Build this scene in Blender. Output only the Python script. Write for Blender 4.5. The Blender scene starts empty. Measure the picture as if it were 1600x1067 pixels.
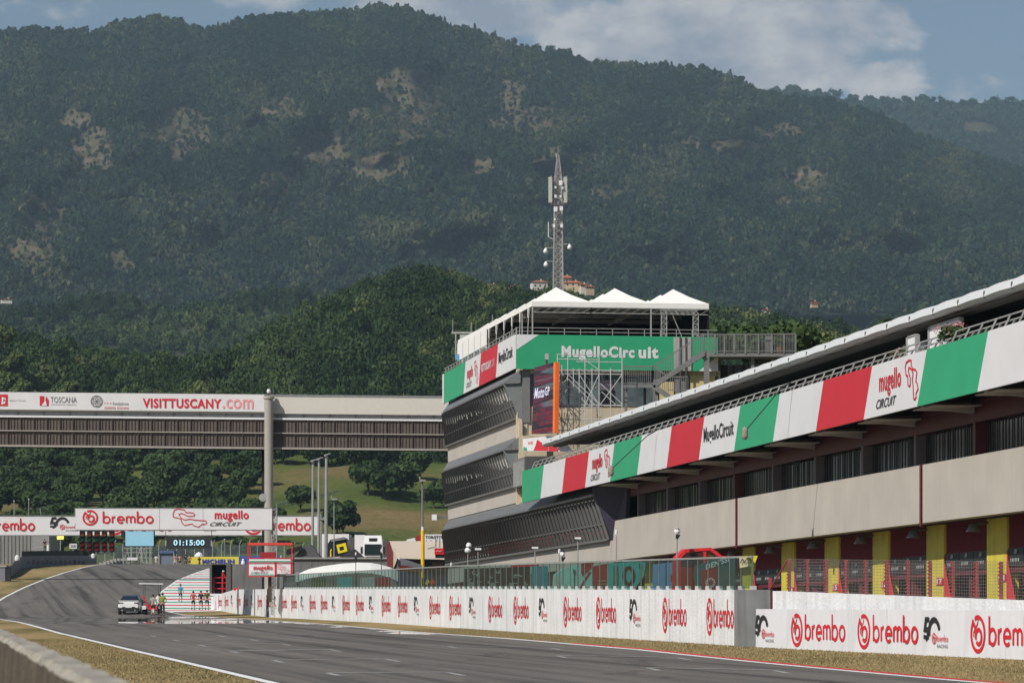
import bpy, math, random
import numpy as np
from mathutils import Vector, Matrix, noise

# ------------------------------------------------------------------ camera, sky, sun, exposure
SC = bpy.context.scene
COL = SC.collection
rad = math.radians
H = 1.6          # eye height over the near track
F = 5000.0       # focal length in photo pixels (photo is 1600 wide)
HY = 940.0       # photo row of the level horizon
cam_d = bpy.data.cameras.new('camera')
cam_d.sensor_width = 36.0
cam_d.lens = F / 1600 * 36.0
cam_d.shift_y = (HY - 533.5) / 1600
cam_d.clip_start = 0.5
cam_d.clip_end = 20000
cam_d.dof.use_dof = True
cam_d.dof.focus_distance = 130
cam_d.dof.aperture_fstop = cam_d.lens / 22.0
cam = bpy.data.objects.new('camera', cam_d)
cam.location = (0, 0, H)
cam.rotation_euler = (rad(90), 0, 0)
COL.objects.link(cam)
SC.camera = cam
SC.view_settings.view_transform = 'Standard'
SC.view_settings.look = 'None'
SC.view_settings.exposure = -0.02
SC.view_settings.gamma = 1
SC.cycles.max_bounces = 6
SC.cycles.transparent_max_bounces = 16
SC.cycles.volume_bounces = 0

SUNV = Vector((-0.62, -0.64, 0.0)).normalized()
EL = rad(43)
SUND = Vector((SUNV.x * math.cos(EL), SUNV.y * math.cos(EL), math.sin(EL)))
sun_d = bpy.data.lights.new('sun', 'SUN')
sun_d.energy = 4.6
sun_d.angle = rad(0.5)
sun_d.color = (1.0, 0.955, 0.88)
sun = bpy.data.objects.new('sun', sun_d)
sun.rotation_euler = (-SUND).to_track_quat('-Z', 'Y').to_euler()
sun.location = (0, 0, 60)
COL.objects.link(sun)

W = bpy.data.worlds.new('World')
SC.world = W
W.use_nodes = True
nt = W.node_tree
nt.nodes.clear()
out = nt.nodes.new('ShaderNodeOutputWorld')
bg = nt.nodes.new('ShaderNodeBackground')
sky = nt.nodes.new('ShaderNodeTexSky')
sky.sky_type = 'NISHITA'
sky.sun_disc = False
sky.sun_elevation = EL
sky.sun_rotation = math.atan2(SUNV.x, SUNV.y)
sky.air_density = 1.0
sky.dust_density = 1.0
sky.ozone_density = 1.6
bg.inputs[1].default_value = 0.066


def wmath(op, a, b=None, clamp=False):
    n = nt.nodes.new('ShaderNodeMath')
    n.operation = op
    n.use_clamp = clamp
    for i, q in enumerate((a, b)):
        if q is None:
            continue
        if isinstance(q, (int, float)):
            n.inputs[i].default_value = q
        else:
            nt.links.new(q, n.inputs[i])
    return n.outputs[0]


tc = nt.nodes.new('ShaderNodeTexCoord')
sep = nt.nodes.new('ShaderNodeSeparateXYZ')
nt.links.new(tc.outputs['Generated'], sep.inputs[0])
yy = wmath('MAXIMUM', wmath('ABSOLUTE', sep.outputs[1]), 0.05)
pu = wmath('DIVIDE', sep.outputs[0], yy)
pv = wmath('DIVIDE', sep.outputs[2], yy)
comb = nt.nodes.new('ShaderNodeCombineXYZ')
nt.links.new(pu, comb.inputs[0])
nt.links.new(wmath('MULTIPLY', pv, 1.7), comb.inputs[1])


def wnoise(scale, detail, rough):
    n = nt.nodes.new('ShaderNodeTexNoise')
    n.inputs['Scale'].default_value = scale
    n.inputs['Detail'].default_value = detail
    n.inputs['Roughness'].default_value = rough
    nt.links.new(comb.outputs[0], n.inputs['Vector'])
    return n.outputs['Fac']


def blob(u, v, ru, rv, amp):
    du = wmath('MULTIPLY', wmath('SUBTRACT', pu, u), 1 / ru)
    dv = wmath('MULTIPLY', wmath('SUBTRACT', pv, v), 1 / rv)
    d = wmath('ADD', wmath('MULTIPLY', du, du), wmath('MULTIPLY', dv, dv))
    return wmath('MULTIPLY', wmath('SUBTRACT', 1.0, d, True), amp)


blobs = None
for px, py, rx, ry, am in ((1130, 60, 330, 130, .95), (700, 10, 230, 70, .8), (430, -20, 130, 60, .55), (1385, 135, 80, 60, .8),
                           (900, -60, 700, 120, .5), (300, -420, 700, 180, .8), (1500, -700, 900, 200, .8)):
    b_ = blob((px - 800) / F, (HY - py) / F, rx / F, ry / F, am)
    blobs = b_ if blobs is None else wmath('MAXIMUM', blobs, b_)
nz = wnoise(46, 9, .6)
cov = wmath('ADD', blobs, wmath('MULTIPLY', wmath('SUBTRACT', nz, 0.5), 1.7))
ramp = nt.nodes.new('ShaderNodeMapRange')
ramp.inputs[1].default_value = .12
ramp.inputs[2].default_value = .55
ramp.inputs[4].default_value = .9
ramp.interpolation_type = 'SMOOTHSTEP'
nt.links.new(cov, ramp.inputs[0])
shade = nt.nodes.new('ShaderNodeMapRange')
shade.inputs[1].default_value = .38
shade.inputs[2].default_value = .60
nt.links.new(wnoise(27, 8, .62), shade.inputs[0])
cc = nt.nodes.new('ShaderNodeMix')
cc.data_type = 'RGBA'
cc.inputs[6].default_value = (4.4, 5.0, 6.0, 1)
cc.inputs[7].default_value = (9.0, 8.9, 9.0, 1)
nt.links.new(shade.outputs[0], cc.inputs[0])
sm = nt.nodes.new('ShaderNodeMix')
sm.data_type = 'RGBA'
nt.links.new(ramp.outputs[0], sm.inputs[0])
nt.links.new(sky.outputs[0], sm.inputs[6])
nt.links.new(cc.outputs[2], sm.inputs[7])
nt.links.new(sm.outputs[2], bg.inputs[0])
nt.links.new(bg.outputs[0], out.inputs[0])

# ------------------------------------------------------------------ helpers
WL = {}


def P(px, py, Y):
    return Vector(((px - 800) * Y / F, Y, H + (HY - py) * Y / F))


def tag(o, label=None, cat=None, group=None, kind=None):
    if label: o['label'] = label
    if cat: o['category'] = cat
    if group: o['group'] = group
    if kind: o['kind'] = kind
    return o


def thing(name, label, cat, loc, group=None):
    o = bpy.data.objects.new(name, None)
    o.empty_display_size = .3
    o.location = loc
    COL.objects.link(o)
    WL[o.name] = Vector(loc)
    return tag(o, label, cat, group)


def link(name, me, mats, parent=None, loc=None):
    o = bpy.data.objects.new(name, me)
    for m in (mats if isinstance(mats, (list, tuple)) else [mats]):
        me.materials.append(m)
    COL.objects.link(o)
    w = Vector(loc) if loc is not None else (WL[parent.name] if parent else Vector())
    WL[o.name] = w
    if parent:
        o.parent = parent
        o.location = w - WL[parent.name]
    else:
        o.location = w
    return o


def dup(o, loc, parent=None):
    c = o.copy()
    COL.objects.link(c)
    if parent is not None:
        c.parent = parent
    else:
        c.location = loc
        WL[c.name] = Vector(loc)
    for ch in list(o.children):
        dup(ch, None, c)
    return c


class MB:
    def __init__(s):
        s.v = []; s.f = []; s.m = []

    def face(s, pts, m=0):
        n = len(s.v)
        s.v += [tuple(p) for p in pts]
        s.f.append(tuple(range(n, n + len(pts))))
        s.m.append(m)

    def mesh(s, vs, fs, m=0):
        n = len(s.v)
        s.v += [tuple(p) for p in vs]
        for f in fs:
            s.f.append(tuple(i + n for i in f)); s.m.append(m)

    def hexa(s, a, b, m=0):
        # a: 4 bottom points, b: 4 top points (same order)
        s.mesh(list(a) + list(b), [(3, 2, 1, 0), (4, 5, 6, 7), (0, 1, 5, 4), (1, 2, 6, 5), (2, 3, 7, 6), (3, 0, 4, 7)], m)

    def box(s, x0, x1, y0, y1, z0, z1, m=0):
        s.hexa([(x0, y0, z0), (x1, y0, z0), (x1, y1, z0), (x0, y1, z0)], [(x0, y0, z1), (x1, y0, z1), (x1, y1, z1), (x0, y1, z1)], m)

    def fbox(s, Y0, Y1, o0, o1, h0, h1, m=0):
        s.hexa([FB(Y0, o0, h0), FB(Y0, o1, h0), FB(Y1, o1, h0), FB(Y1, o0, h0)],
               [FB(Y0, o0, h1), FB(Y0, o1, h1), FB(Y1, o1, h1), FB(Y1, o0, h1)], m)

    def bar(s, a, b, w, h=None, m=0, up=(0, 0, 1)):
        a = Vector(a); b = Vector(b); h = h or w
        d = (b - a).normalized(); up = Vector(up)
        if abs(d.dot(up)) > .97: up = Vector((0, 1, 0))
        x = d.cross(up).normalized() * (w / 2); z = x.cross(d).normalized() * (h / 2)
        s.hexa([a - x - z, a + x - z, b + x - z, b - x - z], [a - x + z, a + x + z, b + x + z, b - x + z], m)

    def tube(s, a, b, r, r2=None, n=7, m=0):
        a = Vector(a); b = Vector(b); r2 = r if r2 is None else r2
        d = (b - a).normalized(); up = Vector((0, 0, 1)) if abs(d.z) < .95 else Vector((1, 0, 0))
        x = d.cross(up).normalized(); z = x.cross(d)
        vs = []
        for p, q in ((a, r), (b, r2)):
            for i in range(n):
                t = 2 * math.pi * i / n
                vs.append(p + (x * math.cos(t) + z * math.sin(t)) * q)
        fs = [(i, (i + 1) % n, n + (i + 1) % n, n + i) for i in range(n)]
        fs += [tuple(range(n))[::-1], tuple(range(n, 2 * n))]
        s.mesh(vs, fs, m)

    def path(s, pts, r, n=6, m=0):
        for a, b in zip(pts[:-1], pts[1:]): s.tube(a, b, r, n=n, m=m)

    def lathe(s, c, prof, n=12, m=0, axis='z'):
        vs = []; fs = []
        for r, h in prof:
            for i in range(n):
                t = 2 * math.pi * i / n
                q = (r * math.cos(t), r * math.sin(t), h)
                if axis == 'x': q = (h, q[0], q[1])
                if axis == 'y': q = (q[0], h, q[1])
                vs.append((c[0] + q[0], c[1] + q[1], c[2] + q[2]))
        for k in range(len(prof) - 1):
            for i in range(n):
                fs.append((k * n + i, k * n + (i + 1) % n, (k + 1) * n + (i + 1) % n, (k + 1) * n + i))
        fs.append(tuple(range(n))[::-1]); fs.append(tuple(range((len(prof) - 1) * n, len(prof) * n)))
        s.mesh(vs, fs, m)

    def prism(s, poly, vec, m=0):
        n = len(poly); vec = Vector(vec)
        vs = [Vector(p) for p in poly]; vs += [p + vec for p in vs]
        fs = [tuple(range(n))[::-1], tuple(range(n, 2 * n))] + [(i, (i + 1) % n, n + (i + 1) % n, n + i) for i in range(n)]
        s.mesh(vs, fs, m)

    def build(s, name, mats, parent=None, smooth=False, label=None, loc=None):
        if parent is None and loc is None:
            a = np.array(s.v); lo = a.min(0); hi = a.max(0)
            loc = ((lo[0] + hi[0]) / 2, (lo[1] + hi[1]) / 2, lo[2])
        o0 = Vector(loc) if loc is not None else WL[parent.name]
        me = bpy.data.meshes.new(name)
        me.from_pydata([(x - o0.x, y - o0.y, z - o0.z) for x, y, z in s.v], [], s.f)
        me.polygons.foreach_set('material_index', s.m)
        if smooth: me.polygons.foreach_set('use_smooth', [True] * len(s.f))
        me.update()
        o = link(name, me, mats, parent, o0)
        if label: o['label'] = label
        return o


# --- materials
MATS = {}


def mat(name, col, rough=.6, metal=0.0, var=.08, scale=3.0, bump=0.0, bscale=20, spec=.4, emit=None, streak=0.0, coord='Object', stretch=(1, 1, 1)):
    if name in MATS: return MATS[name]
    m = bpy.data.materials.new(name)
    m.use_nodes = True
    t = m.node_tree
    p = t.nodes['Principled BSDF']
    p.inputs['Roughness'].default_value = rough
    p.inputs['Metallic'].default_value = metal
    p.inputs['Specular IOR Level'].default_value = spec
    c = (*col, 1)
    tcn = t.nodes.new('ShaderNodeTexCoord')
    mp = t.nodes.new('ShaderNodeMapping')
    mp.inputs['Scale'].default_value = stretch
    t.links.new(tcn.outputs[coord], mp.inputs[0])
    n = t.nodes.new('ShaderNodeTexNoise')
    n.inputs['Scale'].default_value = scale
    n.inputs['Detail'].default_value = 5
    t.links.new(mp.outputs[0], n.inputs[0])
    mr = t.nodes.new('ShaderNodeMapRange')
    mr.inputs[1].default_value = .3; mr.inputs[2].default_value = .7
    mr.inputs[3].default_value = 1 - var; mr.inputs[4].default_value = 1 + var
    t.links.new(n.outputs[0], mr.inputs[0])
    vm = t.nodes.new('ShaderNodeVectorMath'); vm.operation = 'SCALE'
    vm.inputs[0].default_value = col
    t.links.new(mr.outputs[0], vm.inputs[3])
    last = vm.outputs[0]
    if streak:
        mp2 = t.nodes.new('ShaderNodeMapping'); mp2.inputs['Scale'].default_value = (1.0, 1.0, .07)
        t.links.new(tcn.outputs[coord], mp2.inputs[0])
        n2 = t.nodes.new('ShaderNodeTexNoise'); n2.inputs['Scale'].default_value = 4; n2.inputs['Detail'].default_value = 6
        t.links.new(mp2.outputs[0], n2.inputs[0])
        mr2 = t.nodes.new('ShaderNodeMapRange')
        mr2.inputs[1].default_value = .45; mr2.inputs[2].default_value = .75; mr2.inputs[3].default_value = 1; mr2.inputs[4].default_value = 1 - streak
        t.links.new(n2.outputs[0], mr2.inputs[0])
        v2 = t.nodes.new('ShaderNodeVectorMath'); v2.operation = 'SCALE'
        t.links.new(last, v2.inputs[0]); t.links.new(mr2.outputs[0], v2.inputs[3])
        last = v2.outputs[0]
    t.links.new(last, p.inputs['Base Color'])
    if bump:
        nb = t.nodes.new('ShaderNodeTexNoise'); nb.inputs['Scale'].default_value = bscale; nb.inputs['Detail'].default_value = 4
        t.links.new(tcn.outputs[coord], nb.inputs[0])
        bp = t.nodes.new('ShaderNodeBump'); bp.inputs['Strength'].default_value = bump; bp.inputs['Distance'].default_value = .03
        t.links.new(nb.outputs[0], bp.inputs['Height']); t.links.new(bp.outputs[0], p.inputs['Normal'])
    if emit:
        p.inputs['Emission Color'].default_value = (*emit[0], 1)
        p.inputs['Emission Strength'].default_value = emit[1]
    MATS[name] = m
    return m


def glass_mat(name, col, alpha, rough=.05, refl=.14):
    m = bpy.data.materials.new(name); m.use_nodes = True
    t = m.node_tree; t.nodes.clear()
    o = t.nodes.new('ShaderNodeOutputMaterial')
    tr = t.nodes.new('ShaderNodeBsdfTransparent'); tr.inputs[0].default_value = (*col, 1)
    gl = t.nodes.new('ShaderNodeBsdfGlossy'); gl.inputs['Roughness'].default_value = rough
    df = t.nodes.new('ShaderNodeBsdfDiffuse'); df.inputs[0].default_value = (.25, .3, .3, 1)
    fr = t.nodes.new('ShaderNodeFresnel'); fr.inputs[0].default_value = 1.3
    mx = t.nodes.new('ShaderNodeMixShader'); mx2 = t.nodes.new('ShaderNodeMixShader')
    tcn = t.nodes.new('ShaderNodeTexCoord')
    n = t.nodes.new('ShaderNodeTexNoise'); n.inputs['Scale'].default_value = 1.5; n.inputs['Detail'].default_value = 4
    t.links.new(tcn.outputs['Object'], n.inputs[0])
    mr = t.nodes.new('ShaderNodeMapRange'); mr.inputs[3].default_value = alpha * .5; mr.inputs[4].default_value = alpha * 1.5
    t.links.new(n.outputs[0], mr.inputs[0])
    t.links.new(mr.outputs[0], mx.inputs[0]); t.links.new(tr.outputs[0], mx.inputs[1]); t.links.new(df.outputs[0], mx.inputs[2])
    fm = t.nodes.new('ShaderNodeMath'); fm.operation = 'MULTIPLY'; fm.inputs[1].default_value = refl; t.links.new(fr.outputs[0], fm.inputs[0]); t.links.new(fm.outputs[0], mx2.inputs[0]); t.links.new(mx.outputs[0], mx2.inputs[1]); t.links.new(gl.outputs[0], mx2.inputs[2])
    t.links.new(mx2.outputs[0], o.inputs[0])
    return m


WHITE = mat('white_vinyl', (.70, .70, .715), .5, var=.03, scale=1.2)
BANNERW = mat('banner_white', (.66, .655, .665), .55, var=.04, scale=.8, bump=.25, bscale=2)
RED = mat('red_paint', (.56, .016, .028), .45, var=.06)
BRED = mat('banner_red', (.55, .022, .038), .5, var=.05, scale=.8)
GREEN = mat('banner_green', (.03, .34, .165), .5, var=.05, scale=.8)
BLACK = mat('black_print', (.02, .02, .022), .5, var=.1)
PINK = mat('pink_print', (.75, .28, .30), .5)
CREAM = mat('cream_concrete', (.455, .415, .365), .8, var=.07, scale=.5, streak=.05, bump=.2, bscale=15)
BEIGE = mat('beige_render', (.56, .47, .34), .8, var=.08, scale=.8, streak=.15)
MAROON = mat('maroon_steel', (.12, .018, .026), .45, var=.12, streak=.2)
SHUTTER = mat('maroon_shutter', (.23, .036, .045), .5, var=.1, streak=.2)
YELLOW = mat('yellow_paint', (.62, .52, .07), .6, var=.1, scale=1.5, streak=.2)
SAFETY = mat('safety_yellow', (.80, .50, .03), .5, var=.05)
DKGLASS = mat('dark_glass', (.012, .014, .015), .06, var=.2, spec=.6)
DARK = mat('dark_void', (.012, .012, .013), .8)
STEEL = mat('galvanised_steel', (.38, .38, .37), .5, .35, var=.15, streak=.2)
GREYP = mat('grey_panel', (.19, .19, .19), .6, var=.1, streak=.15)
DGREY = mat('dark_grey_metal', (.07, .07, .07), .5, var=.15)
WALLW = mat('white_painted_concrete', (.71, .71, .72), .75, var=.07, scale=.9, streak=.22, bump=.8, bscale=9)
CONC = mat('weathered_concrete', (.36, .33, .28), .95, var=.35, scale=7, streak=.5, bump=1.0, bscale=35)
CONCSIDE = mat('dark_brown_concrete', (.095, .075, .055), .95, var=.4, scale=5, streak=.5, bump=1.0, bscale=30)  # darker brown, streaked concrete for the side facing the camera
TENT = mat('tent_canvas', (.80, .79, .76), .7, var=.03, scale=1, bump=.2, bscale=3)
TEAL = mat('teal_panel', (.03, .36, .34), .5)
BLUEP = mat('blue_panel', (.12, .28, .50), .5)
NAVY = mat('navy_cloth', (.02, .035, .09), .7)
RUBBER = mat('rubber', (.02, .02, .02), .8)
SKIN = mat('skin', (.45, .26, .18), .6, var=.05)
TREEBARK = mat('bark', (.07, .05, .035), .9, var=.3, scale=8)
LED_O = mat('orange_trim', (.85, .17, .03), .5)

# --- building frame: runs along the pit lane
BB = -0.171


def FB(Y, o, h):
    return Vector((34 - 1.0145 * o + BB * Y, Y, H + h - .0116 * Y))


# --- 2D lettering
_tc = {}


def text2d(s, bold=0.0, shear=0.0):
    k = (s, bold, shear)
    if k in _tc: return _tc[k]
    c = bpy.data.curves.new('lettering', 'FONT')
    c.body = s; c.offset = bold; c.shear = shear; c.resolution_u = 3; c.space_character = 1.0 + bold * 3
    o = bpy.data.objects.new('lettering_source', c)
    me = bpy.data.meshes.new_from_object(o)
    v = np.array([(q.co.x, q.co.y) for q in me.vertices]); f = [tuple(p.vertices) for p in me.polygons]
    bpy.data.objects.remove(o); bpy.data.curves.remove(c); bpy.data.meshes.remove(me)
    lo = v.min(0); hi = v.max(0)
    v = (v - lo) / (hi - lo)
    _tc[k] = (v, f)
    return _tc[k]


def frame(O, U, V, N):
    O = Vector(O); U = Vector(U); V = Vector(V); N = Vector(N).normalized()
    return lambda u, v, off=0.0: O + U * u + V * v + N * off


def txt(mb, s, fn, u0, u1, v0, v1, off, m=0, bold=.02, shear=0.0):
    v, f = text2d(s, bold, shear)
    mb.mesh([fn(u0 + (u1 - u0) * a, v0 + (v1 - v0) * b, off) for a, b in v], f, m)


def rect(mb, fn, u0, u1, v0, v1, off, m=0):
    mb.face([fn(u0, v0, off), fn(u1, v0, off), fn(u1, v1, off), fn(u0, v1, off)], m)


def poly(mb, fn, pts, off, m=0):
    mb.face([fn(a, b, off) for a, b in pts], m)


def ribbon(mb, fn, pts, w, off, m=0, closed=False):
    n = len(pts); L = []; R = []
    P2 = [Vector(p) for p in pts]
    for i in range(n):
        a = P2[(i - 1) % n] if (closed or i > 0) else None
        b = P2[(i + 1) % n] if (closed or i < n - 1) else None
        p = P2[i]
        d1 = (p - a).normalized() if a is not None else (b - p).normalized()
        d2 = (b - p).normalized() if b is not None else d1
        t = (d1 + d2)
        t = t.normalized() if t.length > 1e-4 else d1
        nn = Vector((-t.y, t.x)); k = max(.45, nn.dot(Vector((-d1.y, d1.x))))
        L.append(p + nn * (w / 2 / k)); R.append(p - nn * (w / 2 / k))
    rng = range(n if closed else n - 1)
    vs = [fn(q.x, q.y, off) for q in L] + [fn(q.x, q.y, off) for q in R]
    mb.mesh(vs, [(n + i, n + (i + 1) % n, (i + 1) % n, i) for i in rng], m)


def arc(cx, cy, r, a0, a1, n=14, ry=None):
    ry = ry or r
    return [(cx + r * math.cos(rad(a0 + (a1 - a0) * i / n)), cy + ry * math.sin(rad(a0 + (a1 - a0) * i / n))) for i in range(n + 1)]


def word_brembo(mb, fn, u0, v0, s, off, m, su=1.0, eps=.002):
    # geometric rounded word; s = x-height; su = horizontal stretch
    g = lambda u, v, o_=0: fn(u0 + u * s * su, v0 + v * s, o_)
    w = .21; x = 0; r = .42; e = [off]

    def rb(pts, closed=False):
        e[0] += eps * .15
        ribbon(mb, g, pts, w, e[0], m, closed)
    for ch in 'brembo':
        if ch == 'b':
            rb([(x, 0.0), (x, 1.55)]); rb(arc(x + r, .42, r, 0, 348, 18), True); x += 2 * r + .36
        elif ch == 'r':
            rb([(x, 0), (x, .85)]); rb(arc(x + r, .42, r, 150, 95, 6)); x += r + .27
        elif ch == 'e':
            rb(arc(x + r, .42, r, -45, -360, 18)); rb([(x + .08, .42), (x + 2 * r + .1, .42)]); x += 2 * r + .36
        elif ch == 'm':
            rb([(x, 0), (x, .85)])
            for k in range(2):
                rb([(x + k * .55, .5)] + arc(x + k * .55 + .275, .56, .275, 170, 10, 8) + [(x + k * .55 + .55, .5), (x + k * .55 + .55, 0)])
            x += 1.1 + .36
        else:
            rb(arc(x + r, .42, r, 0, 348, 18), True); x += 2 * r + .36
    return x * s * su


def icon_brembo(mb, fn, cu, cv, D, off, m, su=1.0, eps=.002):
    g = lambda u, v, o_=0: fn(cu + u * D * su, cv + v * D, o_)
    ribbon(mb, g, arc(0, 0, .44, 118, 118 - 342, 26), .11, off, m)
    ribbon(mb, g, arc(.05, -.07, .19, 200, -140, 16), .11, off + eps * .3, m)
    ribbon(mb, g, [(-.14, -.03), (-.14, .12), (-.36, .36)], .11, off + eps * .6, m)
    ribbon(mb, g, [(-.27, -.08), (-.27, .05), (-.02, .27), (.02, .40)], .045, off + eps * .9, m)


def brembo_logo(mb, fn, u0, vc, D, off, m, su=1.0, xh=.56, ws=1.0):
    icon_brembo(mb, fn, u0 + D * .5 * su, vc, D, off, m, su)
    return word_brembo(mb, fn, u0 + D * 1.25 * su, vc - D * xh * .55, D * xh, off, m, su * ws)


def logo50(mb, fn, u0, v0, h, off, mk, mr, su=1.0):
    g = lambda u, v, o_=0: fn(u0 + u * h * su, v0 + v * h, o_)
    ribbon(mb, g, [(.52, .90), (.20, .90), (.08, .50), (.36, .50), (.40, .12)], .20, off, mk)
    ribbon(mb, g, [(-.02, .22), (.22, .2), (.30, .06)], .16, off + .002, mk)
    ribbon(mb, g, arc(1.02, .40, .50, 196, 12, 14), .21, off + .003, mk)
    icon_brembo(mb, fn, u0 + 1.02 * h * su, v0 + .16 * h, .44 * h, off + .004, mr, su)
    word_brembo(mb, fn, u0 + 1.32 * h * su, v0 + .06 * h, .16 * h, off + .004, mr, su)
    txt(mb, 'RACING', fn, u0 + 1.32 * h * su, u0 + 2.35 * h * su, v0 - .2 * h, v0 - .07 * h, off + .004, mk, bold=.0)


TRK = [(940, 165), (937, 148), (945, 125), (965, 118), (1000, 125), (1005, 138), (1045, 140), (1055, 150), (1050, 158), (1020, 160), (985, 143),
       (968, 148), (980, 168), (1000, 180), (1030, 175), (1052, 180), (1115, 185), (1120, 195), (1110, 205), (1095, 203), (1075, 220), (1050, 212),
       (1040, 202), (1000, 210), (988, 200), (980, 175), (955, 166)]


def track_outline(mb, fn, u0, u1, v0, v1, w, off, m):
    pts = [(u0 + (x - 937) / 183 * (u1 - u0), v1 - (y - 118) / 102 * (v1 - v0)) for x, y in TRK]
    ribbon(mb, fn, pts, w, off, m, True)


def mugello_word(mb, fn, u0, u1, v0, v1, off, mr, mk, shear=0):
    txt(mb, 'mugello', fn, u0 + (u1 - u0) * .12, u1, v0 + (v1 - v0) * .28, v1, off, mr, bold=.025)
    txt(mb, 'CIRCUIT', fn, u0, u1 - (u1 - u0) * .18, v0, v0 + (v1 - v0) * .25, off + .003, mk, bold=.01, shear=.5)


# ------------------------------------------------------------------ terrain tables
YT = [-60, 60, 100, 150, 185, 200, 265, 275, 285, 300, 310, 330, 350, 370, 390, 410, 430, 460, 500, 540, 580, 620, 660, 700, 750, 800, 900, 1000]
ZT = [0, 0, 0, .1, .3, .35, .35, .55, .95, 1.6, 2.1, 3.1, 4.1, 5.0, 5.75, 6.3, 6.67, 6.9, 6.7, 9.0, 12.5, 17.2, 22.4, 28., 35.5, 42., 54., 62.]
def tz(Y): return float(np.interp(Y, YT, ZT))
LY = [-60, 0, 65.6, 97.6, 142.9, 227, 250, 275, 300, 310, 330, 350, 370, 390, 410, 430, 460, 500]
LX = [17.7, 6.75, -5.25, -11.1, -19.75, -36.3, -40.8, -45, -48.3, -49.1, -50.3, -51.1, -51.7, -52.4, -53.5, -54.5, -55.5, -56]
RY = [-60, 0, 63, 78, 98, 122, 155, 185, 215, 235, 265, 285, 301, 323, 346, 388, 410, 430, 500]
RX = [29.8, 19.3, 8.7, 6.6, 3.9, 0, -6.2, -11.8, -17.2, -20.9, -27, -31.2, -33.6, -35.1, -36.1, -36.5, -37, -37.5, -38]
WY = [-60, 60, 78, 95.5, 98, 286, 300, 320, 390, 430, 500]
WX = [54, 17.9, 12.5, 7.35, 6.9, -26.9, -28, -29, -28, -26, -20]
BY = [-60, 78, 98, 136, 175, 235, 263, 286, 300]
BZ = [.18, .185, .25, .32, .445, .47, .65, .95, 1.6]
xl = lambda Y: float(np.interp(Y, LY, LX))
xr = lambda Y: float(np.interp(Y, RY, RX))
xw = lambda Y: float(np.interp(Y, WY, WX))


def gz(x, Y):
    z = tz(Y)
    if Y < 300:
        wz = float(np.interp(Y, BY, BZ)) - z
        a = xr(Y) - 4; b = xw(Y)
        t = min(1, max(0, (x - a) / (b - a)))
        z += wz * t
    return z


# noise helper on arrays
def vnoise(x, y, z=0.0, oct=4):
    return np.array([noise.fractal(Vector((a, b, z)), 1.0, 2.0, oct, noise_basis='PERLIN_ORIGINAL') for a, b in zip(np.ravel(x), np.ravel(y))]).reshape(np.shape(x))


def grid_mesh(name, V, nr, nc, mats, kind='structure', attrs=None, smooth=True):
    V = np.asarray(V, dtype=np.float32).reshape(-1, 3)
    me = bpy.data.meshes.new(name)
    i = np.arange(nr - 1)[:, None] * nc + np.arange(nc - 1)[None, :]
    q = np.stack([i, i + 1, i + nc + 1, i + nc], -1).reshape(-1)
    me.vertices.add(len(V)); me.vertices.foreach_set('co', V.ravel())
    nf = (nr - 1) * (nc - 1)
    me.loops.add(nf * 4); me.loops.foreach_set('vertex_index', q.astype(np.int32))
    me.polygons.add(nf); me.polygons.foreach_set('loop_start', np.arange(nf, dtype=np.int32) * 4)
    me.polygons.foreach_set('use_smooth', np.full(nf, smooth))
    if attrs:
        for k, a in attrs.items():
            at = me.attributes.new(k, 'FLOAT', 'POINT'); at.data.foreach_set('value', np.asarray(a, dtype=np.float32).ravel())
    me.update(calc_edges=True)
    o = link(name, me, mats)
    tag(o, kind=kind)
    return o


def quads_mesh(name, V, mats, parent=None, tint=None, loc=None):
    # V: (n,4,3)
    n = len(V); V = np.asarray(V, dtype=np.float32)
    o0 = np.array(loc if loc is not None else (WL[parent.name] if parent else (0, 0, 0)), dtype=np.float32)
    me = bpy.data.meshes.new(name)
    me.vertices.add(n * 4); me.vertices.foreach_set('co', (V - o0).ravel())
    me.loops.add(n * 4); me.loops.foreach_set('vertex_index', np.arange(n * 4, dtype=np.int32))
    me.polygons.add(n); me.polygons.foreach_set('loop_start', np.arange(n, dtype=np.int32) * 4)
    if tint is not None:
        at = me.attributes.new('tint', 'FLOAT', 'FACE'); at.data.foreach_set('value', np.asarray(tint, dtype=np.float32))
    me.update(calc_edges=True)
    return link(name, me, mats, parent, Vector([float(a) for a in o0]))


# ------------------------------------------------------------------ ground materials
def node_mat(name):
    m = bpy.data.materials.new(name); m.use_nodes = True
    t = m.node_tree
    return m, t, t.nodes['Principled BSDF']


def nd(t, typ, **kw):
    n = t.nodes.new(typ)
    for k, v in kw.items():
        if k.startswith('i_'):
            n.inputs[int(k[2:]) if k[2:].isdigit() else k[2:]].default_value = v
        else:
            setattr(n, k, v)
    return n


def noise_n(t, vec, scale, detail=5, rough=.55, stretch=None):
    if stretch:
        mp = nd(t, 'ShaderNodeMapping'); mp.inputs['Scale'].default_value = stretch
        t.links.new(vec, mp.inputs[0]); vec = mp.outputs[0]
    n = nd(t, 'ShaderNodeTexNoise'); n.inputs['Scale'].default_value = scale; n.inputs['Detail'].default_value = detail; n.inputs['Roughness'].default_value = rough
    t.links.new(vec, n.inputs['Vector'])
    return n.outputs[0]


def ramp_n(t, fac, stops):
    r = nd(t, 'ShaderNodeValToRGB')
    el = r.color_ramp.elements
    while len(el) < len(stops): el.new(.5)
    for e, (p, c) in zip(el, stops):
        e.position = p; e.color = (*c, 1)
    t.links.new(fac, r.inputs[0])
    return r.outputs[0]


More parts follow.
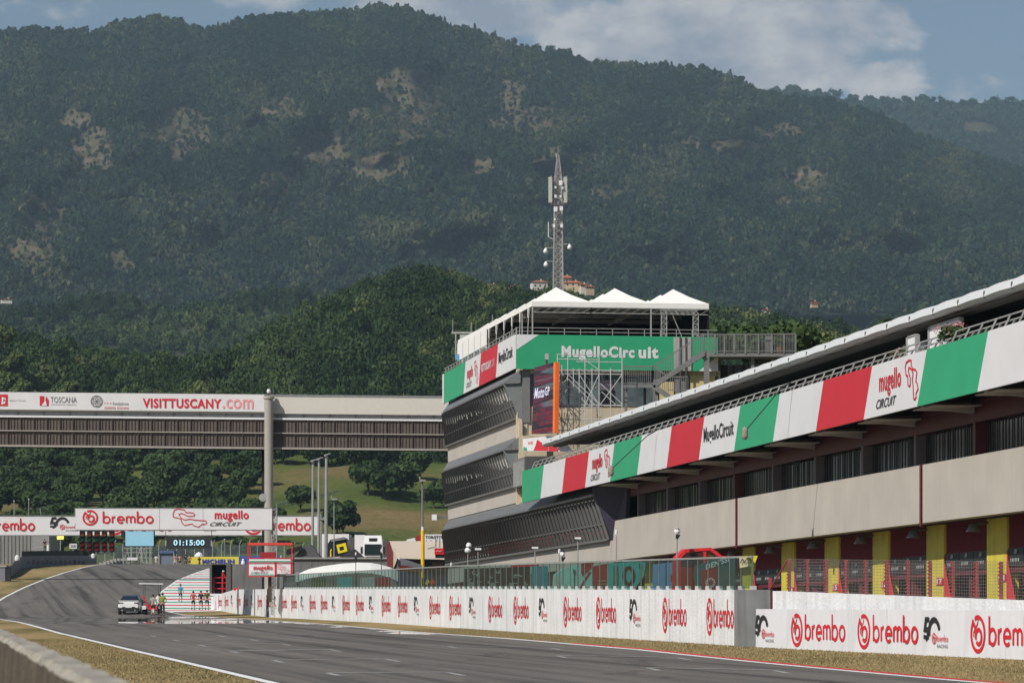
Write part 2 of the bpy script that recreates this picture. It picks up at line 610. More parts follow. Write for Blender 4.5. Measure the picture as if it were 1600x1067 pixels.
def mix_n(t, fac, a, b, mode='MIX'):
    m = nd(t, 'ShaderNodeMix', data_type='RGBA', blend_type=mode)
    for i, q in ((0, fac), (6, a), (7, b)):
        if isinstance(q, (int, float)): m.inputs[i].default_value = q
        elif isinstance(q, tuple): m.inputs[i].default_value = (*q, 1)
        else: t.links.new(q, m.inputs[i])
    return m.outputs[2]


def math_n(t, op, a, b=None, clamp=False):
    n = nd(t, 'ShaderNodeMath', operation=op, use_clamp=clamp)
    for i, q in enumerate((a, b)):
        if q is None: continue
        if isinstance(q, (int, float)): n.inputs[i].default_value = q
        else: t.links.new(q, n.inputs[i])
    return n.outputs[0]


def rng_n(t, v, a, b, c=0., d=1., smooth=False):
    n = nd(t, 'ShaderNodeMapRange')
    if smooth: n.interpolation_type = 'SMOOTHSTEP'
    for i, q in enumerate((a, b, c, d)): n.inputs[i + 1].default_value = q
    t.links.new(v, n.inputs[0])
    return n.outputs[0]


def make_grass():
    m, t, p = node_mat('dry_grass')
    g = nd(t, 'ShaderNodeNewGeometry').outputs['Position']
    big = noise_n(t, g, .12, 5, stretch=(1.6, .5, 1))
    fine = noise_n(t, g, 7, 4, .7)
    c = ramp_n(t, big, [(.34, (.15, .14, .06)), (.5, (.29, .23, .115)), (.68, (.38, .28, .15))])
    k = ramp_n(t, fine, [(.25, (.5, .5, .5)), (.75, (1.35, 1.3, 1.2))])
    t.links.new(mix_n(t, 1.0, c, k, 'MULTIPLY'), p.inputs['Base Color'])
    p.inputs['Roughness'].default_value = 1; p.inputs['Specular IOR Level'].default_value = .05
    b = nd(t, 'ShaderNodeBump'); b.inputs['Distance'].default_value = .08; t.links.new(fine, b.inputs['Height']); t.links.new(b.outputs[0], p.inputs['Normal'])
    return m


def make_meadow():
    m, t, p = node_mat('hill_meadow')
    g = nd(t, 'ShaderNodeNewGeometry').outputs['Position']
    big = noise_n(t, g, .02, 6, .6, stretch=(1, .8, 2.5))
    fine = noise_n(t, g, .7, 6, .75)
    c = ramp_n(t, big, [(.40, (.08, .12, .034)), (.50, (.13, .145, .048)), (.60, (.185, .15, .068)), (.72, (.24, .18, .09))])
    k = ramp_n(t, fine, [(.3, (.6, .62, .6)), (.72, (1.3, 1.25, 1.15))])
    t.links.new(mix_n(t, 1.0, c, k, 'MULTIPLY'), p.inputs['Base Color'])
    p.inputs['Roughness'].default_value = 1; p.inputs['Specular IOR Level'].default_value = .05
    b = nd(t, 'ShaderNodeBump'); b.inputs['Distance'].default_value = .5; t.links.new(fine, b.inputs['Height']); t.links.new(b.outputs[0], p.inputs['Normal'])
    return m


def make_asphalt():
    m, t, p = node_mat('asphalt')
    g = nd(t, 'ShaderNodeNewGeometry').outputs['Position']
    sx = nd(t, 'ShaderNodeSeparateXYZ'); t.links.new(g, sx.inputs[0])
    # coordinate across the straight
    ac = math_n(t, 'ADD', sx.outputs[0], math_n(t, 'MULTIPLY', sx.outputs[1], .184))
    crk = noise_n(t, g, 1.0, 8, .75, stretch=(.5, .09, 1))
    cb = nd(t, 'ShaderNodeCombineXYZ'); t.links.new(ac, cb.inputs[0]); t.links.new(sx.outputs[1], cb.inputs[1])
    lanes = noise_n(t, cb.outputs[0], 1.0, 5, .6, stretch=(1.1, .012, 1))
    patch = noise_n(t, cb.outputs[0], .35, 5, .6, stretch=(1, .12, 1))
    gr = noise_n(t, g, 9, 3, .7)
    c = ramp_n(t, patch, [(.3, (.128, .118, .107)), (.7, (.172, .160, .146))])
    c = mix_n(t, 1.0, c, ramp_n(t, lanes, [(.34, (.42, .42, .43)), (.48, (.88, .88, .88)), (.75, (1.2, 1.18, 1.14))]), 'MULTIPLY')
    c = mix_n(t, 1.0, c, ramp_n(t, gr, [(.25, (.75, .75, .75)), (.75, (1.22, 1.22, 1.22))]), 'MULTIPLY')
    c = mix_n(t, 1.0, c, ramp_n(t, crk, [(.36, (.72, .72, .73)), (.44, (1, 1, 1)), (.62, (1, 1, 1)), (.70, (1.25, 1.22, 1.18))]), 'MULTIPLY')
    t.links.new(c, p.inputs['Base Color'])
    # heat mirage imitated by a smooth glossy stretch mirroring what stands behind it
    w1 = noise_n(t, g, 1.0, 3, .6, stretch=(.10, .11, 1))
    win = math_n(t, 'MULTIPLY', rng_n(t, sx.outputs[1], 158, 200, 0, 1, True), rng_n(t, sx.outputs[1], 262, 270, 1, 0, True))
    win2 = math_n(t, 'MULTIPLY', rng_n(t, ac, 19.0, 22.0, 0, .9, True), math_n(t, 'MULTIPLY', rng_n(t, sx.outputs[1], 118, 140, 0, 1, True), rng_n(t, sx.outputs[1], 180, 215, 1, 0, True)))
    msk = math_n(t, 'ADD', w1, math_n(t, 'MULTIPLY', math_n(t, 'MAXIMUM', win, win2), .55))
    msk = rng_n(t, msk, .93, .99, 0, 1, True)
    t.links.new(rng_n(t, msk, 0, 1, .75, .012), p.inputs['Roughness'])
    t.links.new(rng_n(t, msk, 0, 1, .12, 1.0), p.inputs['Specular IOR Level'])
    rip = noise_n(t, g, 1.0, 3, .6, stretch=(.25, .9, 1))
    b = nd(t, 'ShaderNodeBump'); b.inputs['Distance'].default_value = .0016; b.inputs['Strength'].default_value = 1
    t.links.new(rip, b.inputs['Height']); t.links.new(b.outputs[0], p.inputs['Normal'])
    return m


GRASS = make_grass(); MEADOW = make_meadow(); ASPH = make_asphalt()
PAINT = mat('track_paint', (.72, .72, .72), .7, var=.12, scale=2, spec=.1, coord='Object')
PAINTR = mat('track_paint_red', (.55, .03, .04), .7, var=.12, scale=2, spec=.1)
PAINTG = mat('track_paint_green', (.04, .30, .15), .7, var=.12, scale=2, spec=.1)
PAINTD = mat('worn_paint', (.30, .30, .30), .8, var=.3, scale=2, spec=.1)

# ------------------------------------------------------------------ ground, track
rows = list(np.arange(-60, 60, 6)) + list(np.arange(60, 292, 2)) + list(np.arange(292, 503, 3))


def cols(Y):
    a, b, w = xl(Y), xr(Y), xw(Y)
    L = [a - 700, a - 300, a - 120, a - 50, a - 25, a - 12, a - 6, a - 3, a - 1]
    mid = [a + (b - a) * i / 8 for i in range(9)]
    if w < b + 1.2: w = b + 1.2
    R = [b + (w - b) * .33, b + (w - b) * .66, w, w + 3, w + 8, w + 16, w + 40, w + 120, w + 350, w + 700]
    return L, mid, R


V = []; nc = 0
for Y in rows:
    L, mid, R = cols(Y)
    c = L + mid + R; nc = len(c)
    for i, x in enumerate(c):
        z = gz(x, Y)
        if len(L) < i < len(L) + len(mid) - 1: z -= .03
        V.append((x, Y, z))
ground = grid_mesh('ground', V, len(rows), nc, GRASS)
V = []
for Y in rows:
    L, mid, R = cols(Y)
    for x in mid: V.append((x, Y, gz(x, Y) + .006))
track = grid_mesh('race_track', V, len(rows), 9, ASPH)


def strip(name, yr, f0, f1, dz, m, step=2.0):
    ys = np.arange(yr[0], yr[1] + .01, step)
    V = []
    for Y in ys:
        for x in (f0(Y), f1(Y)): V.append((x, Y, gz(x, Y) + dz))
    return grid_mesh(name, V, len(ys), 2, m)


strip('track_edge_line', (-40, 430), lambda Y: xl(Y) - .08, lambda Y: xl(Y) + .17, .014, PAINT)
strip('track_edge_line', (60, 430), lambda Y: xr(Y) - .22, lambda Y: xr(Y) - .02, .014, PAINT)
strip('kerb_line', (50, 110), lambda Y: xr(Y) - .01, lambda Y: xr(Y) + .22, .018, PAINTR)
strip('pit_lane', (60, 250), lambda Y: xw(Y) + .5, lambda Y: 34 + BB * Y - .8, .02, mat('pit_lane_asphalt', (.11, .11, .11), .8, var=.12, scale=.6, spec=.1))
# painted run-off with tricolour stripes
mb = MB()
rx1 = lambda Y: max((328 - 800) * Y / F + 1.2, xr(Y) + .4)
y = 276.0
k = 0
while y < 396:
    for dy, mi in ((3.9, 0), (2.1, 1), (3.9, 0), (2.1, 2)):
        n = 3
        for i in range(n):
            a = y + dy * i / n; b = y + dy * (i + 1) / n
            mb.face([(xr(a), a, gz(xr(a), a) + .02), (rx1(a), a, gz(rx1(a), a) + .02), (rx1(b), b, gz(rx1(b), b) + .02), (xr(b), b, gz(xr(b), b) + .02)], mi)
        y += dy
    k += 1
ro = mb.build('painted_runoff', [PAINT, PAINTR, PAINTG]); tag(ro, kind='structure')
# grid slot marks on the track
mb = MB()


def gp(px, py):
    Y = 8000 / (py - HY)
    for _ in range(5):
        x = (px - 800) * Y / F
        Y = F * (H - gz(x, Y)) / (py - HY)
    x = (px - 800) * Y / F
    return Vector((x, Y, gz(x, Y) + .012))


def gline(a, b, w):
    a = gp(*a); b = gp(*b); d = (b - a); L = Vector((d.x, d.y)).length; n = Vector((-d.y, d.x, 0)) / L * w / 2
    for i in range(4):
        p = a.lerp(b, i / 4); q = a.lerp(b, (i + 1) / 4)
        for r_ in (p, q): r_.z = gz(r_.x, r_.y) + .012
        mb.face([p - n, q - n, q + n, p + n])


for x0, x1, y0, y1 in ((426, 603, 1031, 1029), (511, 700, 1051, 1050), (360, 515, 1017, 1014), (310, 440, 1007, 1005), (270, 390, 999, 998), (235, 340, 992.5, 992),
                       (870, 1060, 1024, 1027), (1012, 1210, 1043, 1047), (700, 860, 1009, 1011)):
    gline((x0, y0), (x1, y1), .42)
    k = (y0 - HY) / 90
    gline((x0 + 1, y0 + .6), (x0 + 16 * k, y0 + 4 * k), .16)
    gline((x1, y1 + .6), (x1 + 20 * k, y1 + 4.5 * k), .16)
gline((240, 1018), (655, 1012.5), .25)
g_ = mb.build('grid_markings', [PAINTD]); tag(g_, kind='structure')

# ------------------------------------------------------------------ hills
U0 = np.arange(-900, 2501, 20.0)


def itp(x, pts):
    return np.interp(x, [p[0] for p in pts], [p[1] for p in pts])


SKA = [(-900, 600), (-100, 545), (0, 548), (80, 560), (200, 590), (320, 596), (380, 566), (440, 524), (500, 486), (560, 456), (650, 430), (700, 440), (760, 456), (830, 470),
       (950, 482), (1100, 500), (1250, 520), (1400, 540), (1600, 560), (2500, 640)]
SKB = [(-900, 500), (0, 486), (60, 472), (110, 452), (250, 454), (400, 444), (520, 436), (640, 434), (900, 452), (1050, 480), (1150, 500), (1300, 500), (1600, 480), (2500, 470)]


def za(u, Y):
    zc = H + (HY - itp(u, SKA) - 45) * 1150 / F
    base = np.interp(Y, YT, ZT)
    t = np.clip((Y - 740) / (1150 - 740), 0, 1); t = t * t * (3 - 2 * t)
    z = base * (1 - t) + zc * t
    t2 = np.clip((Y - 1150) / 350, 0, 1)
    return z - t2 * 45


ys = np.concatenate([np.arange(500, 760, 8.), np.arange(760, 1510, 18.)])
UU, YY = np.meshgrid(U0, ys)
XX = (UU - 800) * YY / F
ZZ = za(UU, YY)
bumps = vnoise(XX / 45, YY / 60, 3.0, 4)
ZZ = ZZ + bumps * 3.0 * np.clip((YY - 510) / 60, 0, 1)
_hillU, _hillY, _hillZ = U0, ys, ZZ


def hill_z(x, Y):
    u = 800 + F * x / Y
    i = np.clip(np.searchsorted(_hillY, Y) - 1, 0, len(_hillY) - 2); j = np.clip(np.searchsorted(_hillU, u) - 1, 0, len(_hillU) - 2)
    a = (Y - _hillY[i]) / (_hillY[i + 1] - _hillY[i]); b = (u - _hillU[j]) / 20.0
    Z = _hillZ
    return Z[i, j] * (1 - a) * (1 - b) + Z[i + 1, j] * a * (1 - b) + Z[i, j + 1] * (1 - a) * b + Z[i + 1, j + 1] * a * b


grid_mesh('hill', np.stack([XX, YY, ZZ], -1), len(ys), len(U0), MEADOW)

ysB = np.arange(1480, 2500, 34.)
UU, YY = np.meshgrid(U0, ysB)
XX = (UU - 800) * YY / F
zcB = H + (HY - itp(UU, SKB) - 26) * 2000 / F
t = np.clip((YY - 1480) / 520, 0, 1)
ZB = 60 * (1 - t) + zcB * t - np.clip((YY - 2000) / 480, 0, 1) * 60
ZB = ZB + vnoise(XX / 90, YY / 120, 9.0, 4) * 14 * np.clip((YY - 1480) / 100, 0, 1)
_BZ = ZB
FLOOR = mat('forest_floor', (.035, .045, .02), .95, var=.3, scale=.05)
grid_mesh('wooded_ridge', np.stack([XX, YY, ZB], -1), len(ysB), len(U0), FLOOR)

SKM = [(-700, 150), (-300, 60), (0, 44), (60, 38), (110, 42), (150, 42), (190, 30), (250, 19), (280, 26), (300, 38), (335, 38), (400, 20), (460, 18), (520, 12), (560, 9), (600, 3), (640, 8),
       (700, 32), (760, 47), (830, 69), (880, 76), (920, 92), (980, 96), (1050, 97), (1100, 102), (1140, 112), (1165, 122), (1190, 140), (1240, 146), (1300, 152), (1370, 172), (1450, 212),
       (1560, 246), (1700, 300), (2300, 420)]
UM = np.arange(-700, 2301, 5.0)
vm = np.linspace(0, 1, 190)
UU, VV = np.meshgrid(UM, vm)


def mtn_depth(UU, VV):
    n1 = vnoise(UU / 300 + VV * 1.5, VV * 2.2 - UU / 500, 1.7, 3)
    n2 = vnoise(UU / 110 - VV * 2.0, VV * 4.0 + UU / 300, 4.1, 4)
    ridge = 1 - np.abs(n1) * 2.2
    env = np.clip(4 * VV * (1.02 - VV), 0, 1)
    return 2500 + 1450 * VV ** 1.1 - (ridge * 120 + n2 * 95) * env


YM = mtn_depth(UU, VV)
PYM = 492 + (itp(UU, SKM) + 9 - 492) * VV
XM = (UU - 800) * YM / F
ZM = H + (HY - PYM) * YM / F
SCAR = [(640, 150, 62, 52), (440, 172, 40, 22), (285, 212, 52, 48), (800, 148, 26, 26), (825, 190, 75, 26), (600, 262, 60, 26), (65, 345, 44, 45), (50, 395, 50, 30),
        (190, 412, 22, 26), (145, 238, 40, 44), (430, 290, 34, 26), (1210, 207, 46, 16), (1150, 232, 50, 14), (1440, 212, 16, 12), (745, 265, 36, 22), (945, 305, 34, 18), (1262, 282, 30, 24),
        (560, 180, 24, 16), (500, 235, 50, 30), (860, 250, 30, 20), (120, 190, 26, 22), (1080, 225, 20, 14), (1225, 320, 16, 14), (640, 200, 34, 30)]
LUSH = [(640, 372, 130, 34), (500, 400, 60, 22), (770, 352, 60, 16), (20, 210, 30, 30)]


def scar(u, py):
    s = np.zeros(np.shape(u))
    for a, b, c, d in SCAR:
        s = np.maximum(s, 1 - ((u - a) / c) ** 2 - ((py - b) / d) ** 2)
    return np.clip(s, 0, 1)


nzm = vnoise(UU / 26, PYM / 18, 7.3, 4) * .8 + vnoise(UU / 9, PYM / 5, 1.3, 2) * .6
smk = scar(UU, PYM)
bare = np.clip((np.sqrt(smk) * 1.7 + nzm * .9 - .45) * 1.8, 0, 1)
m, t_, p_ = node_mat('mountain_ground')
ga = nd(t_, 'ShaderNodeNewGeometry').outputs['Position']
at = nd(t_, 'ShaderNodeAttribute', attribute_name='bare').outputs['Fac']
strata = noise_n(t_, ga, 1, 5, .7, stretch=(.006, .006, .16))
rk = ramp_n(t_, strata, [(.34, (.06, .055, .036)), (.5, (.15, .115, .085)), (.62, (.08, .07, .042)), (.72, (.23, .19, .15))])
sp = noise_n(t_, ga, .05, 5, .7)
rk = mix_n(t_, rng_n(t_, sp, .40, .56), rk, (.065, .065, .03))
t_.links.new(mix_n(t_, at, (.020, .028, .014), rk), p_.inputs['Base Color'])
p_.inputs['Roughness'].default_value = 1; p_.inputs['Specular IOR Level'].default_value = .02
MTN = m
# back slope rows
Xb = np.vstack([XM, XM[-1:] * 1.08, XM[-1:] * 1.25]); Yb = np.vstack([YM, YM[-1:] * 1.08, YM[-1:] * 1.25]); Zb = np.vstack([ZM, ZM[-1:] - 60, ZM[-1:] - 300])
bareb = np.vstack([bare, bare[-1:] * 0, bare[-1:] * 0])
grid_mesh('mountain', np.stack([Xb, Yb, Zb], -1), Xb.shape[0], Xb.shape[1], MTN, attrs={'bare': bareb})
SKF = [(900, 300), (1100, 190), (1190, 146), (1220, 138), (1260, 140), (1310, 150), (1360, 156), (1400, 158), (1430, 154), (1500, 157), (1600, 158), (1900, 150), (2500, 260)]
UF = np.arange(900, 2501, 10.); vf = np.linspace(0, 1, 60)
UF_, VF_ = np.meshgrid(UF, vf)
YF = 5000 + 900 * VF_ - vnoise(UF_ / 120, VF_ * 2, 2.2, 4) * 260
PYF = 330 + (itp(UF_, SKF) + 4 - 330) * VF_
bf = np.clip((1 - ((UF_ - 1525) / 32) ** 2 - ((PYF - 203) / 16) ** 2) * 2, 0, 1)
grid_mesh('far_mountain', np.stack([(UF_ - 800) * YF / F, YF, H + (HY - PYF) * YF / F], -1), 60, len(UF), MTN, attrs={'bare': bf})

# ------------------------------------------------------------------ foliage
def leaf_mat(name, c0, c1, c2):
    m, t, p = node_mat(name)
    a = nd(t, 'ShaderNodeAttribute', attribute_name='tint').outputs['Fac']
    t.links.new(ramp_n(t, a, [(0, c0), (.55, c1), (1, c2)]), p.inputs['Base Color'])
    p.inputs['Roughness'].default_value = .75; p.inputs['Specular IOR Level'].default_value = .15
    return m


LEAF = leaf_mat('foliage', (.018, .038, .011), (.052, .088, .025), (.13, .155, .05))
LEAFM = leaf_mat('mountain_foliage', (.012, .030, .016), (.032, .062, .027), (.12, .125, .045))
RNG = np.random.default_rng(11)


def crown_pts(n, size, R, Hh, seed, lobes=9, conifer=False):
    """quads (n,4,3) of leaf clumps filling a crown of radius R, height Hh, base at 0"""
    r = np.random.default_rng(seed)
    if conifer:
        h = r.random(n) ** 1.4; a = r.random(n) * 6.283; rr = (1 - h) * R * (.55 + .45 * r.random(n)) + .1
        C = np.stack([rr * np.cos(a), rr * np.sin(a), h * Hh], -1); Nn = np.stack([np.cos(a), np.sin(a), np.full(n, .5)], -1)
    else:
        lc = []; lr = []
        for k in range(lobes):
            a = r.random() * 6.283; q = R * .62 * math.sqrt(r.random()); z = Hh * (.28 + .5 * r.random())
            if k == 0: q = 0; z = Hh * .62
            lc.append((q * math.cos(a), q * math.sin(a), z)); lr.append(R * (.33 + .28 * r.random()))
        lc = np.array(lc); lr = np.array(lr)
        k = r.choice(lobes, n, p=lr ** 2 / (lr ** 2).sum())
        d = r.normal(size=(n, 3)); d /= np.linalg.norm(d, axis=1)[:, None]
        d[:, 2] = np.abs(d[:, 2]) * np.where(r.random(n) < .75, 1, -1)
        rr = lr[k] * (.72 + .36 * r.random(n))
        C = lc[k] + d * rr[:, None] * np.array([1, 1, .82]); Nn = d
        C[:, 2] = np.clip(C[:, 2], Hh * .04, None)
    # orientation: around outward normal with jitter
    Nn = Nn + r.normal(size=(n, 3)) * .55; Nn /= np.linalg.norm(Nn, axis=1)[:, None]
    T = np.cross(Nn, r.normal(size=(n, 3))); T /= np.linalg.norm(T, axis=1)[:, None]
    B = np.cross(Nn, T)
    s = size * (.6 + .8 * r.random(n))[:, None]
    T = T * s; B = B * s * (.5 + .5 * r.random(n))[:, None]
    Q = np.stack([C - T - B * .6, C + T * .7 - B, C + T + B * .7, C - T * .5 + B], 1)
    return Q


def forest(name, pts, hts, rad_, tmpl, tint_tree, label=None, m=None):
    """one object of many crowns, placed on points by geometry nodes"""
    n = len(pts); T = len(tmpl)
    me = bpy.data.meshes.new(name); me.vertices.add(n)
    me.vertices.foreach_set('co', np.asarray(pts, dtype=np.float32).ravel())
    def at(k, typ, a, f='value'):
        q = me.attributes.new(k, typ, 'POINT'); q.data.foreach_set(f, a)
    at('which', 'INT', RNG.integers(0, T, n).astype(np.int32)); at('ttint', 'FLOAT', np.asarray(tint_tree, dtype=np.float32))
    rot = np.zeros((n, 3), dtype=np.float32); rot[:, 2] = RNG.random(n) * 6.283; rot[:, :2] = RNG.normal(size=(n, 2)) * .06
    at('rot', 'FLOAT_VECTOR', rot.ravel(), 'vector')
    sc = np.stack([rad_, rad_ * (.85 + .3 * RNG.random(n)), hts], -1).astype(np.float32)
    at('scl', 'FLOAT_VECTOR', sc.ravel(), 'vector')
    me.update()
    o = link(name, me, m or LEAF)
    g = bpy.data.node_groups.new(name, 'GeometryNodeTree')
    g.interface.new_socket('Geometry', in_out='INPUT', socket_type='NodeSocketGeometry')
    g.interface.new_socket('Geometry', in_out='OUTPUT', socket_type='NodeSocketGeometry')
    gi = g.nodes.new('NodeGroupInput'); go = g.nodes.new('NodeGroupOutput')
    jn = g.nodes.new('GeometryNodeJoinGeometry')
    for q in reversed(tmpl):
        oi = g.nodes.new('GeometryNodeObjectInfo'); oi.inputs[0].default_value = q
        gti = g.nodes.new('GeometryNodeGeometryToInstance')
        g.links.new(oi.outputs['Geometry'], gti.inputs[0]); g.links.new(gti.outputs[0], jn.inputs[0])
    ip = g.nodes.new('GeometryNodeInstanceOnPoints'); ip.inputs['Pick Instance'].default_value = True
    def na(k, typ):
        q = g.nodes.new('GeometryNodeInputNamedAttribute'); q.data_type = typ; q.inputs[0].default_value = k; return q.outputs[0]
    e2r = g.nodes.new('FunctionNodeEulerToRotation'); g.links.new(na('rot', 'FLOAT_VECTOR'), e2r.inputs[0])
    g.links.new(gi.outputs[0], ip.inputs['Points']); g.links.new(jn.outputs[0], ip.inputs['Instance'])
    g.links.new(na('which', 'INT'), ip.inputs['Instance Index']); g.links.new(e2r.outputs[0], ip.inputs['Rotation']); g.links.new(na('scl', 'FLOAT_VECTOR'), ip.inputs['Scale'])
    g.links.new(ip.outputs[0], go.inputs[0])
    md = o.modifiers.new('Trees', 'NODES'); md.node_group = g
    tag(o, label, None, None, 'stuff')
    return o


def template(q, m, seed):
    r = np.random.default_rng(seed)
    o = quads_mesh('crown_template', q, m, tint=.10 * r.normal(size=len(q)))
    COL.objects.unlink(o)
    return o


def leaf_inst_mat(name, c0, c1, c2):
    m, t, p = node_mat(name)
    a = nd(t, 'ShaderNodeAttribute', attribute_name='tint').outputs['Fac']
    b = nd(t, 'ShaderNodeAttribute', attribute_name='ttint', attribute_type='INSTANCER').outputs['Fac']
    t.links.new(ramp_n(t, math_n(t, 'ADD', a, b, True), [(0, c0), (.5, c1), (1, c2)]), p.inputs['Base Color'])
    p.inputs['Roughness'].default_value = .75; p.inputs['Specular IOR Level'].default_value = .12
    return m


LEAFI = leaf_inst_mat('wood_foliage', (.014, .034, .010), (.046, .080, .023), (.13, .15, .05))
LEAFMI = leaf_inst_mat('mountain_foliage', (.009, .025, .014), (.024, .048, .025), (.082, .092, .040))
tm_s = [template(crown_pts(70, .19, 1, 1, 100 + i, 4), LEAFMI, i) for i in range(13)] + [template(crown_pts(110, .14, .55, 1.35, 200 + i, conifer=True), LEAFMI, i) for i in range(1)]
# mountain trees: sample uniformly on the surface
def sample_grid(X, Y, Z, n):
    nr, nc_ = X.shape
    e1 = np.stack([X[:-1, 1:] - X[:-1, :-1], Y[:-1, 1:] - Y[:-1, :-1], Z[:-1, 1:] - Z[:-1, :-1]], -1)
    e2 = np.stack([X[1:, :-1] - X[:-1, :-1], Y[1:, :-1] - Y[:-1, :-1], Z[1:, :-1] - Z[:-1, :-1]], -1)
    A = np.linalg.norm(np.cross(e1, e2), axis=-1).ravel()
    idx = RNG.choice(len(A), n, p=A / A.sum()); i = idx // (nc_ - 1); j = idx % (nc_ - 1)
    a = RNG.random(n); b = RNG.random(n)
    out = []
    for G in (X, Y, Z):
        out.append(G[i, j] * (1 - a) * (1 - b) + G[i, j + 1] * (1 - a) * b + G[i + 1, j] * a * (1 - b) + G[i + 1, j + 1] * a * b)
    return np.stack(out, -1)


pts = sample_grid(XM, YM, ZM, 118000)
u = 800 + F * pts[:, 0] / pts[:, 1]; py = HY - F * (pts[:, 2] - H) / pts[:, 1]
keep = (u > -420) & (u < 2000)
s_ = scar(u, py); nn = vnoise(u / 26, py / 18, 7.3, 4) * .8 + vnoise(u / 9, py / 5, 1.3, 2) * .6
bb = np.clip((np.sqrt(s_) * 1.7 + nn * .9 - .45) * 1.8, 0, 1)
keep &= RNG.random(len(u)) > bb * .70
pts, u, py, bb = pts[keep], u[keep], py[keep], bb[keep]
tint = .36 + vnoise(u / 120, py / 60, 2.0, 4) * .6 + vnoise(u / 22, py / 14, 5.0, 2) * .35 + RNG.normal(size=len(u)) * .20 - .25 * np.clip(1 - ((u - 430) / 170) ** 2 - ((py - 60) / 60) ** 2, 0, 1)
for a, b, c, d in LUSH:
    tint += np.clip(1 - ((u - a) / c) ** 2 - ((py - b) / d) ** 2, 0, 1) * .6
sz = 2.5 + 3.4 * RNG.random(len(u)) ** 2.2 - bb * 1.3
pts[:, 2] -= .5
o = forest('mountain_woods', pts, sz * 1.5, sz, tm_s, np.clip(tint, 0, 1), m=LEAFMI)
pf = sample_grid((UF_ - 800) * YF / F, YF, H + (HY - PYF) * YF / F, 9000)
uf = 800 + F * pf[:, 0] / pf[:, 1]; pyf = HY - F * (pf[:, 2] - H) / pf[:, 1]
kk = ((((uf - 1525) / 30) ** 2 + ((pyf - 203) / 12) ** 2) > 1) & (uf > 1100) & (uf < 2000)
pf = pf[kk]
sz = 8 + 3 * RNG.random(len(pf))
forest('far_mountain_woods', pf, sz * 1.2, sz, tm_s, .35 + RNG.normal(size=len(pf)) * .12, m=LEAFMI)
# ridge trees
XB = (UU * 0)
UUb, YYb = np.meshgrid(U0, ysB)
pb = sample_grid((UUb - 800) * YYb / F, YYb, _BZ, 17000)
ub = 800 + F * pb[:, 0] / pb[:, 1]
kk = (ub > -420) & (ub < 2000) & (pb[:, 1] < 2080)
pb = pb[kk]; ub = ub[kk]
tm_m = [template(crown_pts(330, .10, 1, 1, 300 + i, 9), LEAFI, i) for i in range(7)]
sz = 3.4 + 2.4 * RNG.random(len(pb))
HS = [(842, 14), (802, 12), (884, 12), (896, 14), (911, 8), (921, 10), (769, 10), (1272, 9), (1196, 9)]
kk = np.ones(len(pb), bool)
for a, b in HS: kk &= ~((np.abs(ub - a) < b) & (pb[:, 1] > 1800) & (pb[:, 1] < 2010))
pb = pb[kk]; ub = ub[kk]; sz = sz[kk]
tb = .30 + vnoise(pb[:, 0] / 120, pb[:, 1] / 120, 5., 3) * .5 + RNG.normal(size=len(pb)) * .14
forest('ridge_woods', pb, sz * 1.6, sz, tm_m, np.clip(tb, 0, 1))
# near hill wood (upper part reads as one mass)
n = 9000
ya_ = 740 + (1210 - 740) * RNG.random(n) ** .8
ua = -420 + 2300 * RNG.random(n)
pa = np.stack([(ua - 800) * ya_ / F, ya_, np.zeros(n)], -1)
pa[:, 2] = [hill_z(a, b) - 1 for a, b in pa[:, :2]]
# thin out overlapping trees on a coarse grid
seen = {}; kp = []
for i, (a, b) in enumerate(pa[:, :2]):
    kx = (int(a // 4.8), int(b // 6.2))
    if kx in seen: continue
    seen[kx] = 1; kp.append(i)
pa = pa[kp]; ua = ua[kp]
tm_n = [template(crown_pts(1700, .052, 1, 1, 400 + i, 13), LEAFI, i) for i in range(8)]
sz = 3.0 + 3.4 * RNG.random(len(pa)) ** 1.4
ta = .27 + vnoise(pa[:, 0] / 60, pa[:, 1] / 60, 8., 3) * .5 + RNG.normal(size=len(pa)) * .24
forest('hillside_wood', pa, sz * 1.65, sz, tm_n, np.clip(ta, 0, 1))
print('forest done', len(pts), len(pb), len(pa))

# ------------------------------------------------------------------ individual trees on the near slopes
def tree_proto(name, R, Hc, trunk, seed, n=2600, leaf=.36, lobes=13, tint=.3):
    t = thing(name, 'tree', 'tree', (0, 0, 0))
    q = crown_pts(n, leaf, R, Hc, seed, lobes)
    q[:, :, 2] += trunk * .75
    r = np.random.default_rng(seed)
    quads_mesh('crown', q, LEAF, parent=t, tint=np.clip(tint + r.normal(size=n) * .12, 0, 1))
    mb = MB()
    mb.tube((0, 0, -.6), (.1, .05, trunk), .055 * R + .08, .04 * R + .05, n=8)
    for k in range(6):
        a = k * 1.05 + r.random(); L = R * .6
        mb.tube((.08, .04, trunk * .85 + .1 * k), (L * math.cos(a), L * math.sin(a), trunk + Hc * .42), .10, .03, n=5)
    mb.tube((.1, .05, trunk), (0, 0, trunk + Hc * .6), .16, .04, n=6)
    mb.build('trunk', TREEBARK, t)
    return t


protos = [tree_proto('broadleaf_tree', 4.2, 7.0, 1.6, 1, tint=.22), tree_proto('broadleaf_tree', 3.4, 5.6, 1.2, 2, tint=.32, n=2200),
          tree_proto('broadleaf_tree', 4.8, 6.4, 1.3, 3, tint=.40, n=2900), tree_proto('broadleaf_tree', 3.0, 6.6, 1.4, 4, tint=.16, n=2200),
          tree_proto('shrub', 2.4, 2.6, .3, 5, tint=.36, n=1300, lobes=9), tree_proto('broadleaf_tree', 4.0, 6.0, 1.5, 6, tint=.72, n=2400)]
used_p = set()


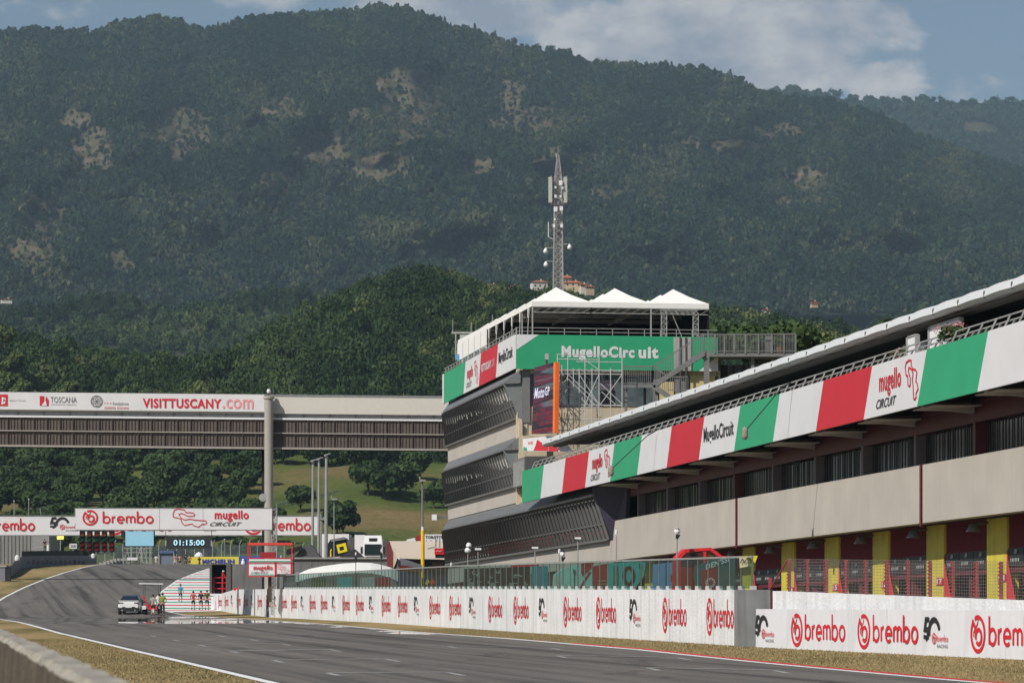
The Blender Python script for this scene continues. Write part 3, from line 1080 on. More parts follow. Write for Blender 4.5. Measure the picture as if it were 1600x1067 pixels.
def put_tree(k, px, Y, label, s=1.0, group=None, z=None, cat='tree'):
    x = (px - 800) * Y / F
    zz = float(hill_z(x, Y)) if z is None else z
    if k in used_p:
        o = dup(protos[k], (x, Y, zz - .15))
    else:
        o = protos[k]; o.location = (x, Y, zz - .15); used_p.add(k)
    o.rotation_euler[2] = (px * 7.3 + Y) % 6.28
    o.scale = (s, s, s * (.92 + .16 * ((px * 13 + Y) % 7) / 7))
    o['label'] = label; o['category'] = cat
    if group: o['group'] = group
    elif 'group' in o: del o['group']
    return o


rt = random.Random(5)
# named trees of the open meadow
put_tree(0, 470, 640, 'spreading green tree on the meadow just right of the footbridge column', .75)
put_tree(3, 535, 585, 'dark round tree standing alone on the meadow behind the tall lamp posts', 1.0)
put_tree(1, 527, 588, 'small dark tree leaning against the round lone tree on the meadow', .8)
put_tree(0, 575, 668, 'leftmost tree of the dark clump at the top of the meadow', 1.0)
put_tree(3, 600, 664, 'second tree from the left in the dark clump on the meadow', 1.15)
put_tree(2, 625, 672, 'broad tree in the middle of the dark clump on the meadow', .95)
put_tree(0, 560, 690, 'tree half hidden behind the left end of the dark meadow clump', 1.05)
put_tree(1, 650, 700, 'tree at the right end of the dark clump under the footbridge', 1.1)
put_tree(3, 585, 700, 'tall tree rising behind the dark meadow clump under the footbridge', 1.15)
put_tree(2, 678, 655, 'spreading tree beside the control tower on the meadow with its own shadow', .72)
put_tree(0, 697, 662, 'tree partly hidden by the left edge of the control tower', .85)
G_ = 'trees growing together on the slope left of the bridge column'
Lb = 'dark green tree growing among its like on the wooded slope left of the bridge column'
n = 0
for i in range(300):
    px = rt.uniform(-60, 425); Y = rt.uniform(575, 735)
    # small meadow gaps
    yy_ = HY - (tz(Y) - H) * F / Y
    if abs(px - 280) < 17 and 742 < yy_ < 765: continue
    if abs(px - 150) < 26 and 762 < yy_ < 782: continue
    if abs(px - 235) < 18 and 725 < yy_ < 745: continue
    if px > 405 and Y > 610: continue
    put_tree(rt.choice([0, 1, 1, 2, 3, 3]), px, Y, Lb, rt.uniform(.62, .95), G_)
    n += 1
    if n > 150: break
G_ = 'shrubs along the foot of the wooded slope'
for i in range(26):
    px = rt.uniform(-30, 425); Y = rt.uniform(535, 572)
    put_tree(4, px, Y, 'low green shrub at the foot of the wooded slope behind the far banner', rt.uniform(.6, 1.1), G_, cat='shrub')
G_ = 'trees at the foot of the wood above the bridge'
for i in range(70):
    px = rt.uniform(0, 720); Y = rt.uniform(735, 790)
    put_tree(rt.choice([0, 2, 1, 3]), px, Y, 'green tree at the lower edge of the wood seen over the footbridge', rt.uniform(.7, 1.0), G_)
for i, (px, py_, Y) in enumerate(((8, 500, 780), (20, 545, 770), (30, 590, 760), (105, 590, 765), (80, 610, 760), (10, 575, 765), (60, 575, 775))):
    put_tree(5, px, Y, 'yellowish flowering tree at the left edge of the wood above the footbridge', .8, 'yellow flowering trees at the left edge', z=H + (HY - py_ - 40) * Y / F)
# trees behind the pit building
for px, py_, Y, k, s, lab in ((1205, 492, 232, 2, .62, 'bright green tree behind the steel walkway railing'), (1185, 508, 230, 1, .5, 'small green tree left of the bright tree behind the walkway'),
                              (1232, 515, 229, 4, .8, 'bush at the right end of the steel walkway'), (1125, 497, 236, 1, .55, 'green tree beside the right end of the white roof tents'),
                              (1280, 522, 250, 5, .6, 'yellow green tree above the pit roof right of the walkway'), (1430, 484, 262, 5, .55, 'yellow green treetop above the pit roof at right'),
                              (1400, 494, 262, 1, .5, 'dark treetop beside the yellow green one above the pit roof'), (1262, 535, 246, 0, .5, 'green tree between walkway and pit roof'),
                              (1320, 520, 255, 5, .4, 'small yellow treetop just above the pit roof edge')):
    zt = H + (HY - py_) * Y / F
    hgt = {0: 8.3, 1: 6.6, 2: 7.4, 3: 7.7, 4: 2.8, 5: 7.2}[k] * s
    o = put_tree(k, px, Y, lab, s, z=zt - hgt, cat='tree' if k != 4 else 'bush')
    o['category'] = 'tree' if k != 4 else 'bush'
    # raised earth bank is below; add a taller trunk so that the tree stands on the ground
    mb = MB(); x = (px - 800) * Y / F
    t0 = gz(x, Y)
    mb.tube((0, 0, (t0 - (zt - hgt)) / s), (0, 0, .8), .26, .18, n=7)
    w = MB(); w.v = mb.v; w.f = mb.f; w.m = mb.m
    WL[o.name] = Vector(); me_o = w.build('lower_trunk', TREEBARK, o, loc=(0, 0, 0)); me_o.location = (0, 0, 0)

# ------------------------------------------------------------------ houses on the hillside
TILE = mat('roof_tiles', (.42, .13, .06), .8, var=.15, scale=1)
HWALL = mat('house_plaster', (.50, .37, .24), .8, var=.08, scale=.5)
HWALLW = mat('house_plaster_pale', (.62, .58, .5), .8, var=.08, scale=.5)


def house(px, pyb, Y, w, d, h, label, wm, ridge=1.6, hip=True, rot=.25):
    b = P(px, pyb, Y); w *= .66; d *= .7; h *= .72; ridge *= .75
    t = thing('house', label, 'house', b)
    R_ = Matrix.Rotation(rot, 3, 'Z')
    def q(x, y, z): return b + R_ @ Vector((x, y, z))
    def bx(mb, x0, x1, y0, y1, z0, z1):
        mb.hexa([q(x0, y0, z0), q(x1, y0, z0), q(x1, y1, z0), q(x0, y1, z0)], [q(x0, y0, z1), q(x1, y0, z1), q(x1, y1, z1), q(x0, y1, z1)])
    mb = MB(); bx(mb, -w / 2, w / 2, -d / 2, d / 2, -1.2 if abs(px - 840) > 90 else -3, h); mb.build('wall', wm, t)
    mb = MB(); e = .7; i = w * .28 if hip else -.0
    A = [q(-w / 2 - e, -d / 2 - e, h), q(w / 2 + e, -d / 2 - e, h), q(w / 2 + e, d / 2 + e, h), q(-w / 2 - e, d / 2 + e, h)]
    r0 = q(-w / 2 + i, 0, h + ridge); r1 = q(w / 2 - i, 0, h + ridge)
    mb.mesh(A + [r0, r1], [(0, 1, 5, 4), (1, 2, 5), (2, 3, 4, 5), (3, 0, 4), (3, 2, 1, 0)])
    rf = mb.build('roof', TILE, t)
    mb = MB(); bx(mb, w * .1, w * .1 + .7, -.4, .4, h + ridge * .5, h + ridge + .9); mb.build('chimney', wm, rf)
    for k in range(3):
        for z0 in ([1.2] if h < 4.5 else [1.2, 3.9]):
            x = -w / 2 + w * (k + .5) / 3
            mb = MB(); bx(mb, x - .5, x + .5, -d / 2 - .03, -d / 2 + .1, z0, z0 + 1.3); mb.build('window', DARK, t)


house(842, 452, 1950, 14.3, 9, 5.7, 'stone house with red hipped roof left of the radio mast', HWALLW)
house(802, 456, 1960, 9.9, 8, 4.2, 'low orange house furthest left with flat red roof', HWALL, 1.0)
house(884, 444, 1980, 8.8, 7, 5.1, 'small pink gabled house just right of the radio mast', HWALL, 2.0, False)
house(896, 450, 1940, 15.4, 8, 4.0, 'long red roofed house right of the mast in front of the gabled one', HWALL, 1.8, True, -.1)
house(911, 452, 1935, 5.5, 5, 3.7, 'tiny white house behind the first tent peak', HWALLW, 1.0, False)
house(921, 454, 1930, 7.7, 5, 2.9, 'small pale house furthest right of the hillside hamlet', HWALL, 1.0, False)
house(769, 451, 1970, 7.7, 6, 2.9, 'pale low building furthest left among hillside trees', HWALLW, .8, False)
house(1272, 478, 1950, 6, 5, 2.2, 'small red roofed house alone in the woods at right', HWALL, 1.4)
house(1196, 489, 1900, 7, 5, 2.4, 'pale house alone in the woods above the walkway', HWALLW, 1.0)
house(10, 472, 2150, 11, 7, 2.6, 'pale building half hidden by trees at the left edge', HWALLW, .8)

# ------------------------------------------------------------------ pit building
pit = thing('pit_building', 'long two storey pit building with tricolour banner, cream parapet and yellow garage pillars', 'building', FB(120, 0, 0))
mb = MB()
# masonry: cream parapet with vertical joints
joints = [168.2, F * 34 / (1151.5 + 55), F * 34 / (1440 + 55), F * 34 / (1730 + 55), 60]
for a, b in zip(joints[:-1], joints[1:]):
    m2 = MB(); m2.fbox(b + .12, a - .12, -.5, 0, 4.12, 6.19); m2.build('parapet_panel', CREAM, pit)
mb = MB(); mb.fbox(60, 168, -.62, -.12, 4.15, 6.1)
for j in joints[1:-1]:
    a = FB(j, .02, 4.1); mb.tube(FB(j, .03, 6.2), FB(j, .03, 4.0), .05)
mb.build('joint_backing', MAROON, pit)
mb = MB(); mb.fbox(60, 168, -9, -.6, 5.9, 6.14); mb.fbox(60, 168, -9, -.5, 4.3, 4.5)
mb.fbox(60, 168, -9.3, -9, -2.5, 11.0)
mb.build('floor_slab', CREAM, pit)
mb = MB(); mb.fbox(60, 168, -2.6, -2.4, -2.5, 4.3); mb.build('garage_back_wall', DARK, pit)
# garages
YC = lambda k: F * 35.1 * (7.844e-4 + (14 - k) * .394e-4) - 1.1
YW = lambda k: F * 34.6 * (7.844e-4 + (14 - k) * .394e-4) + .7   # pillar centre of the numbered garage
for k in range(9, 22):
    yc = YC(k)
    if yc > 167 or yc < 63: continue
    m2 = MB(); m2.fbox(yc - 1.05, yc + 1.05, -1.5, -1.1, -2.5, 4.12)
    m2.build('pillar', YELLOW, pit)
    # number plate
    fn = frame(FB(yc - .22, -1.09, 1.94), FB(yc - 1, -.74, 1.45) - FB(yc, -.74, 1.45), (0, 0, 1), (-1, -.17, 0))
    m2 = MB(); rect(m2, fn, 0, .83, 0, .27, .02, 0)
    txt(m2, str(k), fn, .1, .73, .035, .235, .03, 1, bold=.03)
    m2.build('number_plate', [RED, WHITE], pit)
    # flood lamp
    c = FB(yc + .9, -.6, 3.85)
    m2 = MB(); m2.lathe((c.x, c.y, c.z), [(.08, .13), (.16, .11), (.19, -.03), (.27, -.16), (.24, -.17)], 10)
    m2.tube(c + Vector((.0, 0, .1)), FB(yc + .9, -1.1, 4.0), .035)
    m2.build('flood_lamp', mat('lamp_housing', (.12, .12, .12), .5), pit, smooth=True)
    # opening between this pillar and the next (nearer) one
    y1 = yc - 1.05; y0 = YC(k + 1) + 1.05
    m2 = MB()
    nsl = 16
    for i in range(nsl):
        h0 = 3.05 + (4.15 - 3.05) * i / nsl; h1 = 3.05 + (4.15 - 3.05) * (i + 1) / nsl
        m2.hexa([FB(y0, -1.5, h0), FB(y0, -1.16, h0), FB(y1, -1.16, h0), FB(y1, -1.5, h0)], [FB(y0, -1.5, h1), FB(y0, -1.21, h1), FB(y1, -1.21, h1), FB(y1, -1.5, h1)])
    m2.build('shutter', SHUTTER, pit)
    L = y1 - y0
    for i in range(3):
        a = y1 - L * i / 3 - .03; b = y1 - L * (i + 1) / 3 + .03
        m2 = MB(); m2.fbox(b, a, -1.4, -1.14, 2.45, 3.05, 0)
        fn = frame(FB(a, -1.13, 2.45), FB(a - 1, -1.07, 0) - FB(a, -1.07, 0), (0, 0, 1), (-1, -.17, 0))
        w = a - b
        poly(m2, fn, [(w * .42, .42), (w * .5, .40), (w * .62, .44), (w * .60, .56), (w * .46, .55)], .012, 1)
        for b_ in range(6 - i % 2):
            rect(m2, fn, w * (.2 + b_ * .1), w * (.2 + b_ * .1 + .05 + .02 * ((b_ + i) % 2)), .15, .26, .014, 1)
        m2.build('header_sign', [mat('header_black', (.025, .027, .028), .5), mat('header_print', (.35, .35, .35), .6)], pit)
    m2 = MB(); m2.fbox(y0, y1, -1.4, -1.2, 2.25, 2.43); m2.fbox(y1 - L * .52, y1 - L * .46, -1.6, -1.3, -2.5, 2.3)
    m2.fbox(y1 - L * .9, y1 - L * .55, -1.9, -1.8, .6, 1.7)
    m2.build('door_frame', MAROON, pit)
    m2 = MB()
    # curved red feather banner beside the pillar
    fn = frame(FB(y1 - .02, -1.12, -.5), FB(y1 - 1, -.98, 0) - FB(y1, -.98, 0), (0, 0, 1), (-1, -.17, 0))
    pts = [(0, -.6), (0, 3.5), (.12, 2.95), (.40, 2.5), (.78, 1.9), (1.0, 1.2), (1.02, -.6)]
    m2.prism([fn(a, b, 0) for a, b in pts], FB(0, .03, 0) - FB(0, 0, 0))
    m2.build('feather_banner', mat('flag_red', (.55, .02, .03), .6), pit)
# first floor: windows in bays
m2 = MB(); m2.fbox(60, 166, -.75, -.45, 7.38, 8.05); m2.fbox(60, 166, -2.2, -.3, 7.95, 8.1); m2.build('lintel_beam', MAROON, pit)
for k in range(9, 22):
    yb = YW(k)
    if yb > 164 or yb < 63: continue
    m2 = MB(); m2.fbox(yb - .12, yb + .12, -.8, -.42, 6.1, 7.4); m2.build('window_post', MAROON if k in (13, 18) else mat('post_grey', (.16, .13, .13), .5), pit)
    y1 = yb - .12; y0 = yb - 6.81 + .12
    m2 = MB(); m2.fbox(y0, y1, -.85, -.78, 6.15, 7.4); w_ = m2.build('window', mat('window_glass', (.02, .022, .022), .12, spec=.5), pit)
    m2 = MB(); rb = random.Random(k)
    y = y0 + .1
    while y < y1 - .1:
        wd = rb.uniform(.05, .16); m2.fbox(y, y + wd, -.775, -.765, 6.18, 7.36, 0); y += wd + rb.uniform(.05, .3)
    m2.build('blind', mat('dark_blind', (.035, .038, .032), .6, var=.3), w_)
# banner
bands = [186.4 - 6.49 * i for i in range(20)]
cols_ = [GREEN, BANNERW, BRED, BANNERW]
fnB = lambda O, off0=0: None
dU = FB(-1, 0, 0) - FB(0, 0, 0)
for i in range(19):
    a = bands[i]; b = bands[i + 1]
    if a < 60: break
    mt = [GREEN, BANNERW, BRED, BANNERW][i % 4]
    sl = .55
    pts = [FB(a + sl, 1.52, 7.92), FB(b + sl, 1.52, 7.92), FB(b - sl, 1.52, 9.76), FB(a - sl, 1.52, 9.76)]
    if i == 0: pts[0] = FB(a, 1.52, 7.92); pts[3] = FB(a, 1.52, 9.76)
    m2 = MB(); m2.prism(pts, FB(0, 1.44, 0) - FB(0, 1.52, 0))
    pan = m2.build('banner_panel', mt, pit)
    if i % 4 == 3:
        fn = frame(FB(a, 1.53, 7.92), dU, (0, 0, 1), (-1, -.17, 0))
        m3 = MB()
        if (i // 4) % 2 == 0:
            mugello_word(m3, fn, 1.1, 4.1, .25, 1.55, .01, 0, 1)
            track_outline(m3, fn, 4.75, 5.95, .25, 1.65, .07, .01, 0) if False else ribbon(m3, fn, [(4.6 + (c - 118) / 102 * 1.5, 1.65 - (b_ - 937) / 183 * 1.4) for b_, c in TRK], .075, .01, 0, True)
        else:
            txt(m3, 'MugelloCircuit', fn, .45, 5.9, .5, 1.35, .01, 1, bold=.02)
        m3.build('lettering', [BRED, BLACK], pan)
m2 = MB(); m2.fbox(60, 186.4, 1.30, 1.42, 7.95, 9.72); m2.fbox(60, 168, -.4, 1.42, 9.55, 9.7); m2.build('banner_backing', GREYP, pit)
for k in range(8, 22):
    yb = YW(k)
    if yb > 170 or yb < 62: continue
    m2 = MB(); m2.hexa([FB(yb - .1, -.4, 7.68), FB(yb - .1, 1.35, 7.86), FB(yb + .1, 1.35, 7.86), FB(yb + .1, -.4, 7.68)], [FB(yb - .1, -.4, 8.1), FB(yb - .1, 1.35, 8.0), FB(yb + .1, 1.35, 8.0), FB(yb + .1, -.4, 8.1)])
    m2.fbox(yb - 1.2, yb + 1.2, -.3, 1.3, 7.86, 7.9)
    m2.build('bracket', CREAM, pit)
# roof terrace
m2 = MB(); m2.fbox(60, 182, -6.5, 1.3, 8.35, 8.5); m2.build('terrace_floor', DGREY, pit)
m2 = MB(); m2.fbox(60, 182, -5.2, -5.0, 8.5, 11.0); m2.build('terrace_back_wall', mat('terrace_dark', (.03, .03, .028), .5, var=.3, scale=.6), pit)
for k in range(15):
    yb = 64 + k * 8.1
    m2 = MB(); m2.fbox(yb - .1, yb + .1, -4.9, -4.7, 8.5, 10.95); m2.fbox(yb - .08, yb + .08, -2.3, -2.15, 8.5, 10.95); m2.build('terrace_post', STEEL if k % 3 == 0 else DGREY, pit)
for k in range(4):
    yb = 84 + k * 26
    m2 = MB(); m2.fbox(yb, yb + 4.5, -4.95, -4.85, 8.5, 10.4); o_ = m2.build('terrace_door_panel', mat('old_beige', (.16, .15, .12), .8), pit)
    m2 = MB(); m2.fbox(yb + .6, yb + 1.6, -4.84, -4.8, 9.0, 9.9); m2.fbox(yb + 2.4, yb + 3.4, -4.84, -4.8, 9.0, 9.9); m2.build('pane', DARK, o_)
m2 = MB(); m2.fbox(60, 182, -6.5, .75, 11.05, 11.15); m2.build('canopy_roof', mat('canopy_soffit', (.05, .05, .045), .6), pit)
# scalloped white canopy edge, one rolled section per bay
nb = 0
y = 182.0
while y > 62 and nb < 60:
    a = y; b = y - 2.72; m2 = MB(); vs = []; fs = []
    NL = 6; prof = [(.55, 10.98), (1.0, 10.90), (1.16, 11.02), (1.10, 11.26), (.75, 11.36), (.2, 11.30)]
    for j in range(NL + 1):
        q = j / NL; yy2 = a - .03 + (b - a + .06) * q; lift = .055 * math.sin(math.pi * q)
        for o_, h_ in prof: vs.append(FB(yy2, o_, h_ + lift * (1 if h_ > 11.1 else .45)))
    npf = len(prof)
    for j in range(NL):
        for i in range(npf - 1): fs.append((j * npf + i, j * npf + i + 1, (j + 1) * npf + i + 1, (j + 1) * npf + i))
    fs.append(tuple(range(npf))); fs.append(tuple(range(NL * npf, (NL + 1) * npf))[::-1])
    m2.mesh(vs, fs, 0)
    m2.fbox(b - .05, b + .05, .9, 1.15, 10.98, 11.2, 1)
    m2.fbox(b, a, .1, .55, 10.90, 10.98, 2)
    m2.build('canopy_edge', [mat('canopy_white', (.66, .67, .68), .35, var=.04), DGREY, GREYP], pit, smooth=False)
    y = b; nb += 1
# railing on the banner top
m2 = MB()
for h_ in (9.98, 10.16): m2.bar(FB(184, 1.2, h_), FB(60, 1.2, h_), .06, .045)
y = 184
while y > 60:
    m2.bar(FB(y, 1.42, 9.70), FB(y, 1.2, 10.18), .07, .05); m2.bar(FB(y, 1.2, 9.76), FB(y - .5, 1.2, 9.98), .05); y -= 1.35
m2.build('railing', STEEL, pit)
# end of the pit building's first floor (dark recess next to the tower)
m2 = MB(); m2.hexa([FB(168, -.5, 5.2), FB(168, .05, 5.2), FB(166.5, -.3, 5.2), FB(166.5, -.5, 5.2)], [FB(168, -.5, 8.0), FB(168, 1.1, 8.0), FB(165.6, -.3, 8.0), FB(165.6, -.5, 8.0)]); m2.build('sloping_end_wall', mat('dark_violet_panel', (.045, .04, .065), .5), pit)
m2 = MB(); m2.fbox(161.2, 165.5, -1.4, -.9, 6.1, 8.0); m2.build('end_wall', mat('brownish_grey_panel', (.16, .14, .12), .7), pit)  # plain brownish grey panel

# planters and partitions on the terrace
GLIT = mat('planter_green', (.05, .10, .03), .8, var=.3)


def planter(Y, o, h, n, label, flowers=True):
    c = FB(Y, o, h)
    t = thing('planter', label, 'planter', c)
    mb = MB(); mb.box(c.x - .35, c.x + .35, c.y - .8, c.y + .8, c.z, c.z + .35)
    mb.build('box', GREYP, t)
    r = np.random.default_rng(int(Y * 10)); q = crown_pts(n, .06, .55, .75, int(Y), 7) + np.array([c.x, c.y, c.z + .3])
    quads_mesh('foliage', q, LEAF, t, tint=np.clip(.4 + r.normal(size=n) * .2, 0, 1))
    if flowers:
        q = crown_pts(80, .045, .58, .85, int(Y) + 1, 7) + np.array([c.x, c.y, c.z + .32])
        quads_mesh('blossom', q, mat('pink_blossom', (.40, .16, .17), .7), t, tint=np.zeros(80))


planter(F * 32.9 / (1480 + 55), 1.0, 9.45, 500, 'pink flowering planter against the white panel on the pit terrace')
planter(F * 32.9 / (1493 + 55), 1.0, 9.4, 500, 'planter of mixed pink and green right of the white panel on the terrace')
planter(F * 33.4 / (1413 + 55), .6, 9.35, 400, 'red flowering planter left of the small white kiosk on the terrace')
planter(F * 33.0 / (867 + 55), .9, 8.9, 500, 'green shrub in a planter at the far end of the pit terrace', False)


def partition(px0, px1, o, h0, h1, label, mt):
    Y0 = F * (34 - 1.0145 * o) / (px0 + 55); Y1 = F * (34 - 1.0145 * o) / (px1 + 55)
    t = thing('partition_wall', label, 'partition', FB((Y0 + Y1) / 2, o, h0))
    m2 = MB(); m2.fbox(Y1, Y0, o - .06, o, h0, h1); m2.build('panel', mt, t)
    m2 = MB(); m2.fbox(Y0 - .06, Y0 + .06, o - .1, o + .04, h0, h1 + .02); m2.fbox(Y1 - .06, Y1 + .06, o - .1, o + .04, h0, h1 + .02); m2.fbox(Y1 + .07, Y0 - .07, o - .09, o + .03, h1, h1 + .06)
    m2.build('frame', STEEL, t)
    return t


PANW = mat('partition_white', (.72, .72, .74), .6)
partition(1452, 1500, .75, 9.0, 10.7, 'tall white partition with pink flowers in front on the pit terrace', PANW)
partition(1418, 1432, .9, 9.0, 10.55, 'narrow white upright panel of the small terrace kiosk', PANW)
partition(1433, 1449, .2, 9.0, 10.4, 'grey shaded panel of the small terrace kiosk', PANW)
partition(1503, 1540, -.9, 9.0, 10.5, 'grey partition half lost in the shade of the terrace', GREYP)
# microphones on booms hanging off the banner
for px0, py0, px1, py1, lab in ((1222, 605, 1164, 674, 'furry microphone on a black boom hanging before the middle green banner panel'),
                                (1012, 680, 955, 733, 'furry microphone on a black boom hanging before the far green banner panel')):
    Y = F * 32.0 / (px0 + 55)
    a = P(px0, py0, Y); b = P(px1, py1, Y)
    t = thing('boom_microphone', lab, 'microphone', b)
    m2 = MB(); m2.tube(a, b, .022); m2.tube(a + Vector((.35, 0, .2)), a, .03); m2.build('boom', BLACK, t)
    m2 = MB(); m2.lathe((b.x, b.y, b.z - .32), [(.04, 0), (.11, .05), (.13, .16), (.11, .28), (.12, .34), (.10, .44), (.03, .5)], 10)
    m2.build('windshield', mat('grey_fur', (.30, .27, .22), 1, bump=1, bscale=60), t, smooth=True)

# ------------------------------------------------------------------ control tower
tw = thing('control_tower', 'three storey race control tower with slanted glass galleries and green banner front', 'building', FB(205, 0, 0))
Yn, Yf = 195.4, 224.8
CN = FB(Yn, 0, 0)
RX_ = Vector((.9857, .1686, 0))


def FT(f, d, h, o=0.0):
    """front (camera-facing) wall of the tower: f metres to the right, d metres behind the wall plane"""
    Y = Yn + f * .1686
    p = CN + RX_ * f + Vector((-.1686, .9857, 0)) * d
    return Vector((p.x, p.y, H + h - .0116 * Yn))


def ftbox(mb, f0, f1, d0, d1, h0, h1, m=0):
    mb.hexa([FT(f0, d0, h0), FT(f1, d0, h0), FT(f1, d1, h0), FT(f0, d1, h0)], [FT(f0, d0, h1), FT(f1, d0, h1), FT(f1, d1, h1), FT(f0, d1, h1)], m)


m2 = MB(); ftbox(m2, .3, 12.0, .42, 28.5, -2.5, 17.2); m2.build('core', mat('core_dark', (.05, .05, .05), .7), tw)


def gallery(name, ya, yb, heave, hbot, n):
    # slanted glazing leaning outwards at the top
    yt = yb - 3.2; g = MB(); g.mesh([FB(ya, .12, hbot), FB(yb, .12, hbot), FB(yt, .85, heave), FB(ya, .85, heave), FB(ya, -.3, hbot), FB(yb, -.3, hbot), FB(yt, -.3, heave), FB(ya, -.3, heave)],
                     [(0, 1, 2, 3), (0, 3, 7, 4), (1, 5, 6, 2), (0, 4, 5, 1), (3, 2, 6, 7)])
    w = g.build('window_band', DKGLASS, tw)
    fr = MB(); bl = MB(); r = random.Random(n)
    for i in range(n + 1):
        y = ya + (yb - ya) * i / n; y2 = ya + (yt - ya) * i / n
        fr.bar(FB(y, .18, hbot), FB(y2, .92, heave), .08, .14, up=(1, 0, 0))
    hm = hbot + (heave - hbot) * .36
    om = .12 + .73 * .36
    fr.bar(FB(ya, om + .03, hm), FB(yb - 1.2, om + .03, hm), .05, .08)
    fr.bar(FB(ya, .2, hbot), FB(yb, .2, hbot), .16, .12); fr.bar(FB(ya, .9, heave), FB(yt, .9, heave), .12, .1)
    fr.build('mullions', mat('mullion_grey', (.15, .15, .147), .45, .2), w)
    for i in range(n):
        y0 = ya + (yt - ya) * i / n; y1 = ya + (yt - ya) * (i + 1) / n
        tt = .52 + r.random() * .14 if n < 40 else .90
        q = lambda t_: (.12 + .73 * t_ + .025, hbot + (heave - hbot) * t_)
        a = q(tt); b = q(.93)
        bl.face([FB(y0 + (y1 - y0) * .5, *a), FB(y1, *a), FB(y1, *b), FB(y0 + (y1 - y0) * .5, *b)])
    bl.build('pale_slits', mat('slit_pale', (.8, .8, .76), .7), w)  # pale strips over the upper part of each pane
    return w


gallery('top', Yn, Yf, 15.6, 13.5, 28)
gallery('middle', Yn, Yf, 11.55, 9.37, 28)
lowg = gallery('low', 168.2, Yf, 7.52, 5.22, 54)
for ya, yb, he, ht in ((Yn, Yf, 15.6, 16.45), (Yn, Yf, 11.55, 12.42), (168.2, Yf, 7.52, 8.33)):
    m2 = MB(); m2.hexa([FB(ya - .2, 1.08, he - .05), FB(yb - 4.6, 1.08, he - .05), FB(yb, .1, he), FB(ya - .2, .1, he)], [FB(ya - .2, 1.08, he + .06), FB(yb - 4.6, 1.08, he + .06), FB(yb, .05, ht), FB(ya - .2, .05, ht)])
    m2.build('sloping_eave', mat('eave_lead', (.20, .205, .21), .45, .3, var=.1, streak=.25), tw)
for ya, yb, h0, h1, nj in ((Yn, Yf, 12.40, 13.46, 1), (Yn, Yf, 8.37, 9.33, 1), (168.2, Yf, 3.9, 5.18, 2)):
    m2 = MB(); m2.fbox(ya, yb, -.35, .06, h0, h1); m2.build('parapet', CREAM, tw)
m2 = MB(); m2.fbox(168.2, Yf, -.6, -.1, -2.5, 3.95); m2.build('ground_floor_wall', MAROON, tw)
m2 = MB(); m2.fbox(168.4, Yn, -3.5, -.3, 5.0, 8.4); m2.build('lower_core', DARK, tw)
# side banner
bt = [224.9, 216.0, 205.8, 200.6, Yn]; Lf = None
segs = [(225.0, 224.3, BANNERW), (224.3, 215.0, GREEN), (215.0, 208.6, BANNERW), (208.6, 201.9, BRED), (201.9, Yn, BANNERW)]
for i, (a, b, mt) in enumerate(segs):
    sl = .45
    m2 = MB(); m2.prism([FB(a + (sl if i > 1 else 0), .42, 16.5), FB(b + (sl if 0 < i < 4 else 0), .42, 16.5), FB(b - (sl if 0 < i < 4 else 0), .42, 18.58), FB(a - (sl if i > 1 else 0), .42, 18.58)], FB(0, .34, 0) - FB(0, .42, 0))
    pan = m2.build('banner_panel', mt, tw)
    fn = frame(FB(a, .43, 16.5), dU, (0, 0, 1), (-1, -.17, 0)); m3 = MB(); w = a - b
    if i == 2:
        mugello_word(m3, fn, .9, 3.6, .25, 1.6, .012, 0, 1); ribbon(m3, fn, [(4.2 + (c - 118) / 102 * 1.5, 1.75 - (b_ - 937) / 183 * 1.5) for b_, c in TRK], .07, .012, 0, True)
    elif i == 3:
        txt(m3, 'VISITTUSCANY', fn, .6, 4.5, .8, 1.3, .012, 2, bold=.03); txt(m3, '.com', fn, 4.6, 5.9, .8, 1.3, .012, 3, bold=.01)
    elif i == 4:
        txt(m3, 'MugelloCircuit', fn, .7, 5.8, .55, 1.5, .012, 1, bold=.02)
    if m3.v: m3.build('lettering', [BRED, BLACK, WHITE, PINK], pan)
# front banner
m2 = MB()
ftbox(m2, -.4, 12.2, -.42, -.34, 16.45, 18.55)
pan = m2.build('front_banner', GREEN, tw)
fn = lambda u, v, off=0: FT(u, -.43 - off, v)
m3 = MB(); m3.face([fn(-.4, 17.6, .004), fn(-.4, 18.55, .004), fn(1.0, 18.55, .004)][::-1])
txt(m3, 'MugelloCirc', fn, 2.4, 6.95, 17.0, 17.9, .01, 0, bold=.045); txt(m3, 'uit', fn, 7.2, 8.45, 17.18, 17.9, .01, 0, bold=.045)
m3.build('lettering', WHITE, pan)
m2 = MB(); ftbox(m2, 9.4, 10.5, -.5, -.44, 16.45, 18.5); ftbox(m2, 9.75, 9.85, -.56, -.51, 14, 18.5, 1); ftbox(m2, 10.1, 10.2, -.56, -.51, 14, 18.5, 1); m2.build('grey_cladding', [mat('cladding', (.40, .38, .37), .6, streak=.2), DGREY], tw)
m2 = MB(); m2.face([fn(12.2, 16.45, .01), fn(12.2, 17.4, .01), fn(11.0, 16.45, .01)]); m2.build('white_corner', WHITE, tw)
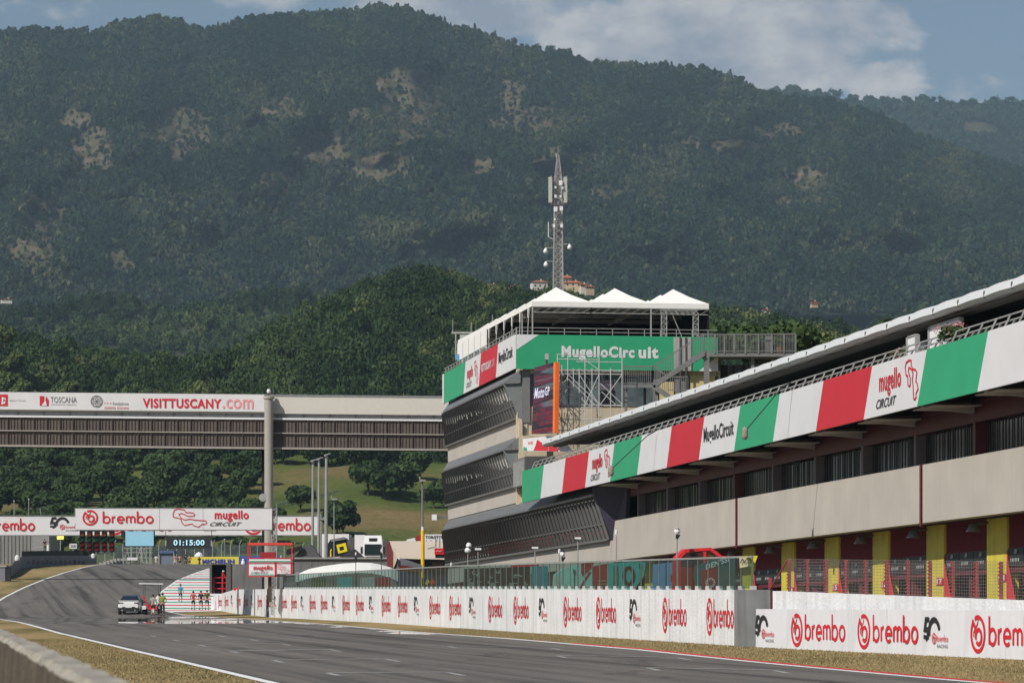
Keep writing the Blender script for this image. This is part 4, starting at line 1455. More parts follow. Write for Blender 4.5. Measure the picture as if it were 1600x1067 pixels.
# front wall
m2 = MB(); ftbox(m2, -.3, 12.2, 0, .3, 16.2, 18.5); ftbox(m2, -.3, 12.2, .0, .3, 8.2, 14.2)
m2.build('front_wall', BEIGE, tw)
m2 = MB(); ftbox(m2, 0, .5, -.1, .3, 13.2, 16.4); ftbox(m2, 1.45, 1.6, -.02, .3, 13.2, 16.4); ftbox(m2, 0, 12.2, .25, .4, 14.2, 16.3)
ftbox(m2, 8.2, 8.5, -.1, .2, 10, 16.4); ftbox(m2, 9.6, 10.4, -.1, .2, 10, 16.4)
m2.build('front_frame', GREYP, tw)
m2 = MB()
for k in range(6): ftbox(m2, 1.8 + k * 1.2, 2.8 + k * 1.2, .02, .2, 14.25, 16.2)
m2.build('front_window', mat('blue_grey_glass', (.10, .125, .135), .15, var=.4, scale=1.2), tw)
m2 = MB(); ftbox(m2, 8.6, 9.5, -.05, .1, 11, 15.8); ftbox(m2, 10.5, 12.1, -.05, .1, 11.0, 16.2); m2.build('cream_panel', mat('pale_yellow_render', (.62, .52, .27), .8), tw)
m2 = MB(); ftbox(m2, .0, 1.5, -.35, -.02, 8.2, 12.4); ftbox(m2, -.2, .0, -.3, .3, 9, 13.2); m2.build('corner_pier', BEIGE, tw)
# grey side panels closing the slanted galleries towards the camera
for he, hb, ht in ((15.6, 13.5, 16.4), (11.55, 9.37, 12.4)):
    m2 = MB(); m2.hexa([FB(Yn - .05, -.3, hb), FB(Yn - .05, .1, hb), FB(Yn + .1, .1, hb), FB(Yn + .1, -.3, hb)], [FB(Yn - .05, -.3, ht), FB(Yn - .05, 1.15, he), FB(Yn + .1, 1.15, he), FB(Yn + .1, -.3, ht)]); m2.build('gallery_end', mat('end_panel_grey', (.17, .18, .18), .5), tw)
# parapet railing of the roof
m2 = MB()
for h_ in (18.75, 18.98): m2.bar(FT(-.4, -.3, h_), FT(12.2, -.3, h_), .04); m2.bar(FB(Yn, .3, h_ - .02), FB(Yf, .3, h_ - .02), .04)
for i in range(13): m2.bar(FT(-.4 + i, -.3, 18.5), FT(-.4 + i, -.3, 19.0), .04)
for i in range(24): m2.bar(FB(Yn + i * 1.25, .3, 18.5), FB(Yn + i * 1.25, .3, 18.96), .05)
m2.build('railing', STEEL, tw)
m2 = MB(); ftbox(m2, -.1, 12.1, .3, 29, 17.2, 17.4); m2.build('roof_deck', GREYP, tw)
# pole with box on the far end, antenna frame, side lamp
m2 = MB(); b0 = P(712, 530, 226); 
for dx in (0, 1.0, 2.0): m2.bar(b0 + Vector((dx, 0, -1.5)), b0 + Vector((dx, 0, .5)), .08)
m2.bar(b0 + Vector((-.3, 0, .45)), b0 + Vector((4.3, 0, .45)), .12); m2.bar(b0 + Vector((-.1, 0, -.2)), b0 + Vector((3, 0, -.2)), .08); m2.bar(b0 + Vector((0, 0, -1.)), b0 + Vector((2, 0, .4)), .06)
for dx, h_ in ((-.2, 1.), (2.6, 1.3), (1.1, .8)): m2.tube(b0 + Vector((dx, 0, .4)), b0 + Vector((dx, 0, .4 + h_)), .025)
m2.box(b0.x + .3, b0.x + .9, b0.y - .2, b0.y + .2, b0.z - .1, b0.z + .3)
m2.build('roof_antenna_frame', STEEL, tw)
m2 = MB(); a = FB(Yf, .1, 7.6) + Vector((0, 0, .95)); b = P(677, 808, 224); m2.bar(a, b, .14, .2); m2.box(b.x - .1, b.x + .25, b.y - .2, b.y + .2, b.z - .2, b.z + .2, 1); m2.build('camera_arm', [STEEL, WHITE], tw)
# tricolour reflections painted onto the lowest gallery glass
m2 = MB()
r = random.Random(3)
for i in range(54):
    y0 = 168.2 + (Yf - 168.2) * i / 54; dy = (Yf - 168.2) / 54
    for k, (t0, t1) in enumerate(((.06, .13), (.15, .22), (.25, .31))):
        c = 0 if y0 > 205 and k != 1 else (1 if (i + k) % 3 else 2)
        if y0 < 182 and r.random() < .5: continue
        q = lambda t_: (.12 + .73 * t_ + .012, 5.22 + 2.3 * t_)
        m2.face([FB(y0 + dy * .25, *q(t0)), FB(y0 + dy * .7, *q(t0)), FB(y0 + dy * .7, *q(t1)), FB(y0 + dy * .25, *q(t1))], c)
m2.build('painted_reflection', [mat('reflection_white', (.42, .42, .41), .6), mat('reflection_red', (.28, .03, .03), .6), mat('reflection_green', (.02, .10, .06), .6)], lowg)

# balcony block and splash banner between tower and pit terrace
m2 = MB(); a = FB(Yn - 1, .9, 10.35)
bc = thing('balcony', 'grey louvred balcony at the foot of the tower beside the tricolour banner', 'balcony', FB(193, .5, 9.2))
m2.fbox(191.5, 195.3, -.6, .5, 9.2, 10.9); m2.build('louvre_box', GREYP, bc)
m2 = MB()
for i in range(12): m2.fbox(191.6 + i * .31, 191.7 + i * .31, .51, .56, 9.25, 10.7)
m2.build('louvres', STEEL, bc)
m2 = MB(); m2.fbox(190.9, 191.45, -1.2, .5, 9.3, 10.9); m2.build('grille', DGREY, bc)
sb = thing('splash_banner', 'white banner splashed with red and green at the foot of the tower screen', 'banner', P(845, 712, 189))
fn = frame(P(817, 704, 190), (1, -.25, 0), (0, 0, 1), (-.2, -1, 0))
m2 = MB(); poly(m2, fn, [(0, 0), (1.45, -.05), (1.45, .85), (0, .7)], 0, 0); poly(m2, fn, [(1.46, -.05), (3.0, -.1), (2.3, .8), (1.46, .85)], .0, 0)
m2.build('cloth', WHITE, sb)
m2 = MB(); poly(m2, fn, [(0.02, .02), (.25, .0), (.22, .2), (.12, .18), (.05, .28)], .01, 0); poly(m2, fn, [(.62, .0), (1.5, -.03), (1.5, .42), (1.3, .35), (1.1, .48), (.85, .65), (.75, .3)], .01, 1)
poly(m2, fn, [(1.52, -.04), (2.1, -.06), (2.1, .5), (1.95, .62), (1.85, .36), (1.52, .42)], .01, 1)
txt(m2, 'mugello', fn, .3, .6, .3, .6, .012, 2)
m2.build('print', [GREEN, BRED, PINK], sb)

# ------------------------------------------------------------------ roof tents
def make_tent(label):
    t = thing('roof_tent', label, 'tent', FT(.8, 1.0, 17.4))
    w = 3.72
    def q(x, y, z): return FT(.8 + x, 1.0 + y, 17.4 + z)
    mb = MB(); z0, z1, zp = 3.0, 3.32, 4.33
    A = [q(0, 0, z1), q(w, 0, z1), q(w, w, z1), q(0, w, z1)]
    B = [q(w / 2, w / 2, zp + .05)]
    # slightly hollow canvas pyramid
    mid = [q(w * .27, w * .27, z1 + .50), q(w * .73, w * .27, z1 + .50), q(w * .73, w * .73, z1 + .50), q(w * .27, w * .73, z1 + .50)]
    mb.mesh(A + mid + B, [(0, 1, 5, 4), (1, 2, 6, 5), (2, 3, 7, 6), (3, 0, 4, 7), (4, 5, 8), (5, 6, 8), (6, 7, 8), (7, 4, 8)])
    mb.build('canopy', TENT, t)
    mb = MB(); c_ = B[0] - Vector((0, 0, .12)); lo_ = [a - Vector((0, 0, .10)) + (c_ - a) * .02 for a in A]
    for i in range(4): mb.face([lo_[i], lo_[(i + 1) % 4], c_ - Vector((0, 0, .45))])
    mb.build('shading', mat('tent_shade', (.03, .03, .032), .9), t)  # added black layer imitating the shade under the tent canvas
    mb = MB()
    for a, b in (((0, 0), (w, 0)), ((w, 0), (w, w)), ((w, w), (0, w)), ((0, w), (0, 0))):
        mb.face([q(a[0], a[1], z0), q(b[0], b[1], z0), q(b[0], b[1], z1), q(a[0], a[1], z1)])
    mb.build('valance', TENT, t)
    mb = MB()
    mb.bar(q(.06, .06, 0), q(.06, .06, z0 + .2), .09); mb.build('leg', STEEL, t)
    mb = MB()
    mb.bar(q(.05, .05, z0 - .02), q(w - .05, .05, z0 - .02), .07); mb.bar(q(.05, .05, z0 - .35), q(w - .05, .05, z0 - .35), .05)
    for i in range(6): mb.bar(q(.05 + w / 6 * i, .05, z0 - .35), q(.05 + w / 6 * (i + 1), .05, z0 - .02), .03)
    mb.build('tent_frame', STEEL, t)
    return t


tent = make_tent('front left white pyramid tent on the tower roof')
ex = FT(3.72, 0, 0) - FT(0, 0, 0); ey = FT(0, 3.72, 0) - FT(0, 0, 0)
names_c = ('left', 'middle', 'right'); names_r = ('front', 'second', 'third', 'fourth', 'fifth', 'sixth', 'seventh', 'rearmost')
base = Vector(tent.location)
dzr = -.0116 * 3.7
for c in range(3):
    for r_ in range(8 if c == 0 else 4):
        if c == 0 and r_ == 0: continue
        o = dup(tent, base + ex * c + ey * r_)
        if (r_ > 0 and c > 0) or (c == 1) or (c == 0 and r_ > 1):
            for ch in list(o.children):
                if ch.name.startswith('leg') or (ch.name.startswith('tent_frame') and r_ > 0): bpy.data.objects.remove(ch)
        o['label'] = f'white pyramid roof tent in the {names_r[r_]} row of the {names_c[c]} file'
for o in [o for o in bpy.data.objects if o.name.startswith('roof_tent') and o.parent is None]:
    o['group'] = 'white tents on the tower roof'
    o['label'] = o['label'] if 'row' in o['label'] else 'white pyramid roof tent in the front row of the left file'
# dark back sheet of the tent and side curtains, truss stage gate
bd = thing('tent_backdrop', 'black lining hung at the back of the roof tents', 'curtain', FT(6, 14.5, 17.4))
m2 = MB(); ftbox(m2, .8, 11.9, 14.2, 14.3, 17.4, 20.6); ftbox(m2, 11.95, 12.0, 1.2, 14.2, 17.4, 20.6); m2.build('sheet', mat('tent_interior_black', (.012, .012, .013), .9), bd)  # added black sheet gives the tents a dark interior
m2 = MB()
for i in range(6): ftbox(m2, 2.0 + i * 1.55, 2.7 + i * 1.55, 4.0 + (i % 2) * 1.2, 7.2, 20.38, 20.42)
m2.build('light_stripe', mat('stripe_grey', (.28, .28, .28), .8), bd)  # pale strips imitate the striped light inside the tents
cu = thing('side_curtains', 'row of clear windowed side curtains on the far left of the roof tents', 'curtain', FT(.6, 27, 17.4))
for i in range(5):
    m2 = MB(); y0 = 17.2 + i * 2.6
    ftbox(m2, .62, .66, y0, y0 + 2.3, 19.2, 20.4, 0); ftbox(m2, .60, .68, y0, y0 + .14, 17.6, 19.2, 0)
    ftbox(m2, .63, .65, y0 + .15, y0 + 2.3, 17.6, 19.2, 1); m2.build('curtain', [TENT, mat('clear_plastic', (.10, .11, .12), .2)], cu)
m2 = MB(); c0 = P(722, 560, 224); m2.box(c0.x - .5, c0.x + .1, c0.y, c0.y + .3, c0.z - .1, c0.z + .3); m2.build('blue_cloth', BLUEP, cu)
# tie-backs along the open side
dr = thing('tied_drapes', 'tied back white drapes hanging under the left edge of the roof tents', 'curtain', FT(.7, 8, 19.8))
for i in range(6):
    y0 = 1.2 + i * 3.0
    m2 = MB(); m2.tube(FT(.68, y0, 20.4), FT(.68, y0 + .3, 19.75), .10, .05, n=6); m2.tube(FT(.68, y0 + .2, 19.8), FT(.68, y0 + .9, 17.6), .02, n=4); m2.build('drape', TENT, dr)


def truss(mb, a, b, w, n, m=0, r=.025, up=(0, 1, 0)):
    a = Vector(a); b = Vector(b); d = (b - a).normalized(); x = d.cross(Vector(up)).normalized() * w / 2; z = x.cross(d).normalized() * w / 2
    cs = [x + z, x - z, -x - z, -x + z]
    for c in cs: mb.bar(a + c, b + c, r * 2, m=m)
    for i in range(n):
        p = a.lerp(b, i / n); q = a.lerp(b, (i + 1) / n)
        for k in range(4):
            c0 = cs[k]; c1 = cs[(k + 1) % 4]
            mb.bar(p + c0, q + c1 if i % 2 else q + c1, r * 1.3, m=m)
            mb.bar(p + c0, p + c1, r * 1.1, m=m)


tg = thing('truss_gate', 'silver truss goal frame standing at the right of the roof tents', 'truss', FT(9.9, .4, 17.4))
m2 = MB(); truss(m2, FT(9.0, .5, 17.4), FT(9.0, .5, 20.1), .32, 8); m2.build('leg', STEEL, tg)
m2 = MB(); truss(m2, FT(11.0, .5, 17.4), FT(11.0, .5, 20.1), .32, 8); m2.build('leg', STEEL, tg)
m2 = MB(); truss(m2, FT(8.8, .5, 20.15), FT(11.2, .5, 20.15), .3, 7); m2.build('crossbeam', STEEL, tg)
m2 = MB(); m2.tube(FT(9.5, .4, 20), FT(10.2, .4, 18.4), .03); m2.lathe(FT(10.2, .3, 18.3), [(.16, 0), (.2, .1), (.12, .25)], 8); m2.build('hanging_fan', STEEL, tg)

# ------------------------------------------------------------------ screen and scaffold
sc_ = thing('video_screen', 'tall video screen with red and teal streaks and an orange edge on scaffolding', 'screen', P(848, 678, 189.5))
A = P(830.5, 678, 192); B = P(863.5, 676.5, 187.6); A2 = P(835, 574, 192); B2 = P(865, 566, 187.6)
scr = MB(); nd_ = Vector((B.y - A.y, -(B.x - A.x), 0)).normalized() * .25
if nd_.y < 0: nd_ = -nd_
scr.hexa([A, B, B + nd_, A + nd_], [A2, B2, B2 + nd_, A2 + nd_]); 
m, t, p = node_mat('screen_picture')
g = nd(t, 'ShaderNodeTexCoord').outputs['Object']
wv = noise_n(t, g, 1, 4, .6, stretch=(.35, .10, 3.2)); wv2 = noise_n(t, g, 1.0, 2, .5, stretch=(.1, .05, 1.3))
st = ramp_n(t, wv, [(.36, (.006, .008, .015)), (.47, (.02, .01, .02)), (.5, (.20, .01, .02)), (.53, (.015, .012, .03)), (.60, (.09, .015, .03)), (.66, (.01, .015, .03))])
st2 = ramp_n(t, wv2, [(.52, (0, 0, 0)), (.56, (0, .10, .12)), (.60, (.01, .05, .03)), (.64, (0, 0, 0))])
t.links.new(mix_n(t, 1.0, st, st2, 'ADD'), p.inputs['Base Color']); t.links.new(mix_n(t, 1.0, st, st2, 'ADD'), p.inputs['Emission Color']); p.inputs['Emission Strength'].default_value = .35
p.inputs['Roughness'].default_value = .5
scr.build('display', m, sc_)
U_ = (B - A); wd = U_.length
fnS = lambda u, v, off=0: A.lerp(B, u).lerp(A2.lerp(B2, u), v) - nd_.normalized() * (.10 + off)
m2 = MB(); txt(m2, 'Moto', fnS, .14, .64, .52, .68, 0, 0, bold=.02, shear=.2); txt(m2, 'GP', fnS, .67, .90, .54, .67, .0, 0, bold=.02); m2.build('lettering', mat('screen_text', (.5, .5, .6), .5, emit=((.55, .55, .75), .55)), sc_)
m2 = MB(); e0 = Vector((.11, -.03, 0)); m2.hexa([B, B + e0, B + e0 + nd_, B + nd_], [B2, B2 + e0, B2 + e0 + nd_, B2 + nd_]); m2.build('side_trim', LED_O, sc_)
sf = thing('scaffold', 'dense steel tube scaffold holding up the video screen before the tower', 'scaffold', P(950, 700, 190))
Yq = 189.0
def SP(px, py, dy=0): return P(px, py, Yq + dy)
ALU = mat('scaffold_aluminium', (.55, .55, .54), .4, .2)
m2 = MB()
for dy in (0, 1.5, 3.0):
    for px, t0 in ((871, 553), (878, 570), (887, 556), (896, 575), (905, 575), (914, 562), (925, 575), (936, 553), (954, 575), (972, 556)):
        m2.tube(SP(px, 700, dy), SP(px, t0, dy), .030, n=5)
    for yy_, x0, x1 in ((554, 869, 973), (561, 869, 937), (565, 900, 973), (578, 869, 973), (584, 869, 973), (604, 869, 890), (632, 869, 973), (636, 869, 940), (655, 869, 973), (672, 869, 940), (690, 869, 940)):
        m2.tube(SP(x0, yy_, dy), SP(x1, yy_ + 1, dy), .027, n=5)
m2.build('standards_and_ledgers', ALU, sf)
m2 = MB()
for (x0, y0, x1, y1) in ((888, 585, 937, 632), (888, 592, 929, 632), (888, 604, 918, 632), (888, 616, 906, 632), (938, 599, 973, 632), (940, 612, 962, 632), (888, 636, 940, 690), (896, 636, 948, 690), (905, 640, 955, 690),
                         (872, 585, 888, 632), (888, 585, 872, 632), (872, 640, 888, 700), (888, 640, 872, 700), (905, 585, 936, 632), (936, 585, 914, 632), (936, 640, 972, 680), (972, 585, 938, 632), (905, 556, 936, 578)):
    for dy in (0, 1.5): m2.tube(SP(x0, y0, dy), SP(x1, y1, dy), .026, n=5)
rr = random.Random(8)
for i in range(90):
    x = rr.uniform(870, 892) if i < 50 else rr.uniform(895, 940); y = rr.uniform(580, 695)
    m2.tube(SP(x, y, rr.uniform(0, 3)), SP(x + rr.uniform(-9, 9), y + rr.uniform(-14, 14), rr.uniform(0, 3)), .024, n=4)
m2.build('braces', ALU, sf)
m2 = MB()
for yy_, x0, x1 in ((579, 870, 972), (633, 870, 972)):
    a = SP(x0, yy_, 0); b = SP(x1, yy_, 0); m2.box(a.x, b.x, a.y + .1, a.y + 1.6, a.z - .06, a.z - .01)
m2.build('deck_boards', STEEL, sf)
m2 = MB(); a = SP(938, 606, 2.4); m2.box(a.x, a.x + .9, a.y, a.y + .3, a.z - 1.0, a.z + .5); m2.build('dark_sheet', mat('violet_sheet', (.10, .095, .12), .7), sf)
# outside stair and walkway
DSTEEL = mat('dull_steel', (.20, .20, .195), .55, .3, var=.15)
stt = thing('steel_staircase', 'galvanised outside staircase rising to the walkway beside the tower', 'stairs', P(1050, 620, 194))
Yq = 193.0


def baluster(mb, a, b, h, n, r=.016):
    a = Vector(a); b = Vector(b); up = Vector((0, 0, h))
    mb.bar(a + up, b + up, .06); mb.bar(a + Vector((0, 0, .12)), b + Vector((0, 0, .12)), .045)
    for i in range(n + 1): p = a.lerp(b, i / n); mb.bar(p, p + up, r * 2)


for dy in (0.0, 1.3):
    m2 = MB(); baluster(m2, SP(974, 602, dy), SP(1020, 602, dy), 1.15, 14); baluster(m2, SP(1020, 602, dy), SP(1100, 551, dy), 1.15, 22)
    baluster(m2, SP(1020, 602, dy), SP(1044, 618, dy), 1.15, 8); baluster(m2, SP(1044, 612, dy), SP(1075, 612, dy), .9, 9); m2.build('balustrade', DSTEEL, stt)
m2 = MB(); m2.bar(SP(974, 603, .65), SP(1020, 603, .65), 1.3, .14, up=(0, 1, 0)) if False else None
for dy in (0.0, 1.3):
    m2.bar(SP(974, 603, dy), SP(1020, 603, dy), .08, .2); m2.bar(SP(1020, 603, dy), SP(1100, 552, dy), .08, .28); m2.bar(SP(1020, 604, dy), SP(1046, 620, dy), .08, .28)
for i in range(14):
    p = SP(1020 + 80 * i / 14, 603 - 51 * i / 14, 0); m2.box(p.x, p.x + .3, p.y, p.y + 1.3, p.z, p.z + .04)
m2.build('stringer', DSTEEL, stt)
m2 = MB()
for px, t0 in ((1104, 549), (1026, 604), (978, 604)): m2.bar(SP(px, 716, .3), SP(px, t0, .3), .32 if px > 1100 else .16)
m2.build('post', DSTEEL, stt)
wk = thing('steel_walkway', 'galvanised walkway with railing running right from the tower roof', 'walkway', P(1180, 560, 196))
Yq = 196.0
for dy in (0.0, 2.2):
    m2 = MB(); baluster(m2, SP(1098, 552, dy), SP(1243, 551, dy), 1.15, 62, .014)
    for px in (1099, 1117, 1132, 1147, 1165, 1185, 1206, 1225, 1243): m2.bar(SP(px, 552, dy), SP(px, 522, dy), .10)
    m2.build('balustrade', DSTEEL, wk)
m2 = MB(); a = SP(1098, 552, 0); b = SP(1243, 552, 0); m2.box(a.x, b.x, a.y, a.y + 2.2, a.z - .2, a.z); m2.box(a.x + 4.2, b.x, a.y + .2, a.y + .35, a.z - .55, a.z - .38)
m2.build('deck', DSTEEL, wk)
m2 = MB()
for px in (1176, 1240): m2.bar(SP(px, 700, .5), SP(px, 556, .5), .2)
m2.build('post', DSTEEL, wk)
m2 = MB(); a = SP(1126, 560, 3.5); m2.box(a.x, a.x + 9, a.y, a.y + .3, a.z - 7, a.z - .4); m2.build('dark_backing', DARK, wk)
m2 = MB(); p = SP(1196, 538, .3); m2.box(p.x, p.x + .35, p.y, p.y + .3, p.z - .5, p.z + .5); p = SP(1218, 542, .3); m2.lathe((p.x, p.y, p.z - .35), [(.14, 0), (.2, .3), (.22, .35)], 9, 1); m2.build('flower_pot', [GREYP, mat('terracotta', (.4, .15, .07), .8)], wk)
# white blocky wall flat on roof behind the parapet (speaker pole on corner)
sp_ = thing('corner_lamp', 'small white lamp on a black post at the corner of the green banner', 'lamp', P(854, 577, 190.5))
m2 = MB(); m2.tube(P(854, 577, 190.5), P(854, 562, 190.5), .07); m2.build('post', DGREY, sp_)
m2 = MB(); a = P(854, 562, 190.5); m2.box(a.x - .1, a.x + .12, a.y - .1, a.y + .1, a.z, a.z + .36); m2.build('lamp_head', mat('lamp_grey', (.35, .35, .35), .5), sp_)

# ------------------------------------------------------------------ radio mast
Ym = 238.0
ms = thing('radio_mast', 'tall lattice radio mast with panel antennas rising behind the roof tents', 'mast', P(872, 960, Ym))
def MP(px, py, dy=0): return P(px, py, Ym + dy)
m2 = MB(); cl = [(-1, 0), (1, 0), (0, 1)]
def leg(k, py):
    w = np.interp(py, [276, 452, 960], [5.0, 7.5, 10]) * Ym / F
    if py < 276: w = (py - 236) / 40 * 5.0 * Ym / F + .02
    c = MP(872, py); return c + Vector((cl[k][0] * w, cl[k][1] * w * 1.6, 0))
yy_ = [960, 800, 640, 520] + [500 - 9 * i for i in range(28)]
yy_ = [q for q in yy_ if q > 276] + [276, 266, 257, 249, 242]
for a, b in zip(yy_[:-1], yy_[1:]):
    for k in range(3):
        m2.bar(leg(k, a), leg(k, b), .11 if a > 276 else .06); k2 = (k + 1) % 3
        m2.bar(leg(k, a), leg(k2, b), .05); m2.bar(leg(k2, a), leg(k, b), .05); m2.bar(leg(k, b), leg(k2, b), .04)
m2.build('lattice', STEEL, ms)
m2 = MB(); m2.tube(MP(872, 245), MP(872, 228), .02, n=4); m2.tube(MP(870, 247), MP(869.5, 240), .08, n=6); m2.build('lightning_rod', STEEL, ms)
for px, y0, y1 in ((860, 277, 317), (883.5, 277, 317)):
    m2 = MB(); a = MP(px, y1, -.3); b = MP(px, y0, -.3); m2.box(a.x - .15, a.x + .13, a.y - .12, a.y + .12, a.z, b.z); m2.build('panel_antenna', mat('antenna_grey', (.42, .42, .38), .6), ms)
    m2 = MB()
    for q in (284, 310, 318): m2.bar(MP(px, q), MP(872, q), .07)
    m2.tube(MP(px + 1.4, 321), MP(px + 1.4, 275), .04); m2.build('antenna_bracket', STEEL, ms)
for px, py_, w in ((876, 286, .26), (868, 293, .13), (879, 294, .12), (868, 307, .16), (876, 307, .14), (868, 327, .26), (877, 326, .24), (865.5, 353, .18), (877.5, 353, .2), (867, 343, .12)):
    m2 = MB(); c = MP(px, py_, -.5); m2.box(c.x - w / 2, c.x + w / 2, c.y - .1, c.y + .1, c.z - w * .65, c.z + w * .65); m2.build('radio_unit', WHITE, ms)
m2 = MB(); m2.tube(MP(857, 370), MP(857, 347), .03); m2.bar(MP(857, 370), MP(870, 377), .03); m2.build('whip_antenna', WHITE, ms)
for px, py_, s in ((852.5, 391, -1), (853, 412, -1), (890, 385, 1)):
    m2 = MB(); c = MP(px, py_); m2.bar(MP(872, py_ - 3), MP(px, py_ - 4), .05); m2.build('camera_arm', STEEL, ms)
    m2 = MB(); m2.lathe((c.x, c.y, c.z - .2), [(.06, -.06), (.16, .0), (.19, .12), (.12, .26), (.05, .36)], 9); m2.build('dome_camera', WHITE, ms, smooth=True)

# ------------------------------------------------------------------ footbridge
Yb = 240.0
br = thing('footbridge', 'enclosed footbridge spanning the track with white fascia and brown panelling', 'bridge', P(420, 702, Yb))
def BP(px, py, dy=0): return P(px, py + (px - 420) * .0095, Yb + dy)
def bbox_(mb, x0, x1, y0, y1, d0, d1, m=0):
    mb.hexa([BP(x0, y1, d0), BP(x1, y1, d0), BP(x1, y1, d1), BP(x0, y1, d1)], [BP(x0, y0, d0), BP(x1, y0, d0), BP(x1, y0, d1), BP(x0, y0, d1)], m)
m2 = MB(); bbox_(m2, 414, 701, 620, 646, 0, .3); bbox_(m2, -520, 414, 620, 646, .05, .3); m2.build('fascia', mat('fascia_ivory', (.58, .55, .49), .6, var=.03), br)
m2 = MB(); bbox_(m2, -520, 413, 616.5, 643.5, -.1, -.02); pan = m2.build('fascia_banner', BANNERW, br)
fn = lambda u, v, off=0: BP(u, v, -.12 - off)
m3 = MB()
LM = [BRED, PINK, mat('grey_print', (.18, .17, .18), .6), WHITE]
def T(s, x0, x1, y0, y1, m, bold=.02):
    q = MB(); txt(q, s, lambda u, v, off=0: fn(u, v, off), x0, x1, y1, y0, .01, m, bold=bold); q.build('lettering', LM, pan)
T('VISITTUSCANY', 223, 346, 624, 639, 0, .035); T('.com', 348, 396, 624, 639, 1, .012); T('TOSCANA', 79, 120, 623, 632, 2, .0); T('PROMOZIONE TURISTICA', 80, 119, 634, 636, 2, 0)
T('fondazione', 176, 201, 630, 635, 2, 0); T('sistema toscana', 163, 201, 637, 641, 0, 0); T('Regione Toscana', 15, 40, 628, 631, 2, 0)
for q in (163, 167.5, 172): m3.face([fn(q, 633, .01), fn(q + 1.6, 633, .01), fn(q + 1.6, 631.4, .01), fn(q, 631.4, .01)], 0)
for x0, x1, y0, y1 in ((-3, 12, 620, 638), (62, 69, 622, 637)): m3.face([fn(x0, y1, .01), fn(x1, y1, .01), fn(x1, y0, .01), fn(x0, y0, .01)], 0)
m3.face([fn(69.5, 637, .012), fn(76, 637, .012), fn(76, 628, .012), fn(72, 622, .012)], 0); m3.face([fn(65, 637, .02), fn(73, 637, .02), (fn(71, 628, .02))], 3)
m3.face([fn(2, 636, .02), fn(8, 634, .02), fn(9, 626, .02), fn(3, 624, .02)], 3); m3.face([fn(4, 632, .03), fn(9, 630, .03), fn(6, 626, .03)], 2)
cx, cy = 151, 629.5
ribbon(m3, lambda u, v, off=0: fn(u, v, off), arc(cx, cy, 9, 0, 348, 24), 1.0, .01, 2, True)
for k in range(6): ribbon(m3, lambda u, v, off=0: fn(u, v, off), arc(cx + 4.2 * math.cos(k * 1.047), cy + 4.2 * math.sin(k * 1.047), 4, 0, 340, 10), .8, .015 + .002 * k, 2, True)
m3.build('emblem_print', LM, pan)
m2 = MB(); bbox_(m2, -520, 701, 646, 652.5, .25, .5, 0); bbox_(m2, -520, 701, 652.5, 655.5, -.05, .4, 1)
k = -500
while k < 700:
    bbox_(m2, k, k + .8, 646.2, 656, .18, .24, 2); k += 40.6
m2.build('light_ledge', [mat('ledge_grey', (.22, .23, .24), .5), WHITE, DGREY], br)
m2 = MB(); bbox_(m2, -520, 701, 655.5, 699, .1, 3.6); m2.build('panelling', mat('brown_cladding', (.115, .092, .078), .5, var=.15, scale=2, streak=.3), br)
m2 = MB(); k = -519.0; i = 0
while k < 700:
    bbox_(m2, k, k + (1.1 if i % 4 == 0 else .6), 656.5, 698.5, -.02 if i % 4 == 0 else .04, .09); k += 5.1; i += 1
m2.build('cover_strips', mat('strip_brown', (.062, .048, .041), .5), br)
m2 = MB(); bbox_(m2, -520, 701, 675.6, 677.2, -.08, .1, 0); bbox_(m2, -520, 701, 698.5, 701.5, -.1, 3.6, 0); bbox_(m2, -520, 701, 701.5, 703, .1, 3.4, 1); m2.build('trim_rails', [mat('trim_grey', (.34, .31, .28), .5), DARK], br)
m2 = MB(); bbox_(m2, -520, 701, 616, 620, .4, 3.6); m2.build('roof', GREYP, br)
m2 = MB(); bbox_(m2, 409, 413, 700, 960, 1.2, 1.6, 0); m2.build('rear_column', DARK, br)
m2 = MB(); a = P(420, 985, Yb - .6); b = P(420, 623, Yb - .6); m2.tube(a, b, .335, n=20); m2.lathe((b.x, b.y, b.z), [(.42, 0), (.42, .16), (.3, .2)], 20); m2.build('column', mat('column_beige', (.36, .34, .30), .6, var=.05, streak=.15), br, smooth=False)
m2 = MB(); c = P(420, 616, Yb - .6); m2.tube(c - Vector((0, 0, .2)), c + Vector((0, 0, .12)), .04); m2.lathe((c.x, c.y, c.z + .1), [(.12, 0), (.16, .12), (.1, .3)], 10, 1); m2.build('dome_camera', [DGREY, WHITE], br)
m2 = MB(); c = P(411, 777, Yb - .9); m2.lathe((c.x, c.y, c.z), [(.30, 0), (.28, .1), (.05, .18)], 14, axis='y'); m2.build('round_mirror', STEEL, br)
for px in (-500,):
    m2 = MB(); m2.tube(P(px, 985, Yb - .6), P(px, 612, Yb - .6), .335, n=16); m2.build('column', MATS['column_beige'], br)

